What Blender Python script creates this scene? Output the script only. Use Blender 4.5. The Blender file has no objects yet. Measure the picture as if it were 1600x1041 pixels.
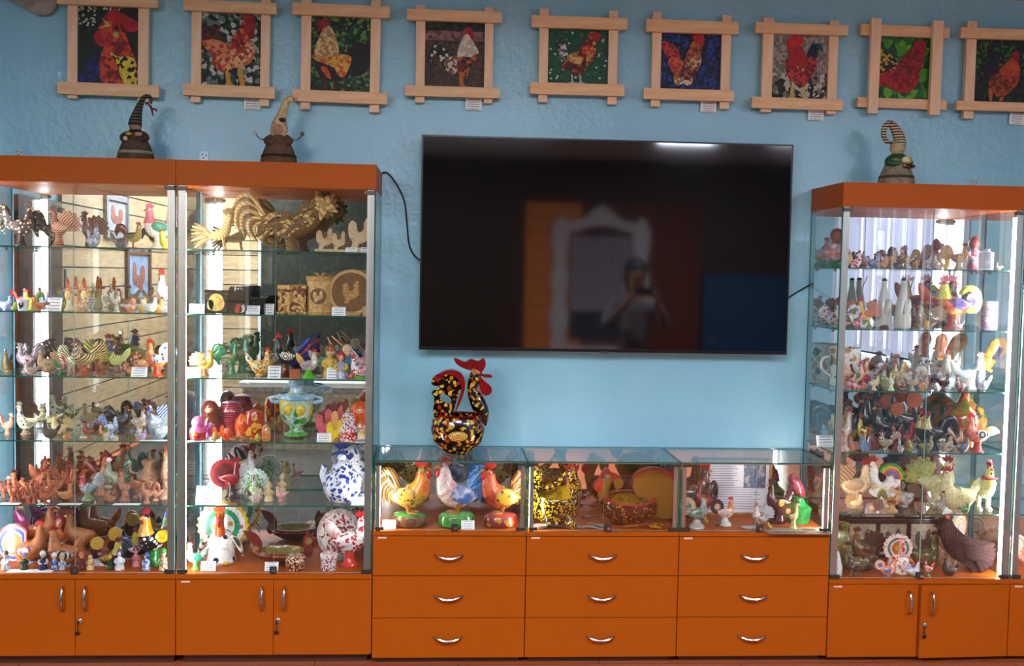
import bpy, math, random
from mathutils import Vector, Matrix
random.seed(7)
S = bpy.context.scene
COL = S.collection
# ------------------------------------------------------------------ camera
F_PX = 1617.9
CAM = Vector((-0.0775, -4.6462, 1.6401))
RT = Vector((0.99777, -0.06400, 0.01867)); UP = Vector((-0.01500, 0.05738, 0.99824)); FW = Vector((0.06496, 0.99630, -0.05630))
cd = bpy.data.cameras.new('camera'); cd.sensor_width = 36; cd.lens = 36 * F_PX / 1600; cd.clip_start = .05
cam = bpy.data.objects.new('camera', cd); COL.objects.link(cam)
cam.matrix_world = Matrix(((RT.x, UP.x, -FW.x, CAM.x), (RT.y, UP.y, -FW.y, CAM.y), (RT.z, UP.z, -FW.z, CAM.z), (0, 0, 0, 1)))
S.camera = cam
# ------------------------------------------------------------------ light and exposure
S.view_settings.view_transform = 'Standard'; S.view_settings.look = 'None'
S.view_settings.gamma = 1; S.view_settings.use_curve_mapping = False
S.view_settings.exposure = 0.0
S.cycles.transparent_max_bounces = 40; S.cycles.max_bounces = 12; S.cycles.glossy_bounces = 8; S.cycles.diffuse_bounces = 3
S.cycles.transmission_bounces = 4; S.cycles.sample_clamp_indirect = 6; S.cycles.use_denoising = True
LED_POWER = 54.0        # emission of the led strips in the showcases
LAMP_POWER = 63.0       # emission of the ceiling lamp panels
SUN_WINDOW = 30        # daylight through the blinds of the right wall
W = bpy.data.worlds.new('sky'); S.world = W; W.use_nodes = True
W.node_tree.nodes['Background'].inputs[0].default_value = (.75, .85, 1, 1); W.node_tree.nodes['Background'].inputs[1].default_value = 1.0
def area(name, loc, target, sx, sy, power, col=(1, 1, 1)):
    l = bpy.data.lights.new(name, 'AREA'); l.shape = 'RECTANGLE'; l.size = sx; l.size_y = sy; l.energy = power; l.color = col
    o = bpy.data.objects.new(name, l); COL.objects.link(o); o.location = loc
    o.rotation_euler = (Vector(target) - Vector(loc)).to_track_quat('-Z', 'Y').to_euler(); return o
area('daylight', (4.14, -4.65, 1.8), (0, -4.65, 1.8), 2.7, 1.6, SUN_WINDOW, (.92, .96, 1))

def ray(u, v): return FW + RT * ((u - 800) / F_PX) - UP * ((v - 520.5) / F_PX)
def atY(u, v, Y):
    d = ray(u, v); return CAM + d * ((Y - CAM.y) / d.y)
def atX(u, v, X):
    d = ray(u, v); return CAM + d * ((X - CAM.x) / d.x)
def vpx(P):
    d = Vector(P) - CAM; return 520.5 - F_PX * d.dot(UP) / d.dot(FW)
def upx(P):
    d = Vector(P) - CAM; return 800 + F_PX * d.dot(RT) / d.dot(FW)
# ------------------------------------------------------------------ materials
def lin(h):
    h = h.lstrip('#'); c = [int(h[i:i + 2], 16) / 255 for i in (0, 2, 4)]
    return tuple(x / 12.92 if x < .04045 else ((x + .055) / 1.055) ** 2.4 for x in c) + (1,)
MATS = {}
def newmat(name):
    m = bpy.data.materials.new(name); m.use_nodes = True
    nt = m.node_tree; b = nt.nodes['Principled BSDF']; return m, nt, b
def coords(nt, sc=1.0, src='Object'):
    tc = nt.nodes.new('ShaderNodeTexCoord'); mp = nt.nodes.new('ShaderNodeMapping')
    s = sc if isinstance(sc, tuple) else (sc, sc, sc)
    mp.inputs['Scale'].default_value = s; nt.links.new(tc.outputs[src], mp.inputs['Vector']); return mp.outputs[0]
def ramp(nt, fac, stops, interp='LINEAR'):
    r = nt.nodes.new('ShaderNodeValToRGB'); r.color_ramp.interpolation = interp
    e = r.color_ramp.elements
    while len(e) < len(stops): e.new(.5)
    for k, (p, c) in enumerate(stops): e[k].position = p; e[k].color = c
    nt.links.new(fac, r.inputs[0]); return r.outputs[0]
def noise(nt, vec, scale, det=3, rough=.5):
    n = nt.nodes.new('ShaderNodeTexNoise'); n.inputs['Scale'].default_value = scale; n.inputs['Detail'].default_value = det
    n.inputs['Roughness'].default_value = rough; nt.links.new(vec, n.inputs['Vector']); return n.outputs['Fac']
def vor(nt, vec, scale, out='Distance', feat='F1'):
    n = nt.nodes.new('ShaderNodeTexVoronoi'); n.feature = feat; n.inputs['Scale'].default_value = scale
    nt.links.new(vec, n.inputs['Vector']); return n.outputs[out]
def wave(nt, vec, scale, dist=2, direction='Z', typ='BANDS'):
    n = nt.nodes.new('ShaderNodeTexWave'); n.wave_type = typ; n.inputs['Scale'].default_value = scale; n.inputs['Distortion'].default_value = dist
    n.inputs['Detail'].default_value = 2
    if typ == 'BANDS': n.bands_direction = direction
    else: n.rings_direction = 'SPHERICAL'
    nt.links.new(vec, n.inputs['Vector']); return n.outputs['Fac']
def bump(nt, b, h, strength=.3, dist=.01):
    n = nt.nodes.new('ShaderNodeBump'); n.inputs['Strength'].default_value = strength; n.inputs['Distance'].default_value = dist
    nt.links.new(h, n.inputs['Height']); nt.links.new(n.outputs[0], b.inputs['Normal'])
def sepx(nt, col, ch=0):
    n = nt.nodes.new('ShaderNodeSeparateColor'); nt.links.new(col, n.inputs[0]); return n.outputs[ch]
def paint(spec):
    """'c1/c2/c3:pattern:scale:roughness' -> material"""
    if spec in MATS: return MATS[spec]
    q = spec.split(':'); cs = [tuple(x ** 1.28 for x in lin(c)[:3]) + (1,) for c in q[0].split('/')]
    pat = q[1] if len(q) > 1 and q[1] else ('mot' if len(cs) > 1 else 'none')
    sc = float(q[2]) if len(q) > 2 and q[2] else 9.0
    ro = float(q[3]) if len(q) > 3 else .3
    m, nt, b = newmat('paint_' + spec.replace(':', '_').replace('/', '_')); b.inputs['Roughness'].default_value = ro
    v = coords(nt)
    if pat == 'none':
        d = tuple(x * .78 for x in cs[0][:3]) + (1,)
        out = ramp(nt, noise(nt, v, sc, 4), [(.3, d), (.65, cs[0])])
    elif pat == 'mot':
        st = [(.34, cs[0]), (.56, cs[1])] if len(cs) == 2 else [(.3, cs[0]), (.48, cs[1]), (.64, cs[2])]
        out = ramp(nt, noise(nt, v, sc * 1.5, 4, .62), st)
    elif pat == 'dots':
        out = ramp(nt, vor(nt, v, sc), [(0, cs[1]), (.32, cs[0])], 'CONSTANT')
    elif pat == 'str':
        out = ramp(nt, wave(nt, v, sc / 3, 1.5, 'Z'), [(0, cs[0]), (.5, cs[1])] + ([(.8, cs[2])] if len(cs) > 2 else []), 'CONSTANT')
    elif pat == 'vstr':
        out = ramp(nt, wave(nt, v, sc / 2.2, 2.2, 'DIAGONAL'), [(0, cs[0]), (.5, cs[1])] + ([(.8, cs[2])] if len(cs) > 2 else []), 'CONSTANT')
    elif pat == 'ring':
        out = ramp(nt, wave(nt, v, sc / 3, .3, 'Z', 'RINGS'), [(0, cs[0]), (.5, cs[1])] + ([(.8, cs[2])] if len(cs) > 2 else []), 'CONSTANT')
    elif pat == 'cell':
        c = vor(nt, v, sc, 'Color'); n = len(cs)
        out = ramp(nt, sepx(nt, c), [(k / n, cs[k]) for k in range(n)], 'CONSTANT')
    elif pat == 'flor':
        nn = nt.nodes.new('ShaderNodeTexNoise'); nn.inputs['Scale'].default_value = sc * 1.3; nt.links.new(v, nn.inputs['Vector'])
        vm = nt.nodes.new('ShaderNodeVectorMath'); vm.operation = 'MULTIPLY_ADD'; nt.links.new(nn.outputs['Color'], vm.inputs[0]); vm.inputs[1].default_value = (1.1 / sc,) * 3; nt.links.new(v, vm.inputs[2]); v2 = vm.outputs[0]
        d1 = vor(nt, v2, sc * 1.25); c = vor(nt, v2, sc * 1.25, 'Color'); n = len(cs) - 1
        petal = ramp(nt, sepx(nt, c), [(k / n, cs[k + 1]) for k in range(n)], 'CONSTANT')
        msk = ramp(nt, d1, [(0, (1, 1, 1, 1)), (.45, (0, 0, 0, 1))], 'CONSTANT')
        mx = nt.nodes.new('ShaderNodeMix'); mx.data_type = 'RGBA'; nt.links.new(msk, mx.inputs[0])
        mx.inputs[6].default_value = cs[0]; nt.links.new(petal, mx.inputs[7]); out = mx.outputs[2]
    # uneven hand-painted tone
    mx2 = nt.nodes.new('ShaderNodeMix'); mx2.data_type = 'RGBA'; mx2.blend_type = 'MULTIPLY'; mx2.inputs[0].default_value = .8
    nt.links.new(out, mx2.inputs[6]); nt.links.new(ramp(nt, noise(nt, v, max(sc * 3.2, 14), 3, .6), [(.36, (.62, .6, .58, 1)), (.55, (1, 1, 1, 1))]), mx2.inputs[7]); out = mx2.outputs[2]
    nt.links.new(out, b.inputs['Base Color'])
    if ro < .45: b.inputs['Coat Weight'].default_value = .35
    if pat in ('none', 'mot') and ro >= .6: bump(nt, b, noise(nt, v, 30, 3), .3, .02)
    MATS[spec] = m; return m
def solid(name, col, rough=.5, metal=0, emit=0, spec=.5):
    if name in MATS: return MATS[name]
    m, nt, b = newmat(name); b.inputs['Base Color'].default_value = lin(col); b.inputs['Roughness'].default_value = rough
    b.inputs['Metallic'].default_value = metal; b.inputs['Specular IOR Level'].default_value = spec
    if emit: b.inputs['Emission Color'].default_value = lin(col); b.inputs['Emission Strength'].default_value = emit
    MATS[name] = m; return m
def glassmat(name, tint, ior=1.5, mixd=0.0):
    m = bpy.data.materials.new(name); m.use_nodes = True; nt = m.node_tree; nt.nodes.clear()
    o = nt.nodes.new('ShaderNodeOutputMaterial'); t = nt.nodes.new('ShaderNodeBsdfTransparent'); t.inputs[0].default_value = tint
    g = nt.nodes.new('ShaderNodeBsdfGlossy'); g.inputs['Roughness'].default_value = .0
    f = nt.nodes.new('ShaderNodeFresnel'); f.inputs[0].default_value = ior
    # light leaving a pane meets the same reflectance as light entering it
    ge = nt.nodes.new('ShaderNodeNewGeometry'); mi = nt.nodes.new('ShaderNodeMath'); mi.operation = 'MULTIPLY_ADD'
    nt.links.new(ge.outputs['Backfacing'], mi.inputs[0]); mi.inputs[1].default_value = 1 / ior - ior; mi.inputs[2].default_value = ior
    nt.links.new(mi.outputs[0], f.inputs['IOR'])
    x = nt.nodes.new('ShaderNodeMixShader'); nt.links.new(f.outputs[0], x.inputs[0]); nt.links.new(t.outputs[0], x.inputs[1]); nt.links.new(g.outputs[0], x.inputs[2])
    nt.links.new(x.outputs[0], o.inputs[0]); MATS[name] = m; return m
GLASS = glassmat('clear_glass', (.985, .995, .99, 1)); 
EDGE = solid('glass_edge', '1f5a48', .1)
EDGEL = solid('glass_edge_light', 'b4d6ca', .1)
ORANGE, nt, b = newmat('orange_laminate'); b.inputs['Roughness'].default_value = .42; b.inputs['Specular IOR Level'].default_value = .1
vv = coords(nt, 1, 'Object'); nt.links.new(ramp(nt, noise(nt, vv, 260, 2), [(.3, lin('9e4707')), (.7, lin('ac520d'))]), b.inputs['Base Color'])
MATS['orange'] = ORANGE
ALU = solid('aluminium', 'a7a29c', .35, .9); CHROME = solid('chrome', 'b4b0ac', .24, 1); DARKM = solid('dark_metal', '4a423d', .4, .7)
MIRROR = solid('mirror', 'e4e8e6', .0, 1)
LED = solid('led_diffuser', 'f4f8ff', .4, 0, LED_POWER); LEDC = solid('led_diffuser_case', 'fff8ee', .4, 0, LED_POWER * 1.7)
BLACK = solid('black_plastic', '0c0c0e', .35)
# ------------------------------------------------------------------ mesh helpers: each returns (verts, faces)
def box(x0, x1, y0, y1, z0, z1):
    v = [(x, y, z) for x in (x0, x1) for y in (y0, y1) for z in (z0, z1)]
    return v, [(0, 1, 3, 2), (4, 6, 7, 5), (0, 4, 5, 1), (2, 3, 7, 6), (0, 2, 6, 4), (1, 5, 7, 3)]
def cat(P, k):
    out = []
    n = len(P)
    for i in range(n - 1):
        a, b_, c, d = P[max(i - 1, 0)], P[i], P[i + 1], P[min(i + 2, n - 1)]
        for s in range(k):
            t = s / k
            out.append(tuple(.5 * ((2 * b_[j]) + (c[j] - a[j]) * t + (2 * a[j] - 5 * b_[j] + 4 * c[j] - d[j]) * t * t + (3 * b_[j] - a[j] - 3 * c[j] + d[j]) * t ** 3) for j in range(len(b_))))
    out.append(tuple(P[-1])); return out
def loft(P, flat=1.0, n=10, k=2, y=0.0):
    """P: (x, z, r) or (x, y, z, r) along a spine; ellipse sections, flat = thickness across the spine plane"""
    Q = [(p[0], y, p[1], p[2]) if len(p) == 3 else p for p in P]
    Q = cat(Q, k); V = []; Fc = []
    for i, q in enumerate(Q):
        a = Vector(Q[max(i - 1, 0)][:3]); c = Vector(Q[min(i + 1, len(Q) - 1)][:3]); t = (c - a).normalized() if (c - a).length > 1e-9 else Vector((0, 0, 1))
        bn = Vector((0, 1, 0)) - t * t.y
        bn = bn.normalized() if bn.length > 1e-3 else Vector((1, 0, 0)); nn = bn.cross(t)
        r = max(q[3], .0008)
        for j in range(n):
            an = 2 * math.pi * j / n
            V.append(tuple(Vector(q[:3]) + nn * (r * math.cos(an)) + bn * (r * flat * math.sin(an))))
    m = len(Q)
    for i in range(m - 1):
        for j in range(n): Fc.append((i * n + j, i * n + (j + 1) % n, (i + 1) * n + (j + 1) % n, (i + 1) * n + j))
    Fc.append(tuple(range(n))[::-1]); Fc.append(tuple(range((m - 1) * n, m * n)))
    return V, Fc
def lathe(P, n=20, sy=1.0, cx=0, cy=0):
    V = []; Fc = []
    for (r, z) in P:
        for j in range(n):
            a = 2 * math.pi * j / n; V.append((cx + max(r, .0005) * math.cos(a), cy + max(r, .0005) * sy * math.sin(a), z))
    for i in range(len(P) - 1):
        for j in range(n): Fc.append((i * n + j, i * n + (j + 1) % n, (i + 1) * n + (j + 1) % n, (i + 1) * n + j))
    rs_ = [p[0] for p in P]; ring = min(rs_) > .6 * max(rs_) and abs(P[-1][1] - P[0][1]) < .45 * max(rs_)   # an open band has no end caps
    if not ring and P[0][1] <= P[1][1]: Fc.append(tuple(range(n))[::-1])
    if not ring: Fc.append(tuple(range((len(P) - 1) * n, len(P) * n)))
    return V, Fc
def ball(c, r, n=12, m=8):
    r = r if isinstance(r, tuple) else (r, r, r)
    v, f = lathe([(math.sin(math.pi * i / m), -math.cos(math.pi * i / m)) for i in range(m + 1)], n)
    return [(c[0] + x * r[0], c[1] + y * r[1], c[2] + z * r[2]) for x, y, z in v], f
def ext(poly, t, plane='xz', off=0.0):
    """extruded outline; plane xz: thickness along y, yz: thickness along x, xy: along z"""
    n = len(poly); V = []
    for s in (off - t / 2, off + t / 2):
        for (a, c) in poly:
            V.append((a, s, c) if plane == 'xz' else (s, a, c) if plane == 'yz' else (a, c, s))
    Fc = [tuple(range(n)), tuple(range(n, 2 * n))[::-1]] + [(i, i + n, (i + 1) % n + n, (i + 1) % n) for i in range(n)]
    return V, Fc
def smooth(poly, k=4):
    P = list(poly); n = len(P); out = []
    for i in range(n):
        a, b_, c, d = P[i - 1], P[i], P[(i + 1) % n], P[(i + 2) % n]
        for s in range(k):
            t = s / k
            out.append(tuple(.5 * ((2 * b_[j]) + (c[j] - a[j]) * t + (2 * a[j] - 5 * b_[j] + 4 * c[j] - d[j]) * t * t + (3 * b_[j] - a[j] - 3 * c[j] + d[j]) * t ** 3) for j in (0, 1)))
    return out
def disc(cx, cz, r, lobes=0, amp=.06, n=40, a0=0, a1=360):
    P = []
    for i in range(n + (0 if a1 - a0 >= 360 else 1)):
        a = math.radians(a0 + (a1 - a0) * i / n); rr = r * (1 - (amp * (.5 - .5 * math.cos(lobes * a)) if lobes else 0))
        P.append((cx + rr * math.cos(a), cz + rr * math.sin(a)))
    return P
def keyhole(outer, hole):
    """one outline around a see-through hole"""
    i = min(range(len(outer)), key=lambda k: (outer[k][0] - hole[0][0]) ** 2 + (outer[k][1] - hole[0][1]) ** 2)
    area_ = lambda Q: sum(Q[k - 1][0] * Q[k][1] - Q[k][0] * Q[k - 1][1] for k in range(len(Q)))
    h = list(hole) if area_(outer) * area_(hole) < 0 else [hole[0]] + list(hole[:0:-1])
    e = 1e-4
    return outer[:i + 1] + h + [(h[0][0] + e, h[0][1] + e), (outer[i][0] + e, outer[i][1] + e)] + outer[i + 1:]
def rot2(P, ang):
    c, s = math.cos(ang), math.sin(ang); return [(x * c - z * s, x * s + z * c) for x, z in P]
def move(vf, d): return [(x + d[0], y + d[1], z + d[2]) for x, y, z in vf[0]], vf[1]
def scl(vf, s): return [(x * s[0], y * s[1], z * s[2]) for x, y, z in vf[0]], vf[1]
def merge(*L):
    V, Fc = [], []
    for v, f in L:
        k = len(V); V += list(v); Fc += [tuple(i + k for i in q) for q in f]
    return V, Fc
ROOST2D = [(.10, 0), (.30, 0), (.34, .12), (.5, .2), (.68, .3), (.74, .5), (.7, .7), (.76, .78), (.7, .84), (.72, .95), (.62, 1.0), (.56, .92), (.5, .8), (.5, .62), (.38, .52), (.28, .6), (.26, .8), (.14, .9), (.02, .78), (0, .55), (.04, .35), (.14, .2)]
MESH = {}
def mesh(key, vf, sharp=40):
    if key and key in MESH: return MESH[key]
    if callable(vf): vf = vf()
    me = bpy.data.meshes.new(key or 'shape'); me.from_pydata([tuple(v) for v in vf[0]], [], vf[1]); me.validate()
    import bmesh
    bm = bmesh.new(); bm.from_mesh(me); bmesh.ops.recalc_face_normals(bm, faces=bm.faces); bm.to_mesh(me); bm.free()
    me.polygons.foreach_set('use_smooth', [True] * len(me.polygons)); me.set_sharp_from_angle(angle=math.radians(sharp))
    me.materials.append(None)
    if key: MESH[key] = me
    return me
def M(x): return x if not isinstance(x, str) else paint(x)
def obj(name, me, mt, parent=None, loc=(0, 0, 0), rot=(0, 0, 0), sc=1.0, sharp=40):
    if not isinstance(me, bpy.types.Mesh): me = mesh(None, me, sharp)
    o = bpy.data.objects.new(name, me); COL.objects.link(o); o.parent = parent
    o.location = loc; o.rotation_euler = rot; o.scale = (sc, sc, sc) if not isinstance(sc, tuple) else sc
    o.material_slots[0].link = 'OBJECT'; o.material_slots[0].material = M(mt); return o
def tag(o, label, cat_, group=None):
    o['label'] = label; o['category'] = cat_
    if group: o['group'] = group
    return o
def thing(name, label, cat_, loc=(0, 0, 0), rz=0, group=None, sc=1.0):
    o = bpy.data.objects.new(name, None); COL.objects.link(o); o.location = loc; o.rotation_euler = (0, 0, rz); o.scale = (sc, sc, sc)
    o.empty_display_size = .05
    return tag(o, label, cat_, group)
def struct(name, vf, mt):
    o = obj(name, vf, mt); o['kind'] = 'structure'; return o
def pane(name, x0, x1, y0, y1, z0, z1, parent, front='y', edge=None):
    """glass sheet whose narrow faces are green edges"""
    o = obj(name, box(x0, x1, y0, y1, z0, z1), GLASS, parent, sharp=10)
    me = o.data; me.materials.append(edge or EDGE)
    d = {'x': 0, 'y': 1, 'z': 2}[front]
    for p in me.polygons:
        if abs(p.normal[d]) < .5: p.material_index = 1
    return o
# ------------------------------------------------------------------ the room
XL, XR, YB, ZC = -2.98, 4.0, -7.0, 2.93
WALL, nt, b = newmat('blue_gloss_paint'); b.inputs['Roughness'].default_value = .26
vv = coords(nt); nt.links.new(ramp(nt, noise(nt, vv, 1.3, 4), [(.35, lin('82b4c6')), (.65, lin('8fc0d0'))]), b.inputs['Base Color'])
mm = nt.nodes.new('ShaderNodeMath'); mm.operation = 'ADD'
nt.links.new(noise(nt, vv, 28, 4, .6), mm.inputs[0]); nt.links.new(noise(nt, vv, 3, 2), mm.inputs[1]); bump(nt, b, mm.outputs[0], .35, .012)
FLOOR, nt, b = newmat('red_brown_laminate'); b.inputs['Roughness'].default_value = .35
vv = coords(nt); br = nt.nodes.new('ShaderNodeTexBrick'); br.inputs['Scale'].default_value = 1; br.inputs['Brick Width'].default_value = 1.2; br.inputs['Row Height'].default_value = .19; br.inputs['Mortar Size'].default_value = .002
br.inputs['Color1'].default_value = lin('c87048'); br.inputs['Color2'].default_value = lin('b86038'); br.inputs['Mortar'].default_value = lin('3a1a10'); nt.links.new(vv, br.inputs[0])
mx = nt.nodes.new('ShaderNodeMix'); mx.data_type = 'RGBA'; mx.blend_type = 'MULTIPLY'; mx.inputs[0].default_value = .6
nt.links.new(br.outputs[0], mx.inputs[6]); nt.links.new(ramp(nt, noise(nt, coords(nt, (3, 40, 3)), 2, 4), [(.3, (.6, .55, .5, 1)), (.7, (1, 1, 1, 1))]), mx.inputs[7]); nt.links.new(mx.outputs[2], b.inputs['Base Color'])
def wood(name, c1, c2, sc=(1.5, 1.5, 14), rough=.6, knots=True):
    m, nt, b = newmat(name); b.inputs['Roughness'].default_value = rough; v = coords(nt, sc)
    g = ramp(nt, noise(nt, v, 2.2, 4, .6), [(.3, lin(c1)), (.7, lin(c2))])
    if knots:
        k = ramp(nt, vor(nt, coords(nt, (5, 5, 9)), 1.0), [(0, lin('6a3c1c')), (.09, (1, 1, 1, 1))]); mx = nt.nodes.new('ShaderNodeMix'); mx.data_type = 'RGBA'; mx.blend_type = 'MULTIPLY'; mx.inputs[0].default_value = .8
        nt.links.new(g, mx.inputs[6]); nt.links.new(k, mx.inputs[7]); g = mx.outputs[2]
    nt.links.new(g, b.inputs['Base Color']); MATS[name] = m; return m
PLANK = wood('pale_plank', '8a7252', 'b39a74', (2, 2, 16)); PLANKLIT = wood('facade_plank', 'd8702a', 'f09444', (2, 2, 16)); DARKW = wood('dark_wood', '2c1a12', '46301f', (2, 2, 10), .5, False)
PINE = wood('pine_bar', 'c79468', 'dcb085', (9, 9, 9), .5); PINEV = wood('pine_bar_upright', 'e0b48a', 'f0cca6', (22, 22, 3), .5); PINEH = wood('pine_bar_flat', 'd6a272', 'eabf90', (3, 22, 26), .5)
CEIL = solid('ceiling_paint', 'b9bcc0', .8)
struct('wall_back', box(XL - .1, XR + .1, 0, .12, -.05, ZC + .1), WALL)
struct('floor', box(XL - .1, XR + .1, YB - .1, .12, -.12, 0), FLOOR)
struct('ceiling', box(XL - .1, XR + .1, YB - .1, .12, ZC, ZC + .1), CEIL)
wl = struct('wall_left', box(XL - .14, XL - .02, YB, 0, 0, ZC), WALL)
for k in range(17):
    obj('plank', mesh('plank_l', box(0, .03, 0, 3.55, 0, .150)), PLANK, wl, (XL - .02, YB, .02 + k * .162))
wo = struct('wall_opposite', box(XL - .1, XR + .1, YB - .12, YB, 0, ZC), DARKW)
for k in range(17):
    obj('plank', mesh('plank_o', box(0, .85, 0, .03, 0, .150)), PLANK, wo, (XL, YB, .02 + k * .162))
PLANKDIM = wood('red_brown_plank', '5a2414', '7a3420', (2, 2, 16))  # brighter light on the facade's left part, put into the board colours
for k in range(15):
    obj('facade_board', mesh('plank_f', box(0, .62, 0, .03, 0, .155)), PLANKLIT, wo, (.8, YB, .02 + k * .162)); obj('facade_board', mesh('plank_g', box(0, 1.33, 0, .03, 0, .155)), PLANKDIM, wo, (1.43, YB, .02 + k * .162))
wr = struct('wall_right', merge(box(XR, XR + .12, -3.3, 0, 0, ZC), box(XR, XR + .12, YB, -6.0, 0, ZC), box(XR, XR + .12, -6.0, -3.3, 0, .95), box(XR, XR + .12, -6.0, -3.3, 2.6, ZC)), WALL)
# door in the left wall, blue door in the opposite wall
d1 = struct('door_1', box(XL - .03, XL + .02, -3.42, -2.62, 0, 2.12), DARKW); obj('door_handle', loft([(XL + .07, -3.34, 1.62, .012), (XL + .07, -3.34, 1.48, .012)]), CHROME, d1)
d2 = struct('door_2', box(2.80, 3.80, YB, YB + .05, 0, 1.68), solid('blue_door', '1d4a70', .5)); obj('door_handle', ball((2.9, YB + .08, .95), .03), CHROME, d2)
# carved white window with a lace curtain on the house front
w1 = struct('window_1', box(1.30, 2.06, YB + .03, YB + .05, .95, 2.1), solid('dim_pane', '3a4048', .2))
CARV = solid('carved_white', 'cfc6c4', .6)
for x in (1.18, 2.08): obj('carved_side', ext(smooth([(x - .1, .85), (x - .06, 1.0), (x - .11, 1.15), (x - .06, 1.4), (x - .1, 1.6), (x - .06, 1.8), (x - .1, 2.1), (x, 2.3), (x + .1, 2.1), (x + .06, 1.8), (x + .1, 1.6), (x + .06, 1.4), (x + .11, 1.15), (x + .06, 1.0), (x + .1, .85)], 3), .05), CARV, w1, (0, YB + .07, 0))
obj('carved_head', ext(smooth([(1.1, 2.1), (1.15, 2.22), (1.4, 2.26), (1.63, 2.42), (1.86, 2.26), (2.11, 2.22), (2.16, 2.1), (1.9, 2.14), (1.63, 2.2), (1.36, 2.14)], 3), .06), CARV, w1, (0, YB + .08, 0))
obj('carved_sill', box(1.1, 2.16, YB + .05, YB + .14, .8, .87), CARV, w1)
cu = []
for i in range(41): cu.append((1.30 + .019 * i, .02 * math.sin(i * 1.3)))
obj('curtain', ([(x, YB + .075 + y, z) for x, y in cu for z in (1.25, 2.08)], [(2 * i, 2 * i + 2, 2 * i + 3, 2 * i + 1) for i in range(40)]), solid('lace', 'a59aa4', .8), w1)
# window with upright blinds in the right wall
w2 = struct('window_2', merge(box(XR - .01, XR + .1, -6.04, -5.96, .91, 2.64), box(XR - .01, XR + .1, -3.34, -3.26, .91, 2.64), box(XR - .01, XR + .1, -6.0, -3.3, 2.58, 2.64), box(XR - .01, XR + .1, -4.69, -4.62, .95, 2.6)), solid('window_white', 'dfe2e4', .4))
obj('window_sill', box(XR - .22, XR + .1, -6.08, -3.22, .88, .95), solid('window_white', 'dfe2e4', .4), w2)
BL, nt, b = newmat('blind_fabric'); b.inputs['Base Color'].default_value = lin('b4b4c4'); b.inputs['Roughness'].default_value = .8
tr = nt.nodes.new('ShaderNodeBsdfTranslucent'); tr.inputs[0].default_value = lin('c4c4d4'); ms = nt.nodes.new('ShaderNodeMixShader'); ms.inputs[0].default_value = .55
nt.links.new(b.outputs[0], ms.inputs[1]); nt.links.new(tr.outputs[0], ms.inputs[2]); nt.links.new(ms.outputs[0], nt.nodes['Material Output'].inputs[0])
for k in range(26):
    obj('blind_strip', mesh('blind', box(-.041, .041, -.001, .001, 0, 1.66)), BL, w2, (XR - .05, -5.92 + k * .1015, .98), (0, 0, math.radians(90 + 34 * math.sin(k * 2.1))))
# foliage mural panels, poppy bench, pictures: all seen only in the mirrors
FOL = paint('0a0e06/141c0e/3c3c1c:mot:14:.9'); 
mu = thing('foliage_mural', 'dark green leafy mural panel reflected in the second showcase mirror', 'mural', (-1.5, YB + .03, 1.65))
obj('mural_panel', box(-.6, .6, -.012, .012, -1.0, 1.05), FOL, mu); obj('mural_rail', box(-.63, -.6, -.012, .03, -1.0, 1.08), solid('window_white', 'dfe2e4', .4), mu); obj('mural_rail', box(.6, .63, -.012, .03, -1.0, 1.08), solid('window_white', 'dfe2e4', .4), mu)
pb = thing('poppy_bench', 'low bench with red poppy cloth reflected in the second showcase mirror', 'bench', (-1.3, -5.1, 0))
obj('bench_body', box(-.6, .55, -.2, .2, .0, .58), paint('a89880/b8aa92:mot:9:.8'), pb); obj('bench_top', box(-.63, .58, -.23, .23, .58, .62), solid('pale_top', 'c4bfb4', .5), pb)
random.seed(3)
for k in range(9):
    obj('poppy', mesh('poppy', lambda: ext(disc(0, 0, .055, 5, .3, 30), .006)), '8e2028/b03038:mot:20:.7', pb, (-.53 + k * .125 + random.uniform(-.03, .03), .204, .28 + random.uniform(-.1, .2)))
mt_ = thing('floor_mat', 'grey brown mat reflected low in the left mirrors', 'mat', (-.9, -3.4, 0))  # grey boarded floor area, laid in as a thin sheet over the brown one
obj('mat_sheet', box(-2.0, 1.6, -3.2, 2.2, 0, .008), paint('3a3430/544c44:mot:3:.9'), mt_)
def wallpic(u0, u1, v0, v1, frame, pic, label):
    a = atX(u0, v0, XL + .01); c = atX(u1, v1, XL + .01); y0, y1 = -.04 - c.y, -.04 - a.y; z0, z1 = min(a.z, c.z), max(a.z, c.z)
    t = thing('wall_picture', label, 'picture', (XL + .012, (y0 + y1) / 2, (z0 + z1) / 2)); hy, hz = (y1 - y0) / 2, (z1 - z0) / 2
    obj('picture_sheet', box(0, .012, -hy + .04, hy - .04, -hz + .04, hz - .04), pic, t)
    for s in (-1, 1):
        obj('frame_bar', box(0, .03, s * hy - .025, s * hy + .025, -hz - .025, hz + .025), frame, t); obj('frame_bar', box(0, .03, -hy + .025, hy - .025, s * hz - .025, s * hz + .025), frame, t)
    obj('printed_bird', ext(smooth([((x - .38) * 1.5 * hy, (z - .5) * 1.2 * hz) for x, z in ROOST2D], 2), .003, 'yz', .014), '7a4a38/9a5a48:mot:9:.7', t)
wallpic(163, 196, 306, 370, '8d9196:none:9:.5', 'b8bcc8:none:5:.6', 'grey framed rooster picture reflected high in the leftmost showcase mirror')
wallpic(196, 231, 392, 470, '6e4a2a:none:9:.5', '8aa4c4:none:5:.6', 'brown framed blue picture reflected in the leftmost showcase mirror')
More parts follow.
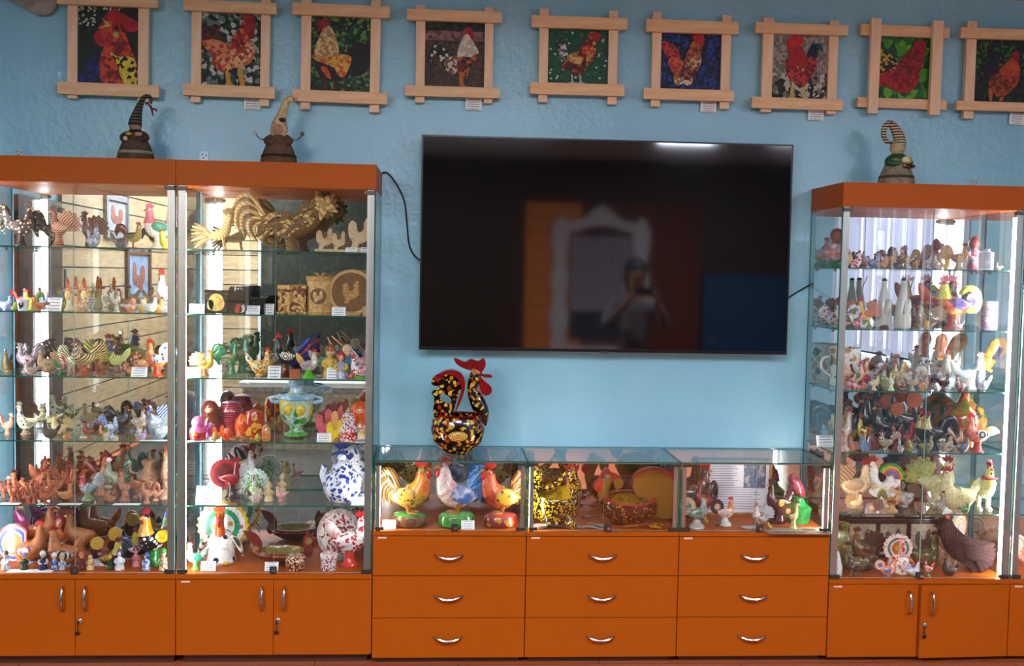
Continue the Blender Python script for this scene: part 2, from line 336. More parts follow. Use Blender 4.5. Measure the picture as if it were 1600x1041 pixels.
# ceiling lamps: first mirrored in the television, other four added as general light
for (x, y, w, dp, lab) in ((2.08, -4.75, .24, .24, 'flat square ceiling lamp reflected along the top of the television'), (-2.1, -4.6, .6, .3, 'long flat ceiling lamp added for general light over the left part of the room'), (.15, -3.8, .6, .3, 'long flat ceiling lamp added for general light over the middle of the room'), (-2.2, -6.3, .6, .3, 'long flat ceiling lamp added for general light at the rear left of the room'), (3.3, -4.4, .5, .3, 'flat ceiling lamp added for general light near the window with blinds')):
    t = thing('ceiling_lamp', lab, 'lamp', (x, y, ZC), 0, 'flat ceiling lamps'); obj('lamp_frame', box(-w - .03, w + .03, -dp - .03, dp + .03, -.05, 0), solid('lamp_white', 'e0e0e0', .5), t)
    obj('lamp_diffuser', box(-w, w, -dp, dp, -.062, -.05), solid('lamp_glow', 'eaf2ff', .5, 0, LAMP_POWER), t)
# cream board at the top left corner
t = atY(60, 10, -.03); tt = thing('wall_board', 'cream rounded board on the blue wall beside the first framed picture', 'board', (t.x, -.02, t.z))
pp = []
for (u, v) in ((15, -1), (55, 21), (64, 23.5), (75, 23), (84, 16), (88, 4), (88, -40), (0, -60), (-20, -20)):
    q = atY(u, v, -.03); pp.append((q.x - t.x, q.z - t.z))
obj('board_panel', ext(smooth(pp, 3), .03), 'b3a49a:none:9:.6', tt)
# ------------------------------------------------------------------ tall showcases
D = .385; DT = .018
SHELF = {}
def handle_v(parent, x, y, z):
    obj('handle', mesh('handle_v', lambda: loft([(0, 0, -.048, .004), (0, -.016, -.044, .005), (0, -.026, -.02, .006), (0, -.028, 0, .0065), (0, -.026, .02, .006), (0, -.016, .044, .005), (0, 0, .048, .004)], 1, 8, 3)), CHROME, parent, (x, y, z))
def cabinet(x0, dz, led, label, sec, visible_right=True):
    x1 = x0 + .8; z0, zb, zt, zH = .049 + dz, .387 + dz, 1.975 + dz, 2.0758 + dz
    t = thing('showcase_cabinet', label, 'showcase', (x0 + .4, -D / 2, 0), 0, 'tall orange glass showcases')
    ox, oy = -(x0 + .4), D / 2
    def part(name, vf, mt, parent=t, **k): return obj(name, vf, mt, parent, (ox, oy, 0) if parent is t else (0, 0, 0), **k)
    part('carcass', box(x0 + .001, x1 - .001, -D + .02, -.002, .05 + dz, zb - .02), ORANGE)
    part('plinth', box(x0 + .02, x1 - .02, -D + .05, -.02, 0, .052 + dz), solid('plinth_brown', '4a1e0c', .6))
    part('base_board', box(x0 + .001, x1 - .001, -D, -.002, zb - .019, zb), ORANGE)
    xm = x0 + .397
    for (a, c, hx) in ((x0 + .002, xm - .0012, xm - .045), (xm + .0012, x1 - .002, xm + .045)):
        sw = .0
        d = part('door', box(a, c, -D - .0, -D + .018, z0, zb - .022), ORANGE)
        if sec == 3 and hx > xm:   # left a little ajar, hinged on its right edge
            an = math.radians(2.6); d.rotation_euler = (0, 0, an); hp = Vector((c, -D + .018, 0)); d.location = Vector((ox, oy, 0)) + hp - Matrix.Rotation(an, 3, 'Z') @ hp
        handle_v(d, hx, -D - .002, (z0 + zb) / 2 + .07)
        if hx > xm:
            kx = xm + .02
            lk = obj('lock', mesh('lockdisc', lambda: move(lathe([(.011, 0), (.011, .006), (.008, .008)], 14), (0, 0, 0))), CHROME, d, (kx, -D, (z0 + zb) / 2 - .025), (math.pi / 2, 0, 0))
            obj('key', mesh('key', lambda: merge(box(-.0015, .0015, -.002, .002, -.03, .012), ball((0, -.002, -.034), (.009, .003, .010)))), BLACK, d, (kx - .006, -D - .012, (z0 + zb) / 2 - .035))
        else:
            obj('sticker', mesh('sticker', box(0, .036, -.0008, 0, 0, .007)), solid('sticker_pink', 'd8b8b0', .5), d, (a + .02, -D, zb - .034))
    part('canopy', box(x0 + .001, x1 - .001, -D, -.002, zt, zH), ORANGE)
    part('mirror_back', box(x0 + .02, x1 - .006, -.022, -.016, zb, zt), MIRROR)
    pane('side_pane', x0 + .002, x0 + .007, -D + .012, -.004, zb + .001, zt, t, 'x').location = (ox, oy, 0)
    pane('side_pane', x1 - .007, x1 - .002, -D + .012, -.004, zb + .001, zt, t, 'x').location = (ox, oy, 0)
    for (a, c) in ((x0 + .006, xm - .001), (xm + .001, x1 - .006)):
        g = pane('glass_door', a, c, -D + .003, -D + .008, zb + .006, zt - .006, t, 'y', EDGEL); g.location = (ox, oy, 0)
        for zz in (zb + .012, zt - .012):
            hx = a + .02 if a < xm - .1 else c - .02
            obj('hinge', box(hx - .02, hx + .02, -D - .001, -D + .014, zz - .007, zz + .007), DARKM, g)
    l = part('door_lock', box(xm - .016, xm + .012, -D - .008, -D + .006, zb + .004, zb + .032), DARKM); obj('lock_barrel', mesh('barrel', lambda: lathe([(.008, 0), (.008, .008), (.006, .011)], 14)), CHROME, l, (xm + .002, -D - .006, zb + .018), (math.pi / 2, 0, 0))
    for s, (a, c) in ((0, (x0 + .008, x0 + .036)), (1, (x1 - .036, x1 - .008))):
        st = part('stile', box(a, c, -D + .011, -D + .02, zb, zt), ALU)
        if led == s:
            a2, c2 = (a, c - .002) if s == 0 else (a - .006, c)
            obj('led_strip', box(a2, c2, -D + .021, -D + .031, zb + .01, zt - .03), LED, st)
    zs = [1.720, 1.457, 1.194, .931, .666] if dz == 0 else [1.698, 1.437, 1.173, .907, .641]
    for k, z in enumerate(zs):
        sh = pane('shelf', x0 + .010, x1 - .010, -D + .035, -.026, z - .006, z, t, 'z'); sh.location = (ox, oy, 0)
        for px in (x0 + .012, x1 - .012):
            for py in (-D + .09, -.08): obj('shelf_pin', mesh('pin', lambda: loft([(-.006, 0, .005), (.006, 0, .005)], 1, 8, 1)), CHROME, sh, (px, py, z - .012))
        SHELF[(sec, k + 1)] = z
    SHELF[(sec, 6)] = zb
    return t
cabinet(-1.963, 0, 0, 'orange glass showcase at the far left, next to the room corner', 1)
cabinet(-1.163, 0, 0, 'orange glass showcase just left of the drawer counters', 2)
cabinet(1.578, -.0228, 1, 'orange glass showcase right of the drawer counters', 3)
cabinet(2.379, -.0228, 1, 'orange glass showcase cut off by the right edge', 4)
# ------------------------------------------------------------------ display counters with drawers
XD = [-.362, .277, .924, 1.576]
labs = ['orange drawer counter with three glazed roosters in its glass case', 'orange drawer counter with painted wooden bowls and spoons in its case', 'orange drawer counter with a framed text sheet in its case']
for k in range(3):
    x0, x1 = XD[k] + .001, XD[k + 1] - .001; zb, zg = .568, .865
    t = thing('display_counter', labs[k], 'counter', ((x0 + x1) / 2, -D / 2, 0), 0, 'drawer counters with glass cases'); ox, oy = -(x0 + x1) / 2, D / 2
    def part(name, vf, mt, **q): return obj(name, vf, mt, t, (ox, oy, 0), **q)
    part('carcass', box(x0, x1, -D + .018, -.002, .035, zb - .018), ORANGE); part('plinth', box(x0 + .02, x1 - .02, -D + .04, -.02, 0, .036), solid('plinth_brown', '4a1e0c', .6))
    part('counter_board', box(x0, x1, -D, -.002, zb - .018, zb), ORANGE)
    for (za, zc) in ((.033, .2005), (.2035, .3795), (.3825, .547)):
        d = part('drawer', box(x0 + .001, x1 - .001, -D, -D + .018, za, zc), ORANGE)
        obj('handle', mesh('handle_h', lambda: loft([(-.06, 0, .006, .003), (-.05, -.012, .003, .005), (-.025, -.022, -.004, .007), (0, -.024, -.006, .008), (.025, -.022, -.004, .007), (.05, -.012, .003, .005), (.06, 0, .006, .003)], 1, 8, 3)), CHROME, d, ((x0 + x1) / 2 - .002, -D - .001, (za + zc) / 2))
    obj('sticker', mesh('sticker', box(0, .036, -.0008, 0, 0, .007)), solid('sticker_pink', 'd8b8b0', .5), t, (x0 + .02 + ox, -D + oy, .538))
    xm = (x0 + x1) / 2
    part('mirror_back', box(x0 + .012, x1 - .012, -.022, -.016, zb, zg - .008), MIRROR)
    for (a, c) in ((x0 + .001, x0 + .006), (x1 - .006, x1 - .001)): pane('side_pane', a, c, -D + .01, -.004, zb + .001, zg - .006, t, 'x').location = (ox, oy, 0)
    pane('top_pane', x0 + .001, x1 - .001, -D + .002, -.003, zg - .006, zg, t, 'z').location = (ox, oy, 0)
    for (a, c) in ((x0 + .008, xm - .001), (xm + .001, x1 - .008)):
        g = pane('glass_door', a, c, -D + .004, -D + .009, zb + .005, zg - .009, t, 'y', EDGEL); g.location = (ox, oy, 0)
        for zz in (zb + .011, zg - .014):
            hx = a + .018 if a < xm - .1 else c - .018
            obj('hinge', box(hx - .018, hx + .018, -D - .001, -D + .014, zz - .006, zz + .006), DARKM, g)
    part('door_rail', box(x0 + .006, x1 - .006, -D + .004, -D + .010, zg - .0085, zg - .006), ALU)
    l = part('door_lock', box(xm + .004, xm + .032, -D - .008, -D + .006, zb + .002, zb + .03), DARKM); obj('lock_barrel', mesh('barrel', None), CHROME, l, (xm + .02, -D - .006, zb + .016), (math.pi / 2, 0, 0))
    for s, (a, c) in ((0, (x0 + .01, x0 + .026)), (1, (x1 - .026, x1 - .01))):
        st = part('stile', box(a, c, -D + .011, -D + .018, zb, zg - .009), ALU)
        if (k, s) in ((0, 0), (1, 0), (2, 1)): obj('led_strip', box(a, c, -D + .0185, -D + .027, zb + .01, zg - .03), LEDC, st)  # the middle case's strip is added light, none shows there
    SHELF[(5 + k, 6)] = zb
    SHELF[(5 + k, 1)] = zg
# ------------------------------------------------------------------ television
t = thing('television', 'large black flat television hanging on the blue wall', 'television', (.633, -.09, 1.77))
TVX = (-.822, .822); TVZ = (-.466, .469)
obj('bezel', merge(box(-.822, .822, -.012, .012, -.466, -.452), box(-.822, .822, -.012, .012, .462, .469), box(-.822, -.815, -.012, .012, -.452, .462), box(.815, .822, -.012, .012, -.452, .462)), solid('bezel_black', '101014', .3, .4), t)
m, nt, b = newmat('tv_screen'); b.inputs['Base Color'].default_value = (.0015, .0015, .002, 1); b.inputs['Roughness'].default_value = .05; b.inputs['Specular IOR Level'].default_value = 1.0
obj('screen', box(-.816, .816, -.009, -.002, -.453, .463), m, t); obj('rear_housing', box(-.78, .78, .0, .05, -.42, .40), BLACK, t); obj('wall_mount', box(-.3, .3, .05, .089, -.2, .2), DARKM, t)
obj('logo_tab', box(-.02, .02, -.014, -.011, -.472, -.463), solid('bezel_grey', '55555a', .3, .6), t)
def cable(name, pts, label, r=.0035):
    P = [tuple(atY(u, v, y)) + (r,) for u, v, y in pts]; return tag(obj(name, loft(P, 1, 8, 6), BLACK), label, 'cable')
cable('power_cable', [(597, 270, -.02), (606, 271, -.02), (620, 288, -.01), (632, 315, -.008), (636, 350, -.008), (640, 385, -.008), (652, 404, -.03), (664, 408, -.05)], 'black cable hanging from the left showcase canopy to the television')
cable('signal_cable', [(1218, 468, -.06), (1230, 466, -.02), (1245, 457, -.01), (1262, 447, -.01), (1275, 440, -.01)], 'short black cable between the television and the right showcase')
for (u, v, lab) in ((30, 240, 'small metal wall bracket above the far left showcase'), (319, 245, 'small metal wall bracket between the two gnome dolls'), (1522, 287, 'small metal wall bracket above the right showcase')):
    q = atY(u, v, -.004); br_ = thing('wall_bracket', lab, 'bracket', tuple(q), 0, 'metal brackets holding the showcases'); obj('plate', box(-.019, .019, -.002, .003, -.03, .022), solid('bracket_grey', '8fa2aa', .4, .5), br_)
    for (x, z) in ((-.008, .009), (.009, .005), (-.003, -.006)): obj('hole', mesh('hole', lambda: ball((0, 0, 0), (.003, .0015, .003), 8, 6)), DARKM, br_, (x, -.002, z))
# ------------------------------------------------------------------ figurine builders (unit height, facing +x)
ROW = {'f': -.315, 'e': -.265, 'm': -.205, 'n': -.15, 'k': -.105}
CABN = {1: 'far left showcase', 2: 'second showcase', 3: 'right showcase', 4: 'cut-off right showcase', 5: 'left counter case', 6: 'middle counter case', 7: 'right counter case'}
LEVN = {1: 'top shelf', 2: 'second shelf', 3: 'third shelf', 4: 'fourth shelf', 5: 'fifth shelf', 6: 'bottom board'}
ROTS = {'R': 0, 'L': 180, 'V': -90, 'r': -40, 'l': -140, 'q': -65, 'p': -115}
def spot(sh, u, dep, hpx):
    """stand a thing of hpx pixels height on a shelf; returns base point and metric height"""
    y = ROW[dep] if isinstance(dep, str) else dep
    z = SHELF[sh]; x = 0; X0 = {1: -1.963, 2: -1.163, 3: 1.578, 4: 2.379, 5: -.362, 6: .277, 7: .924}[sh[0]]; X1 = X0 + (.8 if sh[0] < 5 else .645)
    for _ in range(3):
        h = hpx * (y - CAM.y) / F_PX; v = vpx((x, y, z + h / 2)); x = atY(u, v, y).x
    if hpx > 9 and sh[1] > 0:
        m_ = .012 + min(.3 * h, .06); x = min(max(x, X0 + m_), X1 - m_)
    return Vector((x, y, z)), h
def suffix(sh):
    return (' in ' if sh[0] > 4 else ' on ') + ((CABN[sh[0]]) if sh[0] > 4 else LEVN[sh[1]] + ', ' + CABN[sh[0]])
STR = random.Random(21)
def stretch(o, h, cat_):
    if cat_ == 'figurine' and h < .2: o.scale = (h * STR.uniform(.82, 1.04), h * STR.uniform(.88, 1.08), h)
    return o
def base_thing(name, sh, u, dep, hpx, rot, label, cat_='figurine', group=None, full=False):
    p, h = spot(sh, u, dep, hpx); rz = math.radians(ROTS[rot] if isinstance(rot, str) else rot)
    return stretch(thing(name, label if full else label + suffix(sh), cat_, p, rz, group, h), h, cat_), h
SP = {
 'rooster': dict(b=[(-.30, .50, .05), (-.2, .46, .13), (-.04, .42, .185), (.12, .46, .19), (.2, .57, .145), (.205, .68, .1), (.2, .78, .08), (.215, .85, .075), (.25, .88, .05)], fl=.8, head=(.22, .87), legz=.3, rump=(-.2, .5)),
 'hen': dict(b=[(-.40, .44, .04), (-.32, .4, .12), (-.12, .3, .25), (.08, .29, .27), (.22, .42, .2), (.26, .58, .13), (.26, .72, .105), (.28, .82, .09), (.33, .85, .05)], fl=.85, head=(.28, .84), legz=.06, rump=(-.3, .42)),
 'whistle': dict(b=[(-.52, .52, .05), (-.38, .46, .07), (-.2, .38, .14), (0, .34, .19), (.14, .42, .17), (.2, .58, .11), (.21, .74, .085), (.23, .85, .08), (.29, .88, .04)], fl=.9, head=(.23, .87), legz=.2, rump=(-.3, .44)),
 'tall': dict(b=[(-.2, .5, .04), (-.13, .46, .1), (-.02, .43, .14), (.08, .5, .13), (.11, .64, .085), (.11, .78, .065), (.13, .88, .065), (.17, .9, .04)], fl=.9, head=(.14, .89), legz=.4, rump=(-.15, .5)),
 'chick': dict(b=[(-.36, .36, .05), (-.22, .3, .2), (0, .28, .27), (.12, .38, .25), (.16, .58, .2), (.2, .72, .2), (.26, .82, .15), (.3, .86, .06)], fl=.95, head=(.24, .86), legz=.06, rump=(-.25, .36)),
}
COMB = [(-.09, -.01), (-.13, .06), (-.07, .055), (-.06, .125), (-.01, .07), (.02, .13), (.05, .06), (.09, .09), (.085, .02), (.06, -.02), (0, -.03)]
TAILS = {
 'cres': ([(-.02, 0, .07), (-.13, .16, .12), (-.22, .29, .14), (-.32, .3, .13), (-.40, .18, .1), (-.42, .02, .05), (-.40, -.06, .01)], .4),
 'up': ([(.02, -.02, .08), (-.1, .12, .11), (-.19, .26, .08), (-.24, .36, .02)], .45),
 'plume': ([(.02, -.04, .1), (-.12, .1, .16), (-.2, .3, .2), (-.2, .44, .14), (-.16, .5, .03)], .35),
 'low': ([(.04, -.02, .09), (-.12, .04, .12), (-.28, .06, .11), (-.42, .02, .02)], .5),
 'pipe': ([(.03, -.02, .07), (-.12, .06, .055), (-.26, .14, .045), (-.3, .16, .02)], 1.0),
}
def bird(sh, u, dep, hpx, kind, rot, tail, base, cols, label, name=None, group=None, sc=None):
    """cols: body tail comb wing base neck ('-' leaves the part out)"""
    c = (cols.split() + ['-'] * 6)[:6]; P = SP[kind]
    kw = [w_ for w_ in label.replace(',', ' ').split() if w_ in ('rooster', 'hen', 'chick', 'duck', 'whistle', 'bird', 'ocarina')]
    nm = name or (kw and {'rooster': 'rooster_figurine', 'hen': 'hen_figurine', 'chick': 'chick_figurine', 'duck': 'duck_figurine', 'whistle': 'bird_whistle', 'bird': 'bird_figurine', 'ocarina': 'bird_whistle'}[kw[0]]) or {'rooster': 'rooster_figurine', 'hen': 'hen_figurine', 'whistle': 'bird_whistle', 'tall': 'rooster_figurine', 'chick': 'chick_figurine'}[kind]
    t, h = base_thing(nm, sh, u, dep, hpx, rot, label, 'figurine', group)
    big = hpx > 30
    a_ = t.rotation_euler.z; bk_ = {'cres': .62, 'fan': .58, 'low': .7, 'disc': .58, 'pipe': .56}.get(tail, .46) * t.scale.x; fr_ = .38 * t.scale.x; sd_ = .22 * h
    xs = [q * math.cos(a_) + e * math.sin(a_) for q in (fr_, -bk_) for e in (-sd_, sd_)]
    X0 = {1: -1.963, 2: -1.163, 3: 1.578, 4: 2.379, 5: -.362, 6: .277, 7: .924}[sh[0]]; X1 = X0 + (.8 if sh[0] < 5 else .645)
    t.location.x = min(max(t.location.x, X0 + .014 - min(xs)), X1 - .014 - max(xs))
    ys = [q * math.sin(a_) + e * math.cos(a_) for q in (fr_, -bk_) for e in (-sd_, sd_)]
    t.location.y = min(max(t.location.y, -.358 - min(min(ys), -.02)), -.03 - max(ys)) if (max(ys) - min(ys)) < .3 else t.location.y
    obj('body', mesh('body_' + kind, lambda: loft(P['b'], P['fl'], 12, 2)), c[0], t)
    hx, hz = P['head']; s = 1.25 if kind == 'chick' else 1
    obj('beak', mesh('beak', lambda: loft([(0, 0, .035), (.045, -.012, .022), (.085, -.03, .003)], .8, 8, 2)), 'd9952e:none:9:.4', t, (hx + .05 * s, 0, hz))
    if c[2] != '-':
        obj('comb', mesh('comb', lambda: ext(smooth(COMB, 2), .035)), c[2], t, (hx - .01, 0, hz + .05 * s), (0, 0, 0), .95)
        if kind != 'chick': obj('wattle', mesh('wattle', lambda: loft([(0, 0, .015), (.01, -.06, .034), (.005, -.115, .01)], .7, 8, 2)), c[2], t, (hx + .045, 0, hz - .03))
    if big:
        for sy in (-1, 1): obj('eye', mesh('eye', lambda: ball((0, 0, 0), .016, 8, 6)), BLACK, t, (hx + .025, sy * .058 * s, hz + .02))
    rx, rz_ = P['rump']
    if tail in TAILS and c[1] != '-':
        T, fl = TAILS[tail]; obj('tail', mesh('tail_' + tail, lambda: loft(T, fl, 10, 2)), c[1], t, (rx, 0, rz_))
        if tail == 'cres' and hpx > 40:
            obj('tail_feather', mesh('tail_cres', None), c[1], t, (rx + .03, .02, rz_ - .05), (0, math.radians(-14), math.radians(8)), .82); obj('tail_feather', mesh('tail_cres', None), c[1], t, (rx + .02, -.03, rz_ - .08), (0, math.radians(-24), math.radians(-8)), .72)
    elif tail == 'fan':
        obj('tail', mesh('tail_fan', lambda: ext([(0, -.1)] + disc(-.06, .08, .36, 14, .16, 56, 35, 215), .05)), c[1], t, (rx, 0, rz_))
    elif tail == 'disc':
        obj('tail', mesh('tail_disc', lambda: ext(disc(0, 0, .26, 0, 0, 32), .07)), c[1], t, (rx - .12, 0, rz_ + .16)); obj('tail_ring', mesh('tail_ringd', lambda: ext(disc(0, 0, .11, 0, 0, 28), .1)), c[3] if c[3] != '-' else c[0], t, (rx - .12, 0, rz_ + .16))
    if c[3] != '-':
        wr_ = P['b'][2][2]
        for sy in (-1, 1): obj('wing', mesh('wing', lambda: loft([(.16, .02, .02), (.1, .02, .09), (-.04, 0, .11), (-.18, -.01, .07), (-.28, .02, .01)], .35, 10, 2)), c[3], t, (-.03, sy * wr_ * P['fl'] * .92, P['b'][3][1] + .02))
    if c[5] != '-' and kind in ('rooster', 'tall', 'hen'):
        B = P['b'][4:8]; obj('hackle', mesh('hackle_' + kind, lambda: loft([(x, z, r * 1.13) for x, z, r in B], P['fl'], 12, 2)), c[5], t)
    if base == 'legs':
        for sy in (-.07, .07):
            lg = obj('leg', mesh('leg_' + kind, lambda: loft([(-.02, P['legz'] + .04, .04), (0, P['legz'] * .6, .022), (0, .05, .02), (.01, .035, .03), (.07, .035, .022), (.1, .032, .005)], 1, 8, 2)), 'c98f3a:none:9:.4', t, (0, sy, 0))
        obj('base', mesh('base_disc', lambda: lathe([(.2, 0), (.22, .01), (.215, .03), (.19, .04)], 20)), c[4] if c[4] != '-' else c[0], t)
    elif base == 'cone':
        q = P['legz']; obj('base', mesh('base_cone_' + kind, lambda: lathe([(.17, 0), (.175, .03), (.13, .07), (.09 if q > .15 else .12, max(q * .6, .08)), (.11, q + .06)], 16)), c[4] if c[4] != '-' else c[0], t)
    elif base == 'mound':
        q = P['legz']; obj('base', mesh('base_mound_' + kind, lambda: lathe([(.25, 0), (.265, .03), (.24, .1), (.16, .15), (.1, q * .8 + .04), (.09, q + .05)], 18)), c[4] if c[4] != '-' else c[0], t)
    return t
def doll(sh, u, dep, hpx, cols, label, hat='cap', rot='V', name='doll_figurine'):
    """cols: dress apron head hat"""
    c = (cols.split() + ['-'] * 4)[:4]
    t, h = base_thing(name, sh, u, dep, hpx, rot, label)
    obj('dress', mesh('doll_dress', lambda: lathe([(.24, 0), (.26, .03), (.24, .15), (.17, .36), (.18, .46), (.17, .54), (.08, .61), (.07, .66)], 16, .85)), c[0], t)
    obj('head', mesh('doll_head', lambda: ball((.01, 0, .755), (.135, .13, .14), 12, 8)), c[2], t)
    for sy in (-1, 1): obj('arm', mesh('doll_arm%d' % sy, lambda: loft([(0, sy * .15, .52, .05), (.06, sy * .2, .4, .055), (.17, sy * .12, .34, .05), (.2, sy * .05, .35, .03)], 1, 8, 2)), c[1], t)
    if hat == 'cap': obj('hat', mesh('doll_cap', lambda: lathe([(.15, .8), (.155, .84), (.13, .93), (.06, .985), (.01, 1)], 14)), c[3], t)
    elif hat == 'scarf': obj('kerchief', mesh('doll_scarf', lambda: loft([(-.06, .6, .08), (-.05, .7, .16), (-.03, .8, .165), (-.01, .92, .1), (0, .985, .03)], 1, 12, 2)), c[3], t)
    elif hat == 'comb':
        obj('comb', mesh('comb', lambda: ext(smooth(COMB, 2), .035)), c[3], t, (.0, 0, .88)); obj('beak', mesh('beak', lambda: loft([(0, 0, .035), (.045, -.012, .022), (.085, -.03, .003)], .8, 8, 2)), 'd9952e:none:9:.4', t, (.12, 0, .76))
    for sy in (-1, 1): obj('eye', mesh('eye', lambda: ball((0, 0, 0), .016, 8, 6)), BLACK, t, (.128, sy * .05, .78))
    return t
def vessel(sh, u, dep, hpx, prof, col, label, name='vase', cat_='vase', parts=(), rot='V', n=24, sy=1.0):
    """prof in unit height; parts: list of (name, key, meshfn, colour)"""
    t, h = base_thing(name, sh, u, dep, hpx, rot, label, cat_)
    obj('body', lathe(prof, n, sy), col, t)
    for (nm, fn, cc) in parts: obj(nm, fn, cc, t)
    return t
def turkey(sh, u, dep, hpx, rings, body, neck, wing, base, label, wide=.5, rot='V'):
    t, h = base_thing('turkey_figurine', sh, u, dep, hpx, rot, label)
    for k, (r, lob, cc) in enumerate(rings):
        obj('fan_ring', ext([(y, z) for y, z in disc(0, 1 - wide, r, lob, .1, 72)], .05 + .012 * k, 'yz', -.13), cc, t)
    obj('body', lathe([(.2, 0), (.22, .04), (.2, .12), (.22, .25), (.2, .4), (.12, .5), (.05, .54)], 20, 1.05), body, t)
    obj('neck', loft([(.06, .4, .1), (.1, .55, .075), (.1, .7, .06), (.1, .79, .075), (.13, .82, .05)], 1, 12, 3), neck, t)
    obj('beak', mesh('beak', None), 'd9952e:none:9:.4', t, (.16, 0, .8)); obj('comb', mesh('comb', None), neck, t, (.09, 0, .85), (0, 0, math.pi / 2), .9); obj('wattle', loft([(.17, .78, .02), (.2, .68, .04), (.19, .6, .01)], .8, 8, 2), 'c62828:none:9:.3', t)
    for s in (-1, 1): obj('wing', loft([(0.02, s * .16, .42, .07), (.05, s * .26, .34, .09), (.06, s * .32, .22, .07), (.06, s * .35, .12, .02)], .5, 10, 3), wing, t)
    for s in (-1, 1): obj('foot', ball((.14, s * .1, .03), (.1, .06, .035)), base, t)
    return t
CARDS = {}
def cardmat(lines):
    k = 'card%d' % lines
    if k in MATS: return MATS[k]
    m, nt, b = newmat('printed_card'); b.inputs['Roughness'].default_value = .6
    v = coords(nt, 1, 'Generated'); sx = nt.nodes.new('ShaderNodeSeparateXYZ'); nt.links.new(v, sx.inputs[0])
    def math_(op, a, b_=None):
        n = nt.nodes.new('ShaderNodeMath'); n.operation = op
        for i, q in enumerate((a, b_)):
            if q is None: continue
            if isinstance(q, (int, float)): n.inputs[i].default_value = q
            else: nt.links.new(q, n.inputs[i])
        return n.outputs[0]
    row = math_('FRACT', math_('MULTIPLY', sx.outputs['Z'], lines)); ln = math_('LESS_THAN', math_('ABSOLUTE', math_('SUBTRACT', row, .5)), .2)
    ins = math_('LESS_THAN', math_('ABSOLUTE', math_('SUBTRACT', sx.outputs['X'], .5)), .36)
    wd = math_('GREATER_THAN', noise(nt, coords(nt, (26, 1, lines * 2.0), 'Generated'), 1.0, 0), .43)
    f = math_('MULTIPLY', math_('MULTIPLY', ln, ins), wd)
    nt.links.new(ramp(nt, f, [(0, lin('eceae8')), (1, lin('77777c'))]), b.inputs['Base Color']); MATS[k] = m; return m
def card(sh, u, w, hpx, label, dep='f', lean=18, lines=4, flatd=None):
    y = {'f': -.338}.get(dep, ROW.get(dep, dep)) if isinstance(dep, str) else dep
    p, h = spot(sh, u, y, hpx); ww = w * (y - CAM.y) / F_PX
    if flatd:   # card lying on the shelf
        o = obj('label_card', box(-ww / 2, ww / 2, -flatd / 2, flatd / 2, 0, .0012), solid('card_white', 'e9e7e4', .6), None, p)
        return tag(o, label + suffix(sh), 'card', 'white printed cards')
    o = obj('label_card', box(-ww / 2, ww / 2, -.0008, .0008, 0, h), cardmat(lines), None, p + Vector((0, -.0, .0004)), (math.radians(-lean), 0, 0))
    return tag(o, label + suffix(sh), 'card', 'white printed cards')
def spoon(sh, u, y, length_px, ang, col, label, bowlcol=None, up=.016):
    p, h = spot(sh, u, y, 6); L = length_px * (y - CAM.y) / F_PX
    t = thing('wooden_spoon', label + suffix(sh), 'spoon', p, math.radians(ang), 'painted wooden spoons', L)
    obj('bowl', mesh('spoon_bowl', lambda: lathe([(.03, 0), (.12, .015), (.175, .06), (.185, .11), (.165, .108), (.1, .06), (.005, .04)], 18, .78, .18)), bowlcol or col, t)
    obj('stem', mesh('spoon_stem', lambda: loft([(.34, 0, .09, .036), (.46, 0, .1, .028), (.72, 0, .07, .028), (.92, 0, .04, .036), (1.0, 0, .034, .022)], .8, 8, 2)), col, t)
    return t
def cutout(sh, u, dep, hpx, col, label, th=.12, block=True, flip=False, poly=None, name='rooster_cutout', combcol=None):
    t, h = base_thing(name, sh, u, dep, hpx, 'L' if flip else 'R', label)
    z0 = .12 if block else 0
    obj('silhouette', ext(smooth([(x - .37, z0 + z * (1 - z0)) for x, z in (poly or ROOST2D)], 2), th), col, t)
    if combcol: obj('comb', mesh('comb', None), combcol, t, (.26, 0, .97), (0, 0, 0), .9)
    if block: obj('block', mesh('cut_block', lambda: box(-.42, .42, -.14, .14, 0, .14)), col, t)
    return t
mesh('beak', lambda: loft([(0, 0, .035), (.045, -.012, .022), (.085, -.03, .003)], .8, 8, 2)); mesh('comb', lambda: ext(smooth(COMB, 2), .035)); mesh('wattle', lambda: loft([(0, 0, .015), (.01, -.06, .034), (.005, -.115, .01)], .7, 8, 2)); mesh('eye', lambda: ball((0, 0, 0), .016, 8, 6))
mesh('tail_cres', lambda: loft(TAILS['cres'][0], .4, 10, 2)); mesh('straw_crest', lambda: loft([(0, 0, .05), (0, .08, .04), (.01, .16, .004)], .4, 6, 2)); mesh('straw_tail', lambda: loft([(0, 0, .05), (-.16, .16, .045), (-.3, .36, .05), (-.46, .44, .045), (-.6, .36, .04), (-.68, .16, .03), (-.7, -.04, .004)], .35, 6, 3))
mesh('mos_tile', box(-.0045, .0045, -.002, .001, -.004, .004))
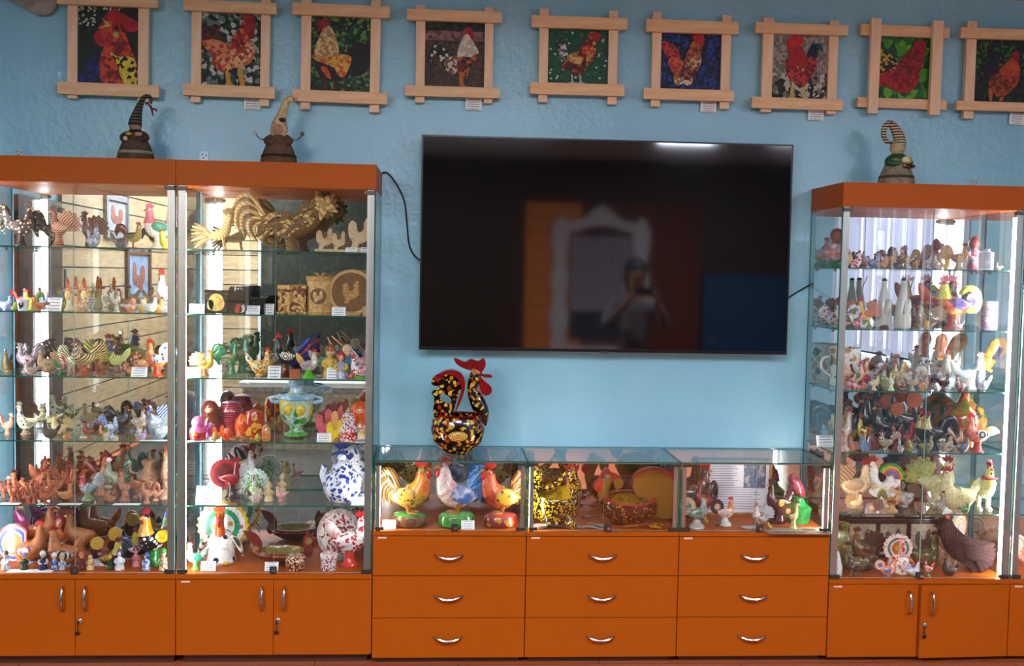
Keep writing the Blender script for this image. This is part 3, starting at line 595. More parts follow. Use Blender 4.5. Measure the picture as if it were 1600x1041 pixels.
# ------------------------------------------------------------------ far left showcase
c = 1
bird((c, 1), 24, 'm', 66, 'rooster', 'R', 'cres', 'cone', '4a3020/d8c8a8:dots:12:.5 3c2618/d8c8a8:dots:9:.5 5a3a26 5a3a26/e0d0b0:dots:10:.5', 'dark brown clay rooster covered with cream dots')
bird((c, 1), 92, 'm', 60, 'tall', 'L', 'fan', 'cone', '8a4a2e/c08868:str:16:.6 a05c3c/e0b898:vstr:16:.6 6a3420 a4603e/e6c6a8:vstr:20:.6', 'terracotta rooster with pale scalloped wings')
bird((c, 1), 146, 'm', 36, 'hen', 'r', 'up', 'cone', 'e8e4e0/8890a0:mot:5 d8d4d0 5a6070 b8b4b8', 'small white hen with grey outlines')
bird((c, 1), 208, 'm', 40, 'rooster', 'R', 'cres', 'legs', '8a7a3a/b0a050:mot:8 4a1818/7a2a2a:mot:6 b02a20 6a5a20 5a5a28', 'olive gold rooster with a dark maroon tail')
t = bird((c, 1), 248, 'm', 68, 'rooster', 'L', 'plume', 'cone', 'ecd8c8/f0e4d8:mot:6 f0b8c0/b8e0c8/d8b0d8:vstr:10 f08098 58b090 f0e0c8 f08aa0', 'pastel rooster with pink comb and pale rainbow tail')
bird((c, 1), 258, 'f', 29, 'chick', 'L', 'plume', 'cone', 'e8e030/f4f060:mot:5 f0e8a0/c090d0:mot:8 e07028 - d8d028', 'little lemon yellow chick with a flowered tail')
bird((c, 2), 9, 'f', 25, 'hen', 'R', 'up', 'cone', 'e0e4f0/8090c8:mot:6 a8b0d8 7080c0', 'tiny white and blue porcelain hen')
bird((c, 2), 21, 'f', 14, 'chick', 'R', 'up', '', 'e0c050/80a040:mot:6 c0a040 d06030', 'tiny yellow and green chick')
bird((c, 2), 33, 'k', 30, 'rooster', 'R', 'cres', 'cone', 'd8d0c8/d04030:mot:7 b03028 c82820', 'red headed pale rooster behind the white cup')
vessel((c, 2), 36, 'f', 17, [(.36, 0), (.4, .03), (.52, .9), (.54, 1), (.5, 1), (.38, .1), (.02, .08)], 'f0efec:none:4', 'white cup printed with a black rooster', 'cup', 'cup', [('print', ext([(x * .6 - .2, .15 + z * .65) for x, z in ROOST2D], .02, 'yz', .5), BLACK)])
bird((c, 2), 48, 'm', 30, 'rooster', 'L', 'cres', 'cone', '8aa030/d0c850:mot:6 5a7a28 c82a20', 'yellow green rooster with red comb')
bird((c, 2), 60, 'f', 24, 'hen', 'L', 'low', 'cone', 'a86030/d89050:mot:7 8a4a24/c88050:str:18 b03020 c07838', 'orange brown clay hen with long striped tail')
bird((c, 2), 69, 'k', 26, 'rooster', 'R', 'up', 'cone', 'b8c4e0/8898c8:mot:6 a0acd0 8890b8', 'pale blue little rooster')
card((c, 2), 84, 22, 20, 'blank white folded card', 'e')
for k, (uu, hh, cc) in enumerate(((109, 46, 'left tower'), (120, 48, 'middle tower'), (133, 47, 'right tower'))):
    bird((c, 2), uu, ('m', 'n', 'm')[k], hh, 'tall', 'V', 'up', 'cone', 'f0d8a8/e08a30:dots:9 f0dcb8/c87030:dots:9 d04020 e8c890/c86828:dots:8 f0e0c0 e8a030/c85020:str:16', ['cream spotted rooster with orange neck, left of three alike', 'tallest cream spotted rooster with orange neck, middle of three', 'cream spotted rooster with orange neck, right of three alike'][k], None, 'orange necked spotted roosters')
bird((c, 2), 125, 'f', 27, 'hen', 'L', 'up', 'cone', 'd88a40/f0d0a0:str:14 e8c8a0 c84020 f0d8b8', 'orange banded hen with cream wings')
bird((c, 2), 133, -.335, 14, 'hen', 'R', 'up', '', 'f0e8d8/8a4a28:mot:8 e8dcc8 8a4028', 'tiny white hen with brown blots')
bird((c, 2), 165, 'm', 36, 'tall', 'L', 'up', 'cone', 'd8d0b0/7a6a38:dots:9 c8c0a0/806a30:dots:8 a03a28 c8bc98', 'greyish cream rooster with brown spots')
bird((c, 2), 182, 'e', 34, 'tall', 'R', 'up', 'cone', 'e0d8c0/6a7a40:dots:8 d0c8a8/6a5a28:dots:8 8a3a28', 'cream rooster with green spots and upright tail')
for k, uu in enumerate((203, 221, 248)):
    bird((c, 2), uu, 'em'[k % 2], 23, 'chick', 'R', 'low', 'cone', ['d8cfc0/e88a50:mot:3 d8d0c4 d03828 e0d8cc', 'e8d8b0/e0b040:mot:3 d8d0c4 e09030 d8ccb8', 'd8b890/e0a848:mot:3 cfc0a8 c02c20 c8a878'][k], ['pale chick with an orange head', 'pale chick with a yellow head', 'sand coloured chick with a red comb'][k])
bird((c, 2), 235, 'f', 27, 'hen', 'R', 'up', 'cone', 'f4f0e8:none:5 f0e8e0 c83028 - 3a9a4a', 'white hen on a green foot')
bird((c, 2), 263, 'm', 64, 'rooster', 'p', 'plume', 'cone', 'f4f2f0:none:5 f0e8e8/e06868:mot:5 e04850 - f0e8e8', 'tall white rooster with coral red comb')
bird((c, 3), 12, 'm', 36, 'hen', 'V', 'up', 'mound', '3a2a1c/7a6a3a/4a4020:mot:8:.5 3c2c1c 4a3020', 'dark mottled stump shaped hen')
bird((c, 3), 41, 'm', 44, 'rooster', 'L', 'plume', 'cone', '6a5060/a08890:mot:6 5a4a58/988088:vstr:12 4a2a30 c8b8b0/7a4a50:str:15', 'grey purple rooster with striped wings')
bird((c, 3), 49, 'f', 24, 'hen', 'L', 'low', '', 'cdbfa8/8a5048:ring:14 b8a898/8a5048:str:14 8a4038', 'sand coloured hen with purple swirls')
bird((c, 3), 60, 'n', 46, 'rooster', 'R', 'cres', 'cone', '5a4a44/2e2624:mot:6 4a3c38 3a2a28', 'dark smoky brown rooster')
bird((c, 3), 77, 'm', 40, 'hen', 'L', 'fan', 'cone', '7a5c42/a88a68:mot:7:.6 6a5038/b89870:vstr:14:.6 6a4a30', 'brown ruffled clay hen')
bird((c, 3), 95, 'f', 28, 'tall', 'R', 'up', 'cone', 'e8d8d0/d04040:mot:4 2a7a38 d03038 2a8a40 2a7a38', 'little red and white bird on a green cone')
bird((c, 3), 113, 'm', 46, 'rooster', 'R', 'cres', 'cone', '8a8a70/e0d8a8:vstr:12 d8d0a0/5a5a50:vstr:12 6a5a50 - a85a30', 'grey rooster with long cream tail feathers')
bird((c, 3), 128, 'f', 56, 'rooster', 'l', 'cres', 'cone', '4a3058/d8c070:vstr:14 3c2850/e0c868:vstr:14 7a2040 5a3a60/e8d070:vstr:14 b85a30', 'purple rooster with yellow stripes on an orange clay cone')
bird((c, 3), 145, 'n', 48, 'rooster', 'R', 'cres', 'cone', '4c3450/9a6a50:vstr:12 4a3050 8a2030 - 9a4a30', 'dusky purple rooster standing behind the striped one')
bird((c, 3), 158, 'm', 60, 'rooster', 'R', 'up', 'cone', 'c8b848/5a7a30:mot:6 5a6a30/d8c850:vstr:12 8a1a30 3a8a40 a05a34 3a3a70', 'yellow green rooster with purple neck and crimson crest')
bird((c, 3), 156, -.335, 26, 'whistle', 'L', 'pipe', 'cone', 'a8602e/7a4420:mot:6:.6 8a4c28 7a3a20 - b86a3c', 'plain orange brown whistle in front of the crested rooster')
bird((c, 3), 183, 'm', 46, 'rooster', 'L', 'up', 'cone', '8a9a48/d8d890:vstr:14 a8b058/e0e0a0:vstr:12 8a2a30 - 8a5a40', 'pale green striped bird with red crest')
bird((c, 3), 206, 'f', 28, 'hen', 'R', 'disc', 'cone', 'c88a58/7a3a28:dots:7 8a4a30/e0c0a0:dots:6 b04828 d8a878', 'tan hen with brown spotted round tail')
bird((c, 3), 224, 'm', 38, 'rooster', 'R', 'disc', 'cone', 'd89868/8a4028:dots:7 8a4a34/d8b090:dots:6 c05030 e0b088', 'tan rooster with brown spots and round tail')
card((c, 3), 217, 24, 15, 'white printed card below the tan spotted rooster')
bird((c, 3), 250, 'f', 57, 'rooster', 'L', 'disc', 'cone', 'e8702c/f0a060:mot:5 f0ece8/5a78c0:dots:9 e04a20 f0ece8/4a6ac0:dots:9 e05828', 'bright orange rooster with blue dotted white tail')
bird((c, 4), 4, 'm', 32, 'rooster', 'R', 'plume', 'cone', 'a86a50/d0a088:mot:6:.6 9a5a44 8a3a30', 'rosy terracotta rooster cut by the left edge')
bird((c, 4), 40, 'm', 50, 'whistle', 'L', 'pipe', 'cone', 'd8ccb0/3a2e24:dots:8 c8bc98 4a3a30 8a8a70/2e2620:dots:6 d0c0a0/7a3a30:str:20', 'cream whistle bird with dark spots on a banded foot')
bird((c, 4), 76, 'n', 44, 'rooster', 'L', 'pipe', 'cone', 'd0c8a0/5a6a4a:mot:6 b8b890 8a8a8a 4a5a40/d8d0a0:mot:8', 'cream and green bird with grey crest')
bird((c, 4), 78, 'f', 30, 'hen', 'L', 'up', '', '4a4440/6a5e54:mot:6:.6 3e3836 5a2a24', 'dark grey clay hen with ruffled feathers')
bird((c, 4), 94, 'm', 32, 'hen', 'L', 'fan', '', 'b8a070/d8c498:vstr:14:.6 c0a878/8a7040:vstr:16:.6 a08050', 'straw coloured woven hen')
bird((c, 4), 104, -.335, 16, 'hen', 'R', 'up', '', 'a8682c/d09048:mot:6 3a5a30 8a3a1c', 'small orange boat shaped hen')
bird((c, 4), 117, 'f', 23, 'hen', 'R', 'up', '', '2e4a34/b8b890:ring:12 2a3a2c 6a3028', 'small dark green hen with rings')
bird((c, 4), 139, 'f', 28, 'rooster', 'L', 'plume', 'cone', '7a2a20/a85a3a:mot:6 5a201a 8a1c18 - a07040', 'small dark red hen shaped rooster')
bird((c, 4), 159, 'f', 24, 'tall', 'L', 'up', 'cone', 'c0602a/e09040:mot:6 7a8a50 b02a1c - 6a8a5a', 'small orange bird on a pale green foot')
bird((c, 4), 147, 'm', 38, 'hen', 'R', 'up', 'cone', '5a5048/8a8074:mot:6 4a4440 4a3830', 'grey brown hen beside the blue and white rooster')
bird((c, 4), 174, 'e', 36, 'rooster', 'R', 'cres', 'cone', '20283c/c8d4e8:mot:5 b8c8e8/4a6ab0:vstr:10 2a3050 dce4f0', 'dark blue and white ceramic rooster')
bird((c, 4), 189, 'n', 42, 'rooster', 'R', 'cres', 'cone', '1c1e26/3a4050:mot:5 20242c 8a2820', 'nearly black rooster with a red comb')
bird((c, 4), 218, 'm', 46, 'rooster', 'r', 'up', 'cone', '8a5a3a/e0d0b8:mot:9 5a3a2a/d0b890:vstr:14 9a2a20 3a3a44/e0d8d0:mot:10', 'speckled brown and white rooster')
bird((c, 4), 222, -.33, 20, 'hen', 'R', 'up', '', 'c87838/b8c4e8:mot:6 8a98c8 b03a20', 'small blue and orange hen before the speckled rooster')
bird((c, 4), 244, 'm', 52, 'rooster', 'L', 'fan', 'cone', 'e4e8f4/4a68b8:mot:7 d8e0f4/3a5ab0:vstr:14 7a3028 8098d8/e8ecf8:mot:8', 'white and cobalt blue porcelain rooster')
bird((c, 4), 262, 'f', 46, 'hen', 'L', 'fan', 'cone', 'd0d4d0/8a98a0:mot:8 c0c8c8/7a8a94:vstr:14 a07068', 'pale grey glazed hen by the side pane')
card((c, 4), 125, 28, 4, 'white card lying by the small dark red hen', 'e', flatd=.04); card((c, 4), 240, 40, 4, 'long white card lying by the grey glazed hen', 'f', flatd=.03)
random.seed(11)
TERRA = ['9a5034/b8704c:mot:6:.7', '8a4630/a8603e:mot:6:.7', 'a85c3c/c88460:mot:6:.7']
pos = [(4, 'm', 24), (14, 'n', 22), (22, 'f', 30), (31, 'm', 34), (30, 'f', 24), (39, 'n', 40), (41, 'm', 30), (44, 'f', 22), (50, 'e', 32), (54, 'n', 48), (56, 'f', 30), (63, 'm', 46), (66, 'n', 56), (64, 'f', 24), (72, 'e', 34), (83, 'n', 44), (92, 'n', 46), (102, 'n', 44), (112, 'n', 46), (122, 'n', 44), (88, 'm', 30), (74, 'f', 30)]
ORD = ['first', 'second', 'third', 'fourth', 'fifth', 'sixth', 'seventh', 'eighth', 'ninth']; RN = {'f': 'front row', 'e': 'second row', 'm': 'third row', 'n': 'back row'}
for k, (uu, dd, hh) in enumerate(pos):
    nth = sorted(q[0] for q in pos if q[1] == dd).index(uu)
    kk = TERRA[k % 3]; bird((c, 5), uu, dd, hh, ('tall', 'whistle')[k % 2], random.choice('RLrl'), ('up', 'pipe')[k % 2], 'cone', f'{kk} {kk} 8a3020', f'small terracotta rooster, {ORD[nth]} from left in {RN[dd]},', 'terracotta_rooster', 'crowd of small terracotta roosters')
bird((c, 5), 101, 'f', 34, 'whistle', 'R', 'pipe', '', 'b8784a/d09868:mot:5:.6 b8784a a05030', 'tan clay ocarina bird with a long pipe tail')
bird((c, 5), 137, 'e', 44, 'rooster', 'l', 'cres', 'mound', 'd8d4cc/8a98a8:mot:7 8a8a8a/d0d0d0:vstr:16 c02a2c b8c4d0/5a6a78:vstr:14 8a9a6a c83038', 'white and grey rooster with a big red comb')
bird((c, 5), 180, 'n', 58, 'rooster', 'l', 'cres', 'cone', '6a7a58/a8a890:mot:6 7a8a7a/3a5a4a:vstr:12 a81c28 - 8a5a40', 'green grey rooster with crimson comb')
bird((c, 5), 158, 'n', 62, 'tall', 'R', 'up', 'cone', 'b07850/c89870:mot:6:.6 8a3a2a a02828', 'tan clay rooster with red wings', None)
bird((c, 5), 195, 'e', 48, 'tall', 'L', 'low', 'cone', 'a87058/c09078:mot:5:.7 a06850 9a6048', 'cone shaped plain clay bird')
bird((c, 5), 172, 'f', 22, 'hen', 'L', 'up', '', '9a644c/b88468:mot:6:.7 9a644c 8a5040', 'low plain clay hen')
bird((c, 5), 213, 'm', 34, 'whistle', 'L', 'pipe', 'cone', 'a06a50/b88a70:mot:5:.7 a06a50 9a5a44', 'plain clay bird beside the two handled jug')
vessel((c, 5), 233, 'n', 54, [(.2, 0), (.22, .05), (.12, .14), (.3, .35), (.32, .5), (.2, .68), (.15, .8), (.22, .96), (.2, 1), (.12, .85), (.02, .8)], '9a7058/b08a70:mot:5:.7', 'unglazed clay jug with two handles', 'clay_jug', 'jug', [('handle', loft([(0, s * .26, .6, .03), (0, s * .5, .66, .035), (0, s * .52, .85, .03), (0, s * .5, .95, .02)], 1, 8, 3), '9a7058/b08a70:mot:5:.7') for s in (-1, 1)])
bird((c, 5), 229, 'f', 36, 'rooster', 'L', 'cres', 'cone', 'a86e54/c08e74:mot:5:.7 a86e54 9a6048', 'plain clay rooster on a foot'); bird((c, 5), 243, 'e', 34, 'whistle', 'L', 'pipe', 'cone', 'b07e62/c89a80:mot:5:.7 b07e62 9a6a50', 'plain clay bird with slanted tail')
bird((c, 5), 262, 'm', 80, 'tall', 'V', 'up', 'cone', 'b8846a/d0a890:mot:5:.7 b8846a a87058', 'tallest plain clay bird by the side pane')
card((c, 5), 16, 30, 5, 'white card lying in front of the terracotta roosters', 'f', flatd=.035); card((c, 5), 109, 34, 5, 'white card lying below the ocarina bird', 'f', flatd=.035); card((c, 5), 198, 40, 5, 'white card lying before the clay birds', 'f', flatd=.035)
# bottom board
BR = 'a86430/b87840:mot:4:.5'
t = bird((c, 6), 20, 'm', 66, 'hen', 'R', 'none', 'cone', f'{BR} - c02838 8a3060/f0e8e0:ring:8 e8e4f0/4a58a8:str:26 {BR}', 'large brown clay rooster with colourful banded tail')
for k, (r, cc) in enumerate(((.46, 'b03a34:none:4:.4'), (.41, 'efeaf0:none:4:.4'), (.37, '4a5aa8:none:4:.4'), (.29, 'efeaf0:none:4:.4'), (.26, 'd88a30:none:4:.4'))):
    obj('tail_band', ext([(0, -.3)] + disc(-.28, .46, r, 0, 0, 40, 40, 280), .12 + .02 * k), cc, t, (-.12, 0, 0), (0, 0, 0))
bird((c, 6), 100, 'e', 64, 'hen', 'L', 'up', 'cone', f'{BR} {BR} a02c28 4a3a3a/c8c4c0:ring:9 e8e4f0/5a5aa0:str:26 {BR}', 'large brown clay hen with dark oval on wing')
bird((c, 6), 62, 'k', 82, 'rooster', 'R', 'up', 'cone', f'{BR} 8a2a60/a83a78:mot:5 8a2048 c87838 e0e0ec/5a4a80:str:26', 'tall brown clay rooster with magenta tail behind the others')
doll((c, 6), 97, 'k', 66, '8a4030/c87848:mot:6 a85a38 c88858 9a2020', 'brown clay woman with red hair holding a bird', 'scarf')
bird((c, 6), 122, 'k', 72, 'rooster', 'L', 'none', 'cone', f'9a5c30/b07440:mot:4:.5 {BR} 8a3a28', 'brown clay rooster half hidden behind the plain hen')
CR = 'd8b860/b08830:ring:22'
for k, (uu, dd, hh, lab) in enumerate(((172, 'e', 46, 'front maroon rooster with cream spiral tail and yellow face'), (200, 'n', 50, 'rear maroon rooster with cream spiral tail and yellow face'))):
    t = bird((c, 6), uu, dd, hh, 'hen', 'R', 'none', 'cone', '7a2430/5a1820:mot:6 - 8a1c2c e0b850/7a2430:ring:16 e8d8a0/6a2030:str:24 c8b040', lab)
    obj('tail_spiral', mesh('spir', lambda: ext(disc(0, 0, .21, 0, 0, 32), .1)), CR, t, (-.42, 0, .78)); obj('tail_spiral', mesh('spir', None), '6a2430/3a1018:ring:22', t, (-.5, .02, .42), (0, 0, 0), .8); obj('tail_stem', loft([(-.2, .4, .08), (-.36, .6, .06)], .8, 8, 2), '7a2430:none:6', t)
bird((c, 6), 222, 'm', 44, 'rooster', 'R', 'cres', 'cone', '2a1c34/5a3060:mot:6 40304c/3a9a50/8a60c0:vstr:10 a02028 c8c8d0 c8a838', 'black and purple rooster with green striped tail')
bird((c, 6), 250, 'e', 92, 'rooster', 'p', 'cres', 'cone', '201c24/e8e0e0:dots:12 3a7a3a/e08030/4060b0:vstr:9 a82028 e08a28/f0c030:mot:4 3a8a3c e0a828', 'big black rooster with white dots and a yellow head')
pep = [(9, 30, '4a6a3a/e8e8f0:mot:5 e8e8f0 e8c8b0 5a6458', 'painted clay peasant in green with a grey cap', 'cap'), (38, 27, '2e4428/3a5a34:mot:5 2e4428 e0c0a8 8a88b8', 'painted clay peasant in dark green holding a ball', 'cap'), (67, 30, '2c2858/3a3878:mot:5 e8e0d8 e8c8b0 e8e4e0', 'singing clay figure in dark blue with white hat', 'cap'), (85, 27, 'e4e0e4/4a60a8:mot:5 4a60a8 e8c8b0 ece8e8', 'singing clay figure in white and light blue', 'cap'), (97, 23, '3a4048/d8d8e0:mot:6 c8ccd8 e8c8a8 d8c080', 'small clay figure in grey armour colours', 'cap'),
       (128, 28, '6a2420/8a3028:mot:5 5a2020 e0b890 e07838', 'clay figure in maroon with an orange hat', 'cap'), (141, 26, 'd89848/e8d8b0:mot:6 c87838 e0b890 c87030', 'clay figure in mustard holding a white goat', 'comb'), (172, 26, '3a8a3a/1c2a1c:mot:4 2a2a20 e0c840 d8c030', 'green and black chick figure with yellow cap', 'comb'), (187, 33, 'eceaf0:none:4 e4e4ec e4e0e8 4a3a70', 'white clay girl with spread skirt and purple hair', 'scarf'),
       (230, 29, 'e8e8f4/4058b0:mot:7 4a60b8/e8e8f4:mot:8 e8c8b0 4058b0', 'clay figure in blue and white robe with hood', 'scarf'), (219, 31, 'c86a70/e0a0a0:mot:6 c86a70 e8c0a8 b83a40', 'rosy clay figure behind the blue hooded one', 'cap'), (256, 35, 'e8dcb0/c84030:flor:8 e0d8a8/3a8a50:mot:7 e8c8a8 3a9a3c', 'clay figure in cream flowered coat and green hat', 'cap')]
for (uu, hh, cc, lab, hat) in pep: doll((c, 6), uu, 'f' if hh != 31 else 'e', hh, cc, lab, hat, random.choice(('V', 'q', 'p')))
card((c, 6), 48, 68, 8, 'long white card lying among the clay peasants', -.335, flatd=.05); card((c, 6), 151, 22, 14, 'white printed card behind the mustard figure', 'e')
# ------------------------------------------------------------------ second showcase
c = 2
STRAW = '8a6a38/c0985a/6a4e28:vstr:14:.7'; STRAWL = 'b8965a/dcc088:vstr:14:.7'; BIRCH = 'c8a468/dcbc84:mot:5:.6'; PALEW = 'd8b890/e6caa4:mot:4:.6'
def strawbird(u, dep, hpx, rot, label, big):
    t, h = base_thing('straw_rooster', (c, 1), u, dep, hpx, rot, label)
    if big:
        obj('body', loft([(-.5, .5, .06), (-.35, .46, .16), (-.05, .42, .2), (.25, .5, .17), (.42, .66, .14), (.52, .78, .15), (.58, .84, .1)], .9, 12, 3), STRAW, t)
        obj('leg', loft([(-.02, .34, .14), (-.02, .2, .1), (0, .08, .1), (.02, 0, .15)], 1, 12, 2), STRAW, t)
        for k in range(12):
            s = 1 - k * .045; obj('tail_leaf', mesh('straw_tail', lambda: loft([(0, 0, .05), (-.16, .16, .045), (-.3, .36, .05), (-.46, .44, .045), (-.6, .36, .04), (-.68, .16, .03), (-.7, -.04, .004)], .35, 6, 3)), STRAW if k % 2 else STRAWL, t, (-.38 + .02 * k, (k % 5 - 2) * .03, .5), (0, math.radians(-k * 7 + 4), math.radians((k % 5 - 2) * 7)), s)
        for k in range(14):
            a = math.radians(-30 + k * 24); obj('crest_leaf', mesh('straw_crest', None), STRAW if k % 3 else STRAWL, t, (.56, -.12 + (k % 3 - 1) * .05, .82), (0, a, 0), 1.75)
        for k in range(8): obj('breast_leaf', mesh('straw_crest', None), STRAWL, t, (.36 - .05 * k, (-.12 if k % 2 else -.14), .6 - .02 * k), (0, math.radians(200), 0), 1.2)
        rs = random.Random(4)
        for k in range(44):
            q = k / 44; bx_, bz_ = -.42 + .95 * q, .46 + .34 * max(0, q - .45) * 1.5; an = rs.uniform(-1, 1)
            obj('straw_leaf', mesh('straw_leaf', lambda: loft([(.06, 0, .01), (0, .03, .03), (-.1, .03, .03), (-.2, -.02, .003)], .35, 6, 2)), STRAWL if k % 3 == 0 else STRAW, t, (bx_, -.13 - .05 * math.cos(an), bz_ + .16 * an), (0, math.radians(rs.uniform(-50, 20)), math.radians(rs.uniform(-10, 10))), rs.uniform(.8, 1.3))
        obj('head_knot', ball((.56, 0, .82), (.18, .15, .17)), STRAW, t)
        for k in range(6): obj('tail_leaf', mesh('straw_tail', None), STRAW, t, (-.3, -.06 + k * .024, .4), (0, math.radians(-95 - k * 6), 0), .45)
    else:
        obj('body', loft([(-.3, .3, .06), (-.1, .34, .12), (.08, .42, .13), (.16, .6, .09), (.2, .78, .09), (.24, .84, .06)], .9, 10, 3), STRAWL, t)
        for k in range(9): obj('tail_leaf', mesh('straw_blade', lambda: loft([(0, 0, .02), (-.3, .02, .035), (-.55, -.02, .02)], .4, 6, 2)), STRAWL if k % 2 else STRAW, t, (-.2, (k % 3 - 1) * .03, .34), (0, math.radians(32 - k * 9), math.radians((k % 3 - 1) * 8)))
        for k in range(8): obj('crest_leaf', mesh('straw_crest', None), STRAW, t, (.19, 0, .82), (0, math.radians(-70 + k * 17), 0), 1.1)
        for s in (-.05, .05): obj('leg', loft([(.04, .34, .035), (.06, .15, .022), (.1, 0, .03)], 1, 8, 2), STRAWL, t, (0, s, 0))
        obj('beak', mesh('beak', None), STRAW, t, (.28, 0, .83))
        for s in (-1, 1): obj('eye', mesh('eye', None), BLACK, t, (.23, s * .07, .85))
strawbird(346, 'm', 66, 'R', 'small straw rooster with a spiky crest', False)
strawbird(456, 'm', 88, 'R', 'big shaggy straw rooster with arched tail', True)
cutout((c, 1), 505, 'm', 38, PALEW, 'pale carved wooden rooster on a block, left of three', .1); cutout((c, 1), 529, 'm', 33, PALEW, 'smallest pale carved wooden hen on a block', .1); cutout((c, 1), 562, 'e', 54, PALEW, 'largest pale carved wooden rooster on a block', .12, flip=False)
card((c, 1), 549, 18, 7, 'white card below the largest carved rooster', lines=2); card((c, 1), 570, 12, 8, 'narrow white card at the end of the shelf', lines=2)
def pbox(u, dep, w, hpx, dpt, col, label, pic=None, picmat=None, name='lacquer_box', rot='V', sh=(2, 2)):
    t, h = base_thing(name, sh, u, dep, hpx, rot, label, 'box'); a = w / hpx / 2
    obj('body', box(-dpt, dpt, -a, a, 0, .82), col, t); obj('lid', box(-dpt - .01, dpt + .01, -a - .015, a + .015, .84, 1), col, t)
    if picmat: obj('painted_front', box(dpt, dpt + .012, -a * .8, a * .8, .1, .9), picmat, t)
    if pic:
        for (poly, cc) in pic: obj('painted_motif', ext(smooth([(y * a * 1.5, .14 + z * .7) for y, z in poly], 3), .02, 'yz', dpt + .014), cc, t)
    return t
bk = solid('lacquer_black', '101010', .15)
pbox(340, 'e', 34, 36, .3, bk, 'black lacquer box painted with a golden rooster', [([(-.3, 0), (.3, 0), (.5, .4), (.3, .9), (-.1, 1), (-.45, .6)], 'd8b060/e08850/a0b870/e8d090:cell:16'), ([(-.5, .1), (-.2, .05), (-.15, .5), (-.45, .6)], 'a0b870/c8d090:mot:8')], 'd:none'.replace('d', '20180c'))
vessel((c, 2), 375, 'n', 40, [(.36, 0), (.38, .04), (.38, .6), (.39, .62), (.39, .95), (.37, 1), (.02, 1)], bk, 'round black lacquer box behind the small painted box', 'lacquer_box', 'box')
pbox(376, 'f', 22, 21, .35, bk, 'small black lacquer box painted with red roosters', [([(-.4, 0), (.1, 0), (.2, .5), (-.1, .9), (-.4, .6)], 'c83828:none:8'), ([(0, 0), (.45, .1), (.4, .8), (.1, .6)], '3a9a70/e8e0d0:mot:9')])
pbox(402, 'e', 23, 25, .3, bk, 'plain black lacquer box beside the white cards')
card((c, 2), 307, 23, 15, 'white card left of the golden rooster box'); card((c, 2), 395, 21, 14, 'white card before the plain black box'); card((c, 2), 421, 13, 16, 'white card between black box and birch box', 'e')
t = pbox(458, 'm', 42, 44, .34, 'b88a4c/8a4a28/d8b878:cell:9:.7', 'birch bark box covered with curled chips', name='birch_box')
for k in range(15): obj('bark_curl', mesh('curl', lambda: ball((0, 0, 0), (.05, .07, .045), 8, 6)), ['c8a060:none:9:.7', 'b07838:none:9:.7', 'd8bc88:none:9:.7'][k % 3], t, (.36 - (k % 2) * .06, -.46 + k * .066, .02 + (.96 if k % 2 else .02)))
def ring_prof(): return None
def canister(u, dep, hpx, label, w):
    k = w / hpx / 2
    t = vessel((c, 2), u, dep, hpx, [(k * .96, 0), (k, .03), (k, .84), (k * .97, .85), (.02, .85)], BIRCH, label, 'birch_canister', 'canister')
    obj('lid', lathe([(k * 1.06, .8), (k * 1.08, .83), (k * 1.08, .9), (k * 1.0, .92), (.01, .92)], 24), 'bb9050/d0a868:mot:8:.6', t)
    for s in (-1, 1): obj('lid_knob', loft([(0, s * .02, .91, .03), (0, s * .07, .98, .035), (0, s * .12, .99, .02), (0, s * .1, .93, .015)], .6, 8, 3), BIRCH, t)
    obj('rim', lathe([(k * 1.03, 0), (k * 1.05, .03), (k * 1.03, .06)], 24), 'bb9050/d0a868:mot:8:.6', t)
    me = ext(disc(0, .44, k * .62, 0, 0, 32), .02, 'yz', k * 1.0); obj('medallion', me, '7a5426/94683a:mot:14:.6', t); obj('medallion_bird', ext(smooth([(y * k - .02 - .35 * k, .3 + z * .28) for y, z in ROOST2D], 2), .03, 'yz', k * 1.0), 'e4cc98/d0b078:mot:9:.6', t); return t
canister(500, 'm', 64, 'birch bark canister with lid knob and round rooster medallion', 40)
t, h = base_thing('birch_platter', (c, 2), 556, 'm', 70, 'V', 'round birch bark platter with a carved rooster', 'platter')
obj('rim', ext(disc(0, .5, .5, 0, 0, 48), .3, 'yz', 0), 'c8a060/dcbc84:str:20:.6', t); obj('face', ext(disc(0, .5, .43, 0, 0, 48), .31, 'yz', .01), '7e582c/96703e:mot:18:.6', t); obj('carved_bird', ext(smooth([(y * .5 - .2, .26 + z * .5) for y, z in ROOST2D], 2), .33, 'yz', .012), 'dcb87c/b88c50:mot:12:.6', t)
obj('foot', box(-.16, .16, -.2, .2, 0, .03), BIRCH, t)
for (uu, dd, hh, lab) in ((574, 'f', 15, 'small birch bark salt box in front of the platter'),): vessel((c, 2), uu, dd, hh, [(.5, 0), (.52, .1), (.5, .5), (.54, .55), (.54, .9), (.5, 1), (.02, 1)], BIRCH, lab, 'birch_box', 'box')
card((c, 2), 529, 21, 14, 'white card in front of the birch canister')
# third shelf
bird((c, 3), 320, 'e', 40, 'rooster', 'R', 'fan', 'cone', 'b89438/d8b858:mot:5 c8a448/8a6a20:vstr:16 b08030 a88430 b88a50', 'golden rooster on a wooden foot'); card((c, 3), 302, 22, 16, 'white card left of the golden rooster')
GRN = '1e5a3c/3a8a60:mot:5'
for k, (uu, dd, hh) in enumerate(((362, 'm', 52), (378, 'n', 58))):
    bird((c, 3), uu, dd, hh, 'tall', 'R', 'cres' if k == 0 else 'up', 'cone', f'{GRN} {GRN} 2a6a48 7a7a50', ['green glazed long necked bird in front', 'taller green glazed long necked bird behind'][k])
bird((c, 3), 407, 'm', 44, 'hen', 'R', 'up', 'cone', 'dcc878/b84030:flor:9 e0cc80/3a60b0:flor:8 c03a2c e0d088/5a78c0:flor:7 d8c478/8a5a30:flor:9', 'yellow flowered ceramic rooster jug')
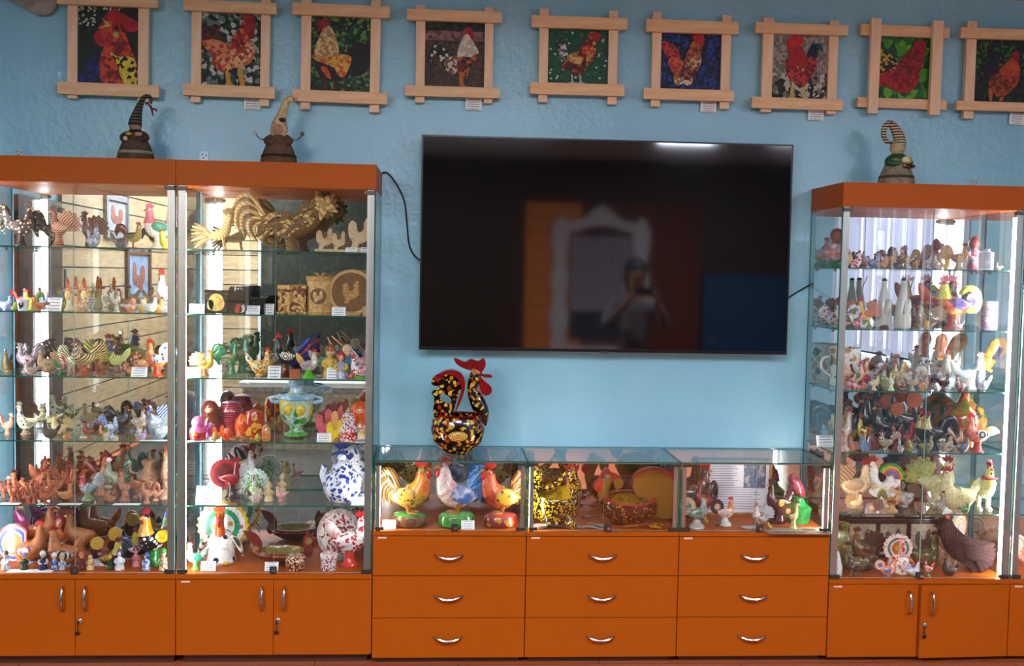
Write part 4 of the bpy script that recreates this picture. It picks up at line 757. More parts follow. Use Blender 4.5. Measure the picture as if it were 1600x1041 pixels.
t = bird((c, 3), 446, 'm', 64, 'rooster', 'L', 'none', 'cone', '18181c/3a3a40:mot:5 - c8382c e8e0d0/282830:ring:22 7a3a28 1c1c22', 'black rooster with red comb and blue rainbow tail')
for k, cc in enumerate(('2c3c90', 'c85a3c', '3a4aa0', '28307a')): obj('tail_feather', loft([(-.15, .4, .05), (-.4, .6, .07), (-.62, .82 - .06 * k, .08), (-.7, .92 - .1 * k, .02)], .3, 8, 3), cc + ':none:5', t, (0, -.02 * k, -.06 * k))
card((c, 3), 428, 20, 20, 'white card below the black rooster')
pbox(464, 'f', 16, 14, .3, 'a04830/c87848:mot:8:.6', 'little brown painted tile box', sh=(2, 3), name='tile_box')
bird((c, 3), 482, 'f', 46, 'rooster', 'R', 'up', 'mound', 'e8e4dc/c8b8a0:mot:4 e0b850 c02830 d89060/88b0d8:str:16 6ac040', 'white rooster in a striped shirt on a green mound')
bird((c, 3), 504, 'm', 46, 'rooster', 'R', 'up', 'legs', 'd8dcd8/7a9a88:mot:6 c8b888/8aa090:mot:7 b02a2c 6a9a7a', 'white and sage rooster behind the striped shirt')
doll((c, 3), 516, 'e', 52, 'd8a850/e8c870:mot:5 e8c850 e8c8a0 a86a38', 'yellow clothed boy rider with stick', 'cap'); doll((c, 3), 533, 'f', 44, '4aa0c0/e8e8f0/d88088:vstr:14 e0c860 e8c0a0 c83c48', 'figure in blue striped skirt with red scarf', 'scarf')
doll((c, 3), 547, 'm', 50, '2a8a4a/48a0c8:mot:4 2a8a4a e8c8a8 e0c8a0', 'figure in green vest and blue trousers', 'cap'); bird((c, 3), 567, 'f', 40, 'hen', 'L', 'up', 'mound', 'f0eef0/c83848:flor:6 f0ecec e06060 d85058/f0e0e0:ring:12 78c850', 'white hen with red rings on a bright green base')
bird((c, 3), 572, 'm', 50, 'rooster', 'R', 'up', 'cone', 'f0ecec/d09090:mot:6 e8dce0/b06878:vstr:12 c84048', 'white and pink rooster by the side pane')
for k, (a, b_) in enumerate((((512, 527), (526, 556)), ((518, 525), (550, 554)))):
    P = [tuple(atY(a[0], a[1], -.215)) + (.003,), tuple(atY((a[0] + b_[0]) / 2, (a[1] + b_[1]) / 2, -.212)) + (.003,), tuple(atY(b_[0], b_[1], -.208)) + (.003,)]
    tag(obj('wooden_stick', loft(P, 1, 8, 1), 'dcb878:none:5:.5'), ['short pale stick leaning over the yellow rider', 'long pale stick with dark grip leaning over the figures'][k] + suffix((c, 3)), 'stick')
card((c, 3), 522, 24, 18, 'white printed card before the striped skirt figure'); bird((c, 3), 549, -.335, 14, 'chick', 'R', 'up', '', 'e0a890/c83838:mot:5 d89888 b83030', 'tiny pink chick between card and white hen')
# fourth shelf
MAT = [(.24, 0), (.3, .04), (.33, .25), (.3, .45), (.2, .56), (.25, .7), (.24, .84), (.14, .96), (.03, 1)]
def matr(u, dep, hpx, cols, label, sh=(2, 4)):
    q = cols.split(); t, h = base_thing('matryoshka_doll', sh, u, dep, hpx, 'V', label, 'matryoshka')
    obj('lower_half', mesh('mat_low', lambda: lathe([(.24, 0), (.29, .03), (.33, .22), (.325, .34)], 20)), q[0], t); obj('upper_half', mesh('mat_up', lambda: lathe([(.33, .34), (.3, .47), (.22, .57), (.25, .7), (.24, .82), (.15, .95), (.03, 1)], 20)), q[1], t)
    obj('face', mesh('mat_face', lambda: ball((.14, 0, .74), (.12, .15, .13), 12, 8)), q[2], t); obj('apron', mesh('mat_apron', lambda: ball((.17, 0, .3), (.17, .2, .22), 12, 8)), q[3], t)
    for s in (-1, 1): obj('eye', mesh('eye', None), BLACK, t, (.26, s * .05, .76))
    return t
matr(309, 'f', 38, 'c83838:none:4 e078b0:none:4 ecc8b0:none:4 e0a030/c83c30:flor:7', 'small pink and red nesting doll'); matr(331, 'm', 56, '9a2c70/c05898:flor:8 7a3c24:none:4 e0b898:none:4 b03c88/e09ac8:flor:8', 'tall magenta nesting doll with brown hair')
vessel((c, 4), 358, 'n', 52, [(.26, 0), (.3, .05), (.34, .4), (.33, .66), (.36, .7), (.34, .8), (.24, .95), (.05, 1)], '8a2868/d87848/7a3020:str:7', 'purple lidded wooden pot with brown scalloped lid', 'lidded_pot', 'pot')
cutout((c, 4), 341, 'f', 24, 'd8602c/e88848:mot:5', 'orange rooster shaped wooden toy', .2, block=False); vessel((c, 4), 336, -.342, 15, [(.1, 0), (.26, .2), (.3, .5), (.2, .85), (.03, 1)], 'd0b048:none:4', 'little golden wooden egg', 'wooden_egg', 'egg')
vessel((c, 4), 356, 'f', 22, [(.2, 0), (.34, .1), (.36, .5), (.26, .85), (.03, 1)], 'd84a20/f08838:flor:6', 'orange round headed nesting chick', 'nesting_chick', 'figurine')
vessel((c, 4), 397, 'e', 46, [(.26, 0), (.32, .04), (.36, .3), (.34, .5), (.36, .7), (.28, .92), (.04, 1)], 'b82c28/e0b838:flor:3', 'red nesting hen with yellow apron', 'nesting_hen', 'figurine'); vessel((c, 4), 378, 'm', 36, [(.22, 0), (.3, .06), (.34, .4), (.3, .75), (.04, 1)], 'd05020/e88838:vstr:8', 'orange striped nesting hen', 'nesting_hen', 'figurine')
vessel((c, 4), 403, -.342, 14, [(.1, 0), (.28, .2), (.32, .5), (.2, .85), (.03, 1)], 'd8c038/7a8a28:mot:4', 'small yellow green wooden egg', 'wooden_egg', 'egg'); vessel((c, 4), 416, 'f', 26, [(.16, 0), (.24, .05), (.26, .5), (.22, .8), (.04, 1)], 'd8a068/c87848:flor:6', 'pale wooden peg doll', 'peg_doll', 'figurine')
spoon((c, 4), 374, -.325, 44, 175, 'b08858:none:5:.5', 'plain wooden spoon lying before the nesting dolls'); spoon((c, 4), 392, -.29, 40, 165, 'a87c50:none:5:.5', 'second plain wooden spoon lying before the nesting dolls')
SAM = 'c8dce4/8ab8d0:mot:5'
t = vessel((c, 4), 463, 'm', 90, [(.16, .06), (.1, .14), (.12, .2), (.22, .28), (.28, .42), (.29, .6), (.3, .68), (.27, .72), (.16, .76), (.12, .78), (.02, .8)], 'b8d0c0/e0c840/3a9a40:flor:5', 'painted samovar with yellow chickens on a floral tray', 'samovar', 'samovar')
obj('crown', lathe([(.12, .78), (.1, .86), (.14, .9), (.13, 1.0), (.1, 1.0), (.09, .9), (.01, .88)], 20), SAM, t); obj('neck_band', lathe([(.3, .66), (.33, .68), (.33, .73), (.28, .76)], 24), SAM, t)
for s in (-1, 1): obj('side_handle', loft([(0, s * .28, .6, .03), (0, s * .42, .62, .035), (0, s * .42, .68, .03), (0, s * .32, .7, .02)], 1, 8, 2), SAM, t); obj('painted_chick', ball((.24, s * .1, .5), (.06, .09, .1)), 'e0c838:none:5', t)
obj('spout', loft([(.24, 0, .34, .04), (.4, 0, .34, .025), (.44, 0, .3, .02)], 1, 8, 2), SAM, t); obj('pedestal', lathe([(.2, 0.03), (.2, .06), (.12, .1), (.1, .16)], 20), '3a9a48/7ac060:mot:6', t)
t2, h = base_thing('floral_tray', (c, 4), 468, 'm', 8, 'V', 'black round tray painted with flowers under the samovar', 'tray'); obj('dish', lathe([(2.4, 0), (2.7, .02), (2.9, .22), (2.86, .26), (2.5, .1), (.1, .08)], 36, .9), '141416/d8d0d0/c04030/3a7a40:flor:2.2', t2)
cutout((c, 4), 508, 'm', 40, 'c84a58/d87880:mot:4', 'pink flat wooden rooster behind the card', .14, block=False); cutout((c, 4), 522, 'n', 46, 'c86070/e08888:mot:4', 'second pink flat wooden rooster farther back', .14, block=False)
cutout((c, 4), 523, 'f', 34, 'e8c828/f0d848:mot:4', 'yellow flat wooden rooster', .2, block=False, combcol='d8a020:none:5'); cutout((c, 4), 533, 'm', 46, 'd8a060/e8c088:ring:14', 'tan flat wooden rooster with rings', .14, block=False)
matr(544, 'f', 46, 'c82c2c/f0e0d8:flor:9 e8e0dc/b83038:flor:10 e8c8b0:none:4 c83030/e8c8b8:flor:8', 'red and white flowered peg doll'); matr(567, 'e', 60, 'e0c048/e8e0d8:mot:3 e8742c:none:4 ecc8a8:none:4 e8e4e0/c83830:str:14', 'wooden doll with long orange hair')
card((c, 4), 506, 22, 14, 'white card below the pink rooster'); card((c, 4), 565, 20, 5, 'white card lying at the end of the shelf', 'f', flatd=.03); card((c, 4), 312, 36, 4, 'white card lying under the pink nesting doll', -.342, flatd=.02)
# fifth shelf
MRN = '7a1820/a02c34:mot:4'
t = bird((c, 5), 362, 'm', 62, 'tall', 'R', 'none', 'cone', f'{MRN} - 8a2028 {MRN} 3a4a34/5a2a24:mot:6', 'dark red glazed rooster with a round fluted fan tail')
obj('tail', ext(disc(-.18, .62, .38, 26, .06, 104), .07), MRN, t); obj('tail_inner', ext(disc(-.16, .62, .27, 26, .06, 104), .1), '8a2028/601018:mot:5', t)
bird((c, 5), 384, 'k', 72, 'tall', 'R', 'up', 'cone', '5a1820/e8e0dc:mot:3 4a141c 7a1c20 f0eeec', 'dark red and white tall rooster behind the dish')
turkey((c, 5), 398, 'm', 46, [(.5, 20, 'dce8dc:none:5'), (.45, 0, '5a8a6a/e0e8e0:mot:9'), (.3, 0, 'e8e8e0/6a9a6a:mot:9')], 'e8e8e0/8ab038:mot:5', 'd8dcd0', 'c8c840/5a8a48:mot:5', '8a9a50', 'white and green turkey with a dotted plate tail')
bird((c, 5), 400, 'f', 28, 'hen', 'R', 'up', '', '9a4838/d8c8b8:mot:6 6a3028 a02c28', 'small brown and white hen below the turkey')
doll((c, 5), 420, 'e', 32, 'c8b488/d8c8a0:mot:6 c8b488 d8c4a0 c8b080', 'beige clay bird woman', 'scarf'); bird((c, 5), 438, 'e', 26, 'whistle', 'L', 'pipe', 'cone', 'e8d8c8/d88898:mot:4 e8c0c0 c83848', 'small white and pink whistle bird')
doll((c, 5), 441, 'k', 32, 'c8b890/d8c8a8:mot:6 c8b890 d8c8a8 c8b488', 'second beige clay bird woman at the back', 'scarf')
GZ = 'eef0f4/2a4aa8:flor:7'
t = vessel((c, 5), 537, 'm', 72, [(.24, 0), (.3, .03), (.4, .22), (.42, .4), (.34, .6), (.24, .68), (.2, .7), (.02, .7)], GZ, 'white teapot with cobalt blue flowers and rooster head lid', 'teapot', 'teapot', rot='V')
obj('lid', lathe([(.22, .68), (.24, .7), (.2, .78), (.12, .84), (.08, .88), (.02, .9)], 20), 'eef0f4/2a4aa8:flor:9', t); obj('handle', loft([(0, .36, .5, .05), (0, .54, .5, .05), (0, .58, .32, .05), (0, .46, .14, .045), (0, .38, .14, .03)], 1, 10, 3), 'eef0f4/3a58b0:mot:4', t)
obj('spout', loft([(0, -.34, .36, .08), (0, -.42, .55, .07), (0, -.4, .7, .07), (0, -.46, .74, .04)], 1, 10, 3), GZ, t); obj('rooster_head', ball((0, -.02, .93), (.09, .1, .09)), 'eef0f4:none:4', t); obj('comb', ext(smooth([(y, z) for y, z in COMB], 2), .04, 'yz'), '2a4aa8:none:5', t, (0, -.02, 1.0))
t = vessel((c, 5), 546, 'k', 86, [(.24, 0), (.3, .03), (.34, .3), (.3, .55), (.2, .7), (.02, .72)], GZ, 'second cobalt flowered white jug behind the teapot', 'jug', 'jug'); obj('comb', ext(smooth(COMB, 2), .05, 'yz'), '2a4aa8:none:5', t, (0, -.1, .86), (0, 0, 0), 1.4); obj('lid', lathe([(.2, .7), (.16, .8), (.05, .88)], 16), GZ, t)
card((c, 5), 317, 23, 29, 'tall white card left of the dark red rooster', lines=5); card((c, 5), 559, 20, 13, 'white card below the blue and white teapot')
# bottom board
t = turkey((c, 6), 346, 'm', 98, [(.42, 24, 'd8a828/e8c040:mot:4'), (.35, 0, 'f0ebe6/c86a78:dots:9'), (.285, 30, '2a9068/40b080:mot:6'), (.19, 0, 'f2eee8/d8a830:dots:5')], 'f0ece6/2a3a50:dots:6', 'e07828/c85818:str:24', 'f0ece6/e07828/3a6a58:vstr:10', 'd8b030:none:5', 'big painted turkey with yellow fluted fan tail', .43)
bird((c, 6), 306, 'f', 42, 'rooster', 'L', 'up', 'cone', 'f0ece8/3a9a7a:mot:4 e8e4e0/40a080:mot:6 d03c30 48a888 7ac050', 'small white and green rooster at the foot of the turkey')
card((c, 6), 325, 23, 15, 'white card in front of the painted turkey'); card((c, 6), 424, 21, 14, 'white card in front of the duck shaped bowl')
RB = '6a2018/8a3424:mot:7'
def duckbowl(u, dep, hpx, label, flip=False):
    t, h = base_thing('duck_bowl', (c, 6), u, dep, hpx, 'R', label, 'bowl'); w = 1.0
    obj('bowl', lathe([(.35, 0), (.4, .04), (.72, .22), (.8, .36), (.78, .44), (.72, .44), (.68, .34), (.4, .14), (.02, .1)], 36, .75), RB, t); obj('bowl_lining', lathe([(.705, .43), (.67, .345), (.4, .16), (.02, .115)], 36, .75), 'a89450/8a7838:mot:6', t)
    obj('rim_beading', lathe([(.77, .34), (.815, .36), (.79, .385)], 36, .75), 'c8a070/6a2018:cell:16', t)
    obj('tail', ext(smooth([(-.6, .3), (-.85, .2), (-.95, .4), (-.88, .6), (-1.0, .72), (-1.14, .98), (-1.2, 1.04), (-.9, 1.0), (-.7, .84), (-.6, .62), (-.62, .4)], 3), .09), RB, t); obj('head', ext(smooth([(.66, .3), (.9, .2), (1.0, .4), (.92, .6), (1.02, .72), (1.08, .8), (.98, .86), (1.0, 1.0), (.9, .92), (.82, 1.05), (.74, .92), (.68, .75), (.72, .5)], 3), .09), RB, t)
    for (x, z) in ((-.8, .46), (.86, .72)): obj('eye_ring', ext(disc(x, z, .11, 0, 0, 24), .11), 'b89858/5a5030:ring:30', t)
    return t
duckbowl(437, 'e', 50, 'dark red carved duck shaped wooden bowl')
t = vessel((c, 6), 460, -.33, 23, [(.62, 0), (.66, .05), (.66, .55), (.7, .6), (.68, .85), (.5, 1), (.02, 1)], '8a2018/e8dcb8:flor:6', 'small round red box with painted animals', 'round_box', 'box')
t, h = base_thing('wall_plate', (c, 6), 530, 'n', 80, 'V', 'white plate with red drawing standing on edge', 'plate'); obj('plate_rim', scl(ext(disc(0, .5, .5, 0, 0, 48), .05, 'yz', 0), (1, .86, 1)), 'e4ddda/c0a8a4:mot:12', t); obj('plate_face', scl(ext(disc(0, .5, .41, 0, 0, 48), .06, 'yz', .003), (1, .86, 1)), 'ebe6e2/b04048:flor:11', t); obj('plate_stand', box(-.18, .1, -.12, .12, 0, .03), 'c8c0bc:none:4', t); obj('drawn_boat', ext([(-.04, .2), (.2, .25), (.2, .29), (-.04, .24)], .07, 'yz', .004), 'a8202c:none:5', t); obj('drawn_heart', ext(smooth([(-.08, .52), (-.14, .6), (-.08, .66), (.02, .6)], 3), .07, 'yz', .004), 'a8202c:none:5', t)
vessel((c, 6), 513, -.325, 26, [(.46, 0), (.48, .04), (.48, .7), (.52, .74), (.52, .94), (.48, 1), (.02, 1)], 'ece8e6/a83040:flor:6', 'small round white box with red sprigs', 'round_box', 'box')
bird((c, 6), 559, 'e', 86, 'rooster', 'R', 'up', 'cone', 'f0ecea/c03038:flor:9 d83c38/f0ecea:mot:4 d03028 e8e4e2/c83840:flor:10 e05848', 'large white rooster with red flowers and red tail')
# ------------------------------------------------------------------ counter cases
def bigrooster(sh, u, dep, hpx, rot, body, tail, tail2, neck, wing, base1, base2, label):
    t, h = base_thing('rooster_figurine', sh, u, dep, hpx, rot, label, 'figurine', 'glazed roosters on round bases')
    obj('body', mesh('big_body', lambda: loft([(-.26, .5, .05), (-.16, .46, .12), (-.02, .42, .165), (.12, .48, .165), (.19, .6, .13), (.2, .71, .1), (.2, .8, .085), (.22, .87, .075), (.25, .89, .045)], .85, 16, 3)), body, t)
    obj('hackle', mesh('big_hackle', lambda: loft([(.15, .54, .175), (.19, .64, .14), (.2, .74, .11), (.2, .82, .095)], .88, 16, 3)), neck, t)
    obj('beak', mesh('beak', None), 'd9a038:none:9:.3', t, (.27, 0, .88)); obj('comb', mesh('big_comb', lambda: ext(smooth(COMB, 3), .05)), 'd83028:none:5', t, (.2, 0, .92), (0, 0, 0), .85)
    for s in (-.03, .03): obj('wattle', mesh('wattle', None), 'd83028:none:5', t, (.28, s, .85), (0, 0, 0), 1.2)
    for s in (-1, 1): obj('eye', mesh('eye', None), BLACK, t, (.25, s * .06, .9)); obj('wing', mesh('big_wing', lambda: loft([(.14, .04, .03), (.1, .03, .1), (-.04, 0, .13), (-.16, -.02, .09), (-.27, -.02, .01)], .3, 12, 3)), wing, t, (-.02, s * .13, .47))
    for k in range(6):
        s = 1 - .09 * k; obj('tail_feather', mesh('big_feather', lambda: loft([(0, -.02, .06), (-.1, .14, .075), (-.19, .26, .085), (-.3, .29, .09), (-.4, .2, .08), (-.45, .04, .06), (-.44, -.08, .008)], .6, 10, 3)), tail if k % 2 == 0 else tail2, t, (-.16 + .01 * k, (-1) ** k * .02 * (k // 2), .5 - .01 * k), (0, math.radians(14 - 9 * k), math.radians((-1) ** k * 4)), s * .86)
    for s in (-.07, .07): obj('leg', mesh('big_leg', lambda: loft([(-.02, .4, .09), (.0, .3, .05), (.01, .22, .03), (.03, .2, .04), (.1, .2, .03), (.14, .195, .006)], 1, 10, 2)), 'b87830:none:6', t, (0, s, 0))
    obj('base', mesh('big_base', lambda: lathe([(.24, 0), (.27, .02), (.265, .14), (.25, .165), (.19, .18), (.05, .2), (.01, .2)], 28, .8)), base1, t); obj('base_top', mesh('big_basetop', lambda: lathe([(.255, .155), (.22, .185), (.1, .2), (.01, .205)], 28, .8)), base2, t)
    return t
bigrooster((5, 6), 640, -.28, 104, -14, '7a5a28/c8a848/3a2818:mot:9', 'b88a30/4a3018:vstr:20', '5a3c18/a87c30:vstr:20', 'd8401c/e8a030:mot:6', 'c8a850/6a4a20:dots:16', '4a5a20/8a5a28/5a3018:mot:8', '3a8030/5aa040:mot:6', 'brown and gold glazed rooster with orange neck')
bigrooster((5, 6), 714, -.28, 108, -164, 'ece8e2/d8a090:mot:5', '3a80c8/88b8e0:vstr:16', '4a90d0/a8cce8:vstr:16', 'f0ebe6/e0b0a8:mot:4', 'ece8e4/4a78b8:mot:6', '3a7a38/5a9a40:mot:6', '5aa048/7ab860:mot:6', 'white glazed rooster with a sky blue tail')
bigrooster((5, 6), 783, -.28, 102, -166, '9a2c20/c86838:mot:7', 'c89838/8a4020:vstr:18', 'a03020/d8a040:vstr:18', 'c83a24/e0784a:mot:6', 'c8a840/8a2c1c:dots:12', '8a2418/b88a30:flor:7', 'a83828/c86048:mot:6', 'red and gold glazed rooster with yellow tail')
card((5, 6), 608, 21, 14, 'white printed card beside the brown and gold rooster', -.345); card((5, 6), 731, 21, 14, 'white printed card at the foot of the white rooster', -.35)
# wooden rooster bowls
KH = '0e0a08/c8922c/b0401a/d8b85a:flor:17:.15'; KHY = '12100a/c8a82c/b89820:flor:20:.15'; KHR = '5a1c10/b88a28/7a2412/1c140c:flor:20:.2'
def roosterbowl(sh, u, dep, hpx, rot, skin, inner, rim, tailmat, label, style):
    t, h = base_thing('rooster_bowl', sh, u, dep, hpx, rot, label, 'bowl')
    if style == 'tall':
        obj('bowl', lathe([(.12, 0), (.16, .03), (.25, .12), (.285, .24), (.275, .34), (.24, .4), (.22, .4), (.245, .33), (.25, .25), (.2, .14), (.02, .1)], 32, .82), skin, t)
        obj('bowl_lining', lathe([(.235, .395), (.248, .33), (.245, .25), (.19, .13), (.02, .11)], 32, .8), inner, t); obj('rim', lathe([(.225, .395), (.235, .412), (.255, .4)], 32, .82), rim, t)
        obj('neck', loft([(.24, .3, .06), (.25, .42, .075), (.2, .54, .08), (.15, .66, .06), (.16, .76, .06), (.18, .83, .06), (.2, .87, .045)], .7, 14, 3), skin, t)
        obj('comb', ext(smooth([(.08, .88), (-.02, .93), (-.05, 1.0), (.06, .96), (.12, .99), (.2, .97), (.26, 1.0), (.28, .92), (.24, .84), (.33, .83), (.35, .8), (.26, .8), (.18, .86)], 3), .045), rim, t); obj('wattle', ext(smooth([(.22, .8), (.27, .76), (.34, .7), (.34, .63), (.27, .61), (.22, .68)], 3), .05), rim, t)
        obj('tail', ext(keyhole(smooth([(-.2, .3), (-.26, .42), (-.25, .58), (-.28, .64), (-.2, .7), (-.28, .72), (-.26, .8), (-.14, .86), (.0, .82), (.04, .72), (-.01, .6), (-.05, .44), (-.1, .36)], 3), smooth([(-.2, .6), (-.15, .62), (-.1, .6), (-.07, .55), (-.1, .52), (-.15, .54)], 3)), .12), skin, t); obj('tail_crest', ext(smooth([(-.26, .76), (-.2, .84), (-.08, .88), (.03, .84), (.07, .72), (.03, .56), (-.03, .44), (.0, .56), (.03, .7), (-.02, .8), (-.12, .83), (-.2, .8)], 3), .16), rim, t)
        for (x, z) in ((.16, .86),): obj('eye_ring', ext(disc(x, z, .03, 0, 0, 20), .13), 'd8b060/6a2018:ring:60', t)
        obj('painted_bloom', ball((0, 0, 0), (.1, .03, .06)), 'd0a040/8a2c14/e0c060:ring:34', t, (0, -.215, .21))
    elif style == 'low':
        obj('bowl', scl(lathe([(.3, 0), (.34, .03), (.5, .2), (.52, .36), (.46, .46), (.42, .46), (.47, .36), (.44, .22), (.1, .1), (.02, .1)], 36, .7), (1, 1, 1)), skin, t, (0, 0, .03), (math.radians(-13), 0, 0))
        obj('bowl_lining', lathe([(.445, .455), (.475, .36), (.43, .22), (.1, .11), (.02, .11)], 36, .68), inner, t, (0, 0, .03), (math.radians(-13), 0, 0)); obj('rim', lathe([(.42, .455), (.44, .48), (.475, .455)], 36, .7), rim, t, (0, 0, .03), (math.radians(-13), 0, 0)); obj('foot', lathe([(.3, 0), (.34, .05), (.3, .1)], 28, .7), skin, t)
        obj('neck', loft([(.42, .34, .09), (.46, .5, .1), (.44, .64, .1), (.4, .76, .11), (.4, .84, .1), (.44, .87, .05)], .7, 14, 3), tailmat, t)
        obj('comb', ext(smooth([(.52, .82), (.46, .95), (.38, .99), (.34, .93), (.26, .9), (.18, .86), (.1, .74), (.14, .64), (.24, .62), (.26, .72), (.33, .8), (.4, .9)], 3), .1), rim, t); obj('comb_roll', ext(disc(.19, .73, .085, 0, 0, 24), .13), 'b09028/6a3010:ring:40', t)
        obj('wattle', ext(smooth([(.5, .82), (.58, .74), (.62, .64), (.56, .56), (.48, .58), (.46, .7)], 3), .12), 'c02c24:none:5', t)
        obj('tail', ext(smooth([(-.34, .2), (-.5, .12), (-.72, .1), (-.98, .2), (-.92, .4), (-.88, .62), (-.76, .84), (-.55, .98), (-.3, .97), (-.12, .86), (-.06, .68), (-.16, .5), (-.34, .44)], 4), .14), tailmat, t); obj('tail_edge', ext(smooth([(-.98, .2), (-.94, .4), (-.9, .62), (-.78, .86), (-.56, 1.0), (-.3, .99), (-.1, .88), (-.04, .68), (-.1, .84), (-.31, .95), (-.55, .96), (-.75, .83), (-.87, .61), (-.91, .4)], 4), .17), rim, t)
        obj('eye', ball((.44, .075, .83), .02, 8, 6), BLACK, t)
    else:
        obj('bowl', lathe([(.24, 0), (.27, .04), (.4, .2), (.44, .38), (.4, .56), (.36, .6), (.33, .58), (.38, .4), (.34, .24), (.1, .16), (.02, .16)], 32, .85), skin, t, (0, 0, .02), (math.radians(16), 0, 0))
        obj('bowl_lining', lathe([(.335, .58), (.37, .4), (.33, .24), (.1, .17), (.02, .17)], 32, .83), inner, t, (0, 0, .02), (math.radians(16), 0, 0)); obj('foot', lathe([(.24, 0), (.28, .05), (.24, .12)], 24, .85), skin, t)
        obj('tail', loft([(-.36, .1, .16), (-.46, .3, .2), (-.46, .55, .2), (-.42, .78, .2), (-.4, .92, .16), (-.4, .98, .06)], .8, 14, 3), skin, t); obj('tail_cap', ball((-.4, 0, .9), (.18, .14, .11)), 'd8c030/2a2010:flor:14', t)
        obj('neck', loft([(.34, .5, .1), (.36, .66, .1), (.3, .82, .09), (.3, .95, .08), (.34, .99, .04)], .8, 14, 3), skin, t); obj('comb', mesh('comb', None), 'a02820:none:5', t, (.3, 0, .96), (0, 0, 0), 1.2)
        obj('handle', loft([(-.24, .6, .05), (-.05, .66, .06), (.1, .78, .05), (.2, .95, .03)], .8, 10, 3), skin, t)
        for k in range(3): obj('leaf_lobe', ball((-.14 + .17 * k, -.34, .13), (.08, .06, .12)), '0e0c0a/c8a028:flor:9', t)
    return t
roosterbowl((5, 1), 716, -.19, 150, 'R', KH, '6a1418:none:4:.2', '9a1820:none:5:.2', KH, 'black wooden rooster bowl with golden flowers standing atop the glass', 'tall')
roosterbowl((6, 6), 868, -.24, 90, 'R', KHY, 'c8a820/8a7a10:mot:4:.2', 'c8a820:none:5', KHY, 'black and yellow painted wooden rooster bowl', 'jug')
roosterbowl((6, 6), 982, -.23, 90, 'L', KHR, 'a88820/8a6418:flor:9:.2', 'b03424:none:5:.3', 'a07c24/8a5c18:str:26:.3', 'golden red wooden rooster bowl with a big ribbed tail', 'low')
SPG = '7a706c/9a908a:mot:5:.5'
spoon((6, 6), 834, -.335, 62, -4, '8a4a28/4a4040:mot:3:.5', 'grey bowled wooden spoon alone at the front left', SPG); spoon((6, 6), 898, -.325, 52, -20, SPG, 'grey wooden spoon in front of the black bowl'); spoon((6, 6), 918, -.285, 50, -40, SPG, 'middle grey wooden spoon of the fan of three'); spoon((6, 6), 934, -.30, 44, -62, SPG, 'right grey wooden spoon of the fan of three')
spoon((6, 6), 912, -.15, 34, 25, SPG, 'grey wooden spoon lying at the mirror'); spoon((6, 6), 1037, -.335, 68, 178, 'b8862c/8a2c18:mot:4:.3', 'red and gold painted wooden spoon', 'c09830/8a2c18:flor:9:.3')
vessel((6, 6), 893, -.33, 15, [(.3, 0), (.5, .1), (.55, .5), (.4, .9), (.03, 1)], '15120c/d0b030:flor:5:.2', 'small black and yellow wooden egg', 'painted_egg', 'egg')
# right case
bird((7, 6), 1084, 'f', 54, 'rooster', 'R', 'disc', 'mound', 'd8d4cc/7a9a98/8a4a50:mot:7 d8d8cc/a8a070:ring:18 a86838 c8ccc8/3a8a70:mot:8 b8b4b0', 'pale porcelain rooster with swirled tail'); bird((7, 6), 1098, 'm', 68, 'rooster', 'l', 'cres', 'cone', '5a1420/8a2838:mot:5 38101a 7a1418 a83040 3a4a80/c8a838:mot:6', 'dark wine red glass rooster vase')
bird((7, 6), 1078, 'k', 86, 'rooster', 'R', 'plume', 'cone', '8a2420/3a6a70/c88030:mot:6 2a2a34 a82420', 'tall red and teal enamel rooster at the back'); bird((7, 6), 1133, 'e', 46, 'rooster', 'R', 'disc', 'mound', '2a2c34/e8e0d8/c85838:mot:6 2c3850/181c28:ring:16 d02830 e0dcd8/c06048:ring:16 d0d4c8 d89038', 'orange necked rooster with a round dark blue tail')
bird((7, 6), 1121, -.34, 17, 'rooster', 'L', 'up', 'legs', '4a3430/6a4a40:mot:5 3a2a28 4a2a28 - e0a060', 'tiny dark brown bird on thin legs')
t, h = base_thing('framed_text', (7, 6), 1150, -.06, 86, 'V', 'framed white sheet of printed text with photographs', 'document'); 
a = .62
obj('sheet', box(-.012, 0, -a, a, .04, .98), solid('sheet_white', 'e2e2e8', .6), t)
for s in (-1, 1): obj('frame_bar', box(-.02, .03, s * (a + .025) - .025, s * (a + .025) + .025, 0, 1.02), 'a87c38/c89c50:mot:6:.4', t)
for z in (.02, 1.0): obj('frame_bar', box(-.02, .03, -a, a, z - .02, z + .02), 'a87c38/c89c50:mot:6:.4', t)
for k in range(19):
    w = .38 if k < 9 else .56; obj('text_line', box(0, .003, -.57, -.57 + w * (1.6 if k < 9 else 1.9) * (.92 + .08 * math.sin(k * 2.3)), .9 - k * .044, .912 - k * .044), solid('print_grey', '8a8a96', .7), t)
obj('printed_photo', box(0, .004, .14, .56, .5, .95), '8aa4bc/5a7a90/c8c4c8:mot:5:.5', t)
t, h = base_thing('enamel_dish', (7, 6), 1172, -.33, 5, 'V', 'small oval grey dish with a bird drawing', 'dish'); obj('dish', lathe([(1.2, 0), (2.4, .1), (3.0, .6), (2.9, .7), (2.0, .35), (.1, .3)], 32, .62), '9aa0a0/c8ccc8/5a6468:mot:1.2', t); t.rotation_euler = (0, 0, 0)
bird((7, 6), 1189, 'e', 38, 'hen', 'L', 'fan', '', 'e0dcd4/9a6a58:mot:7 8aa0b0/e0e0dc:vstr:14 c07878 d8dcd8/98a8b0:vstr:14 - e8d8d0', 'white porcelain hen with blue grey ruffled wings'); bird((7, 6), 1203, -.345, 14, 'chick', 'L', 'up', '', '9a7038/c89850:mot:5 8a6030 8a3020', 'tiny brass coloured chick by the lock')
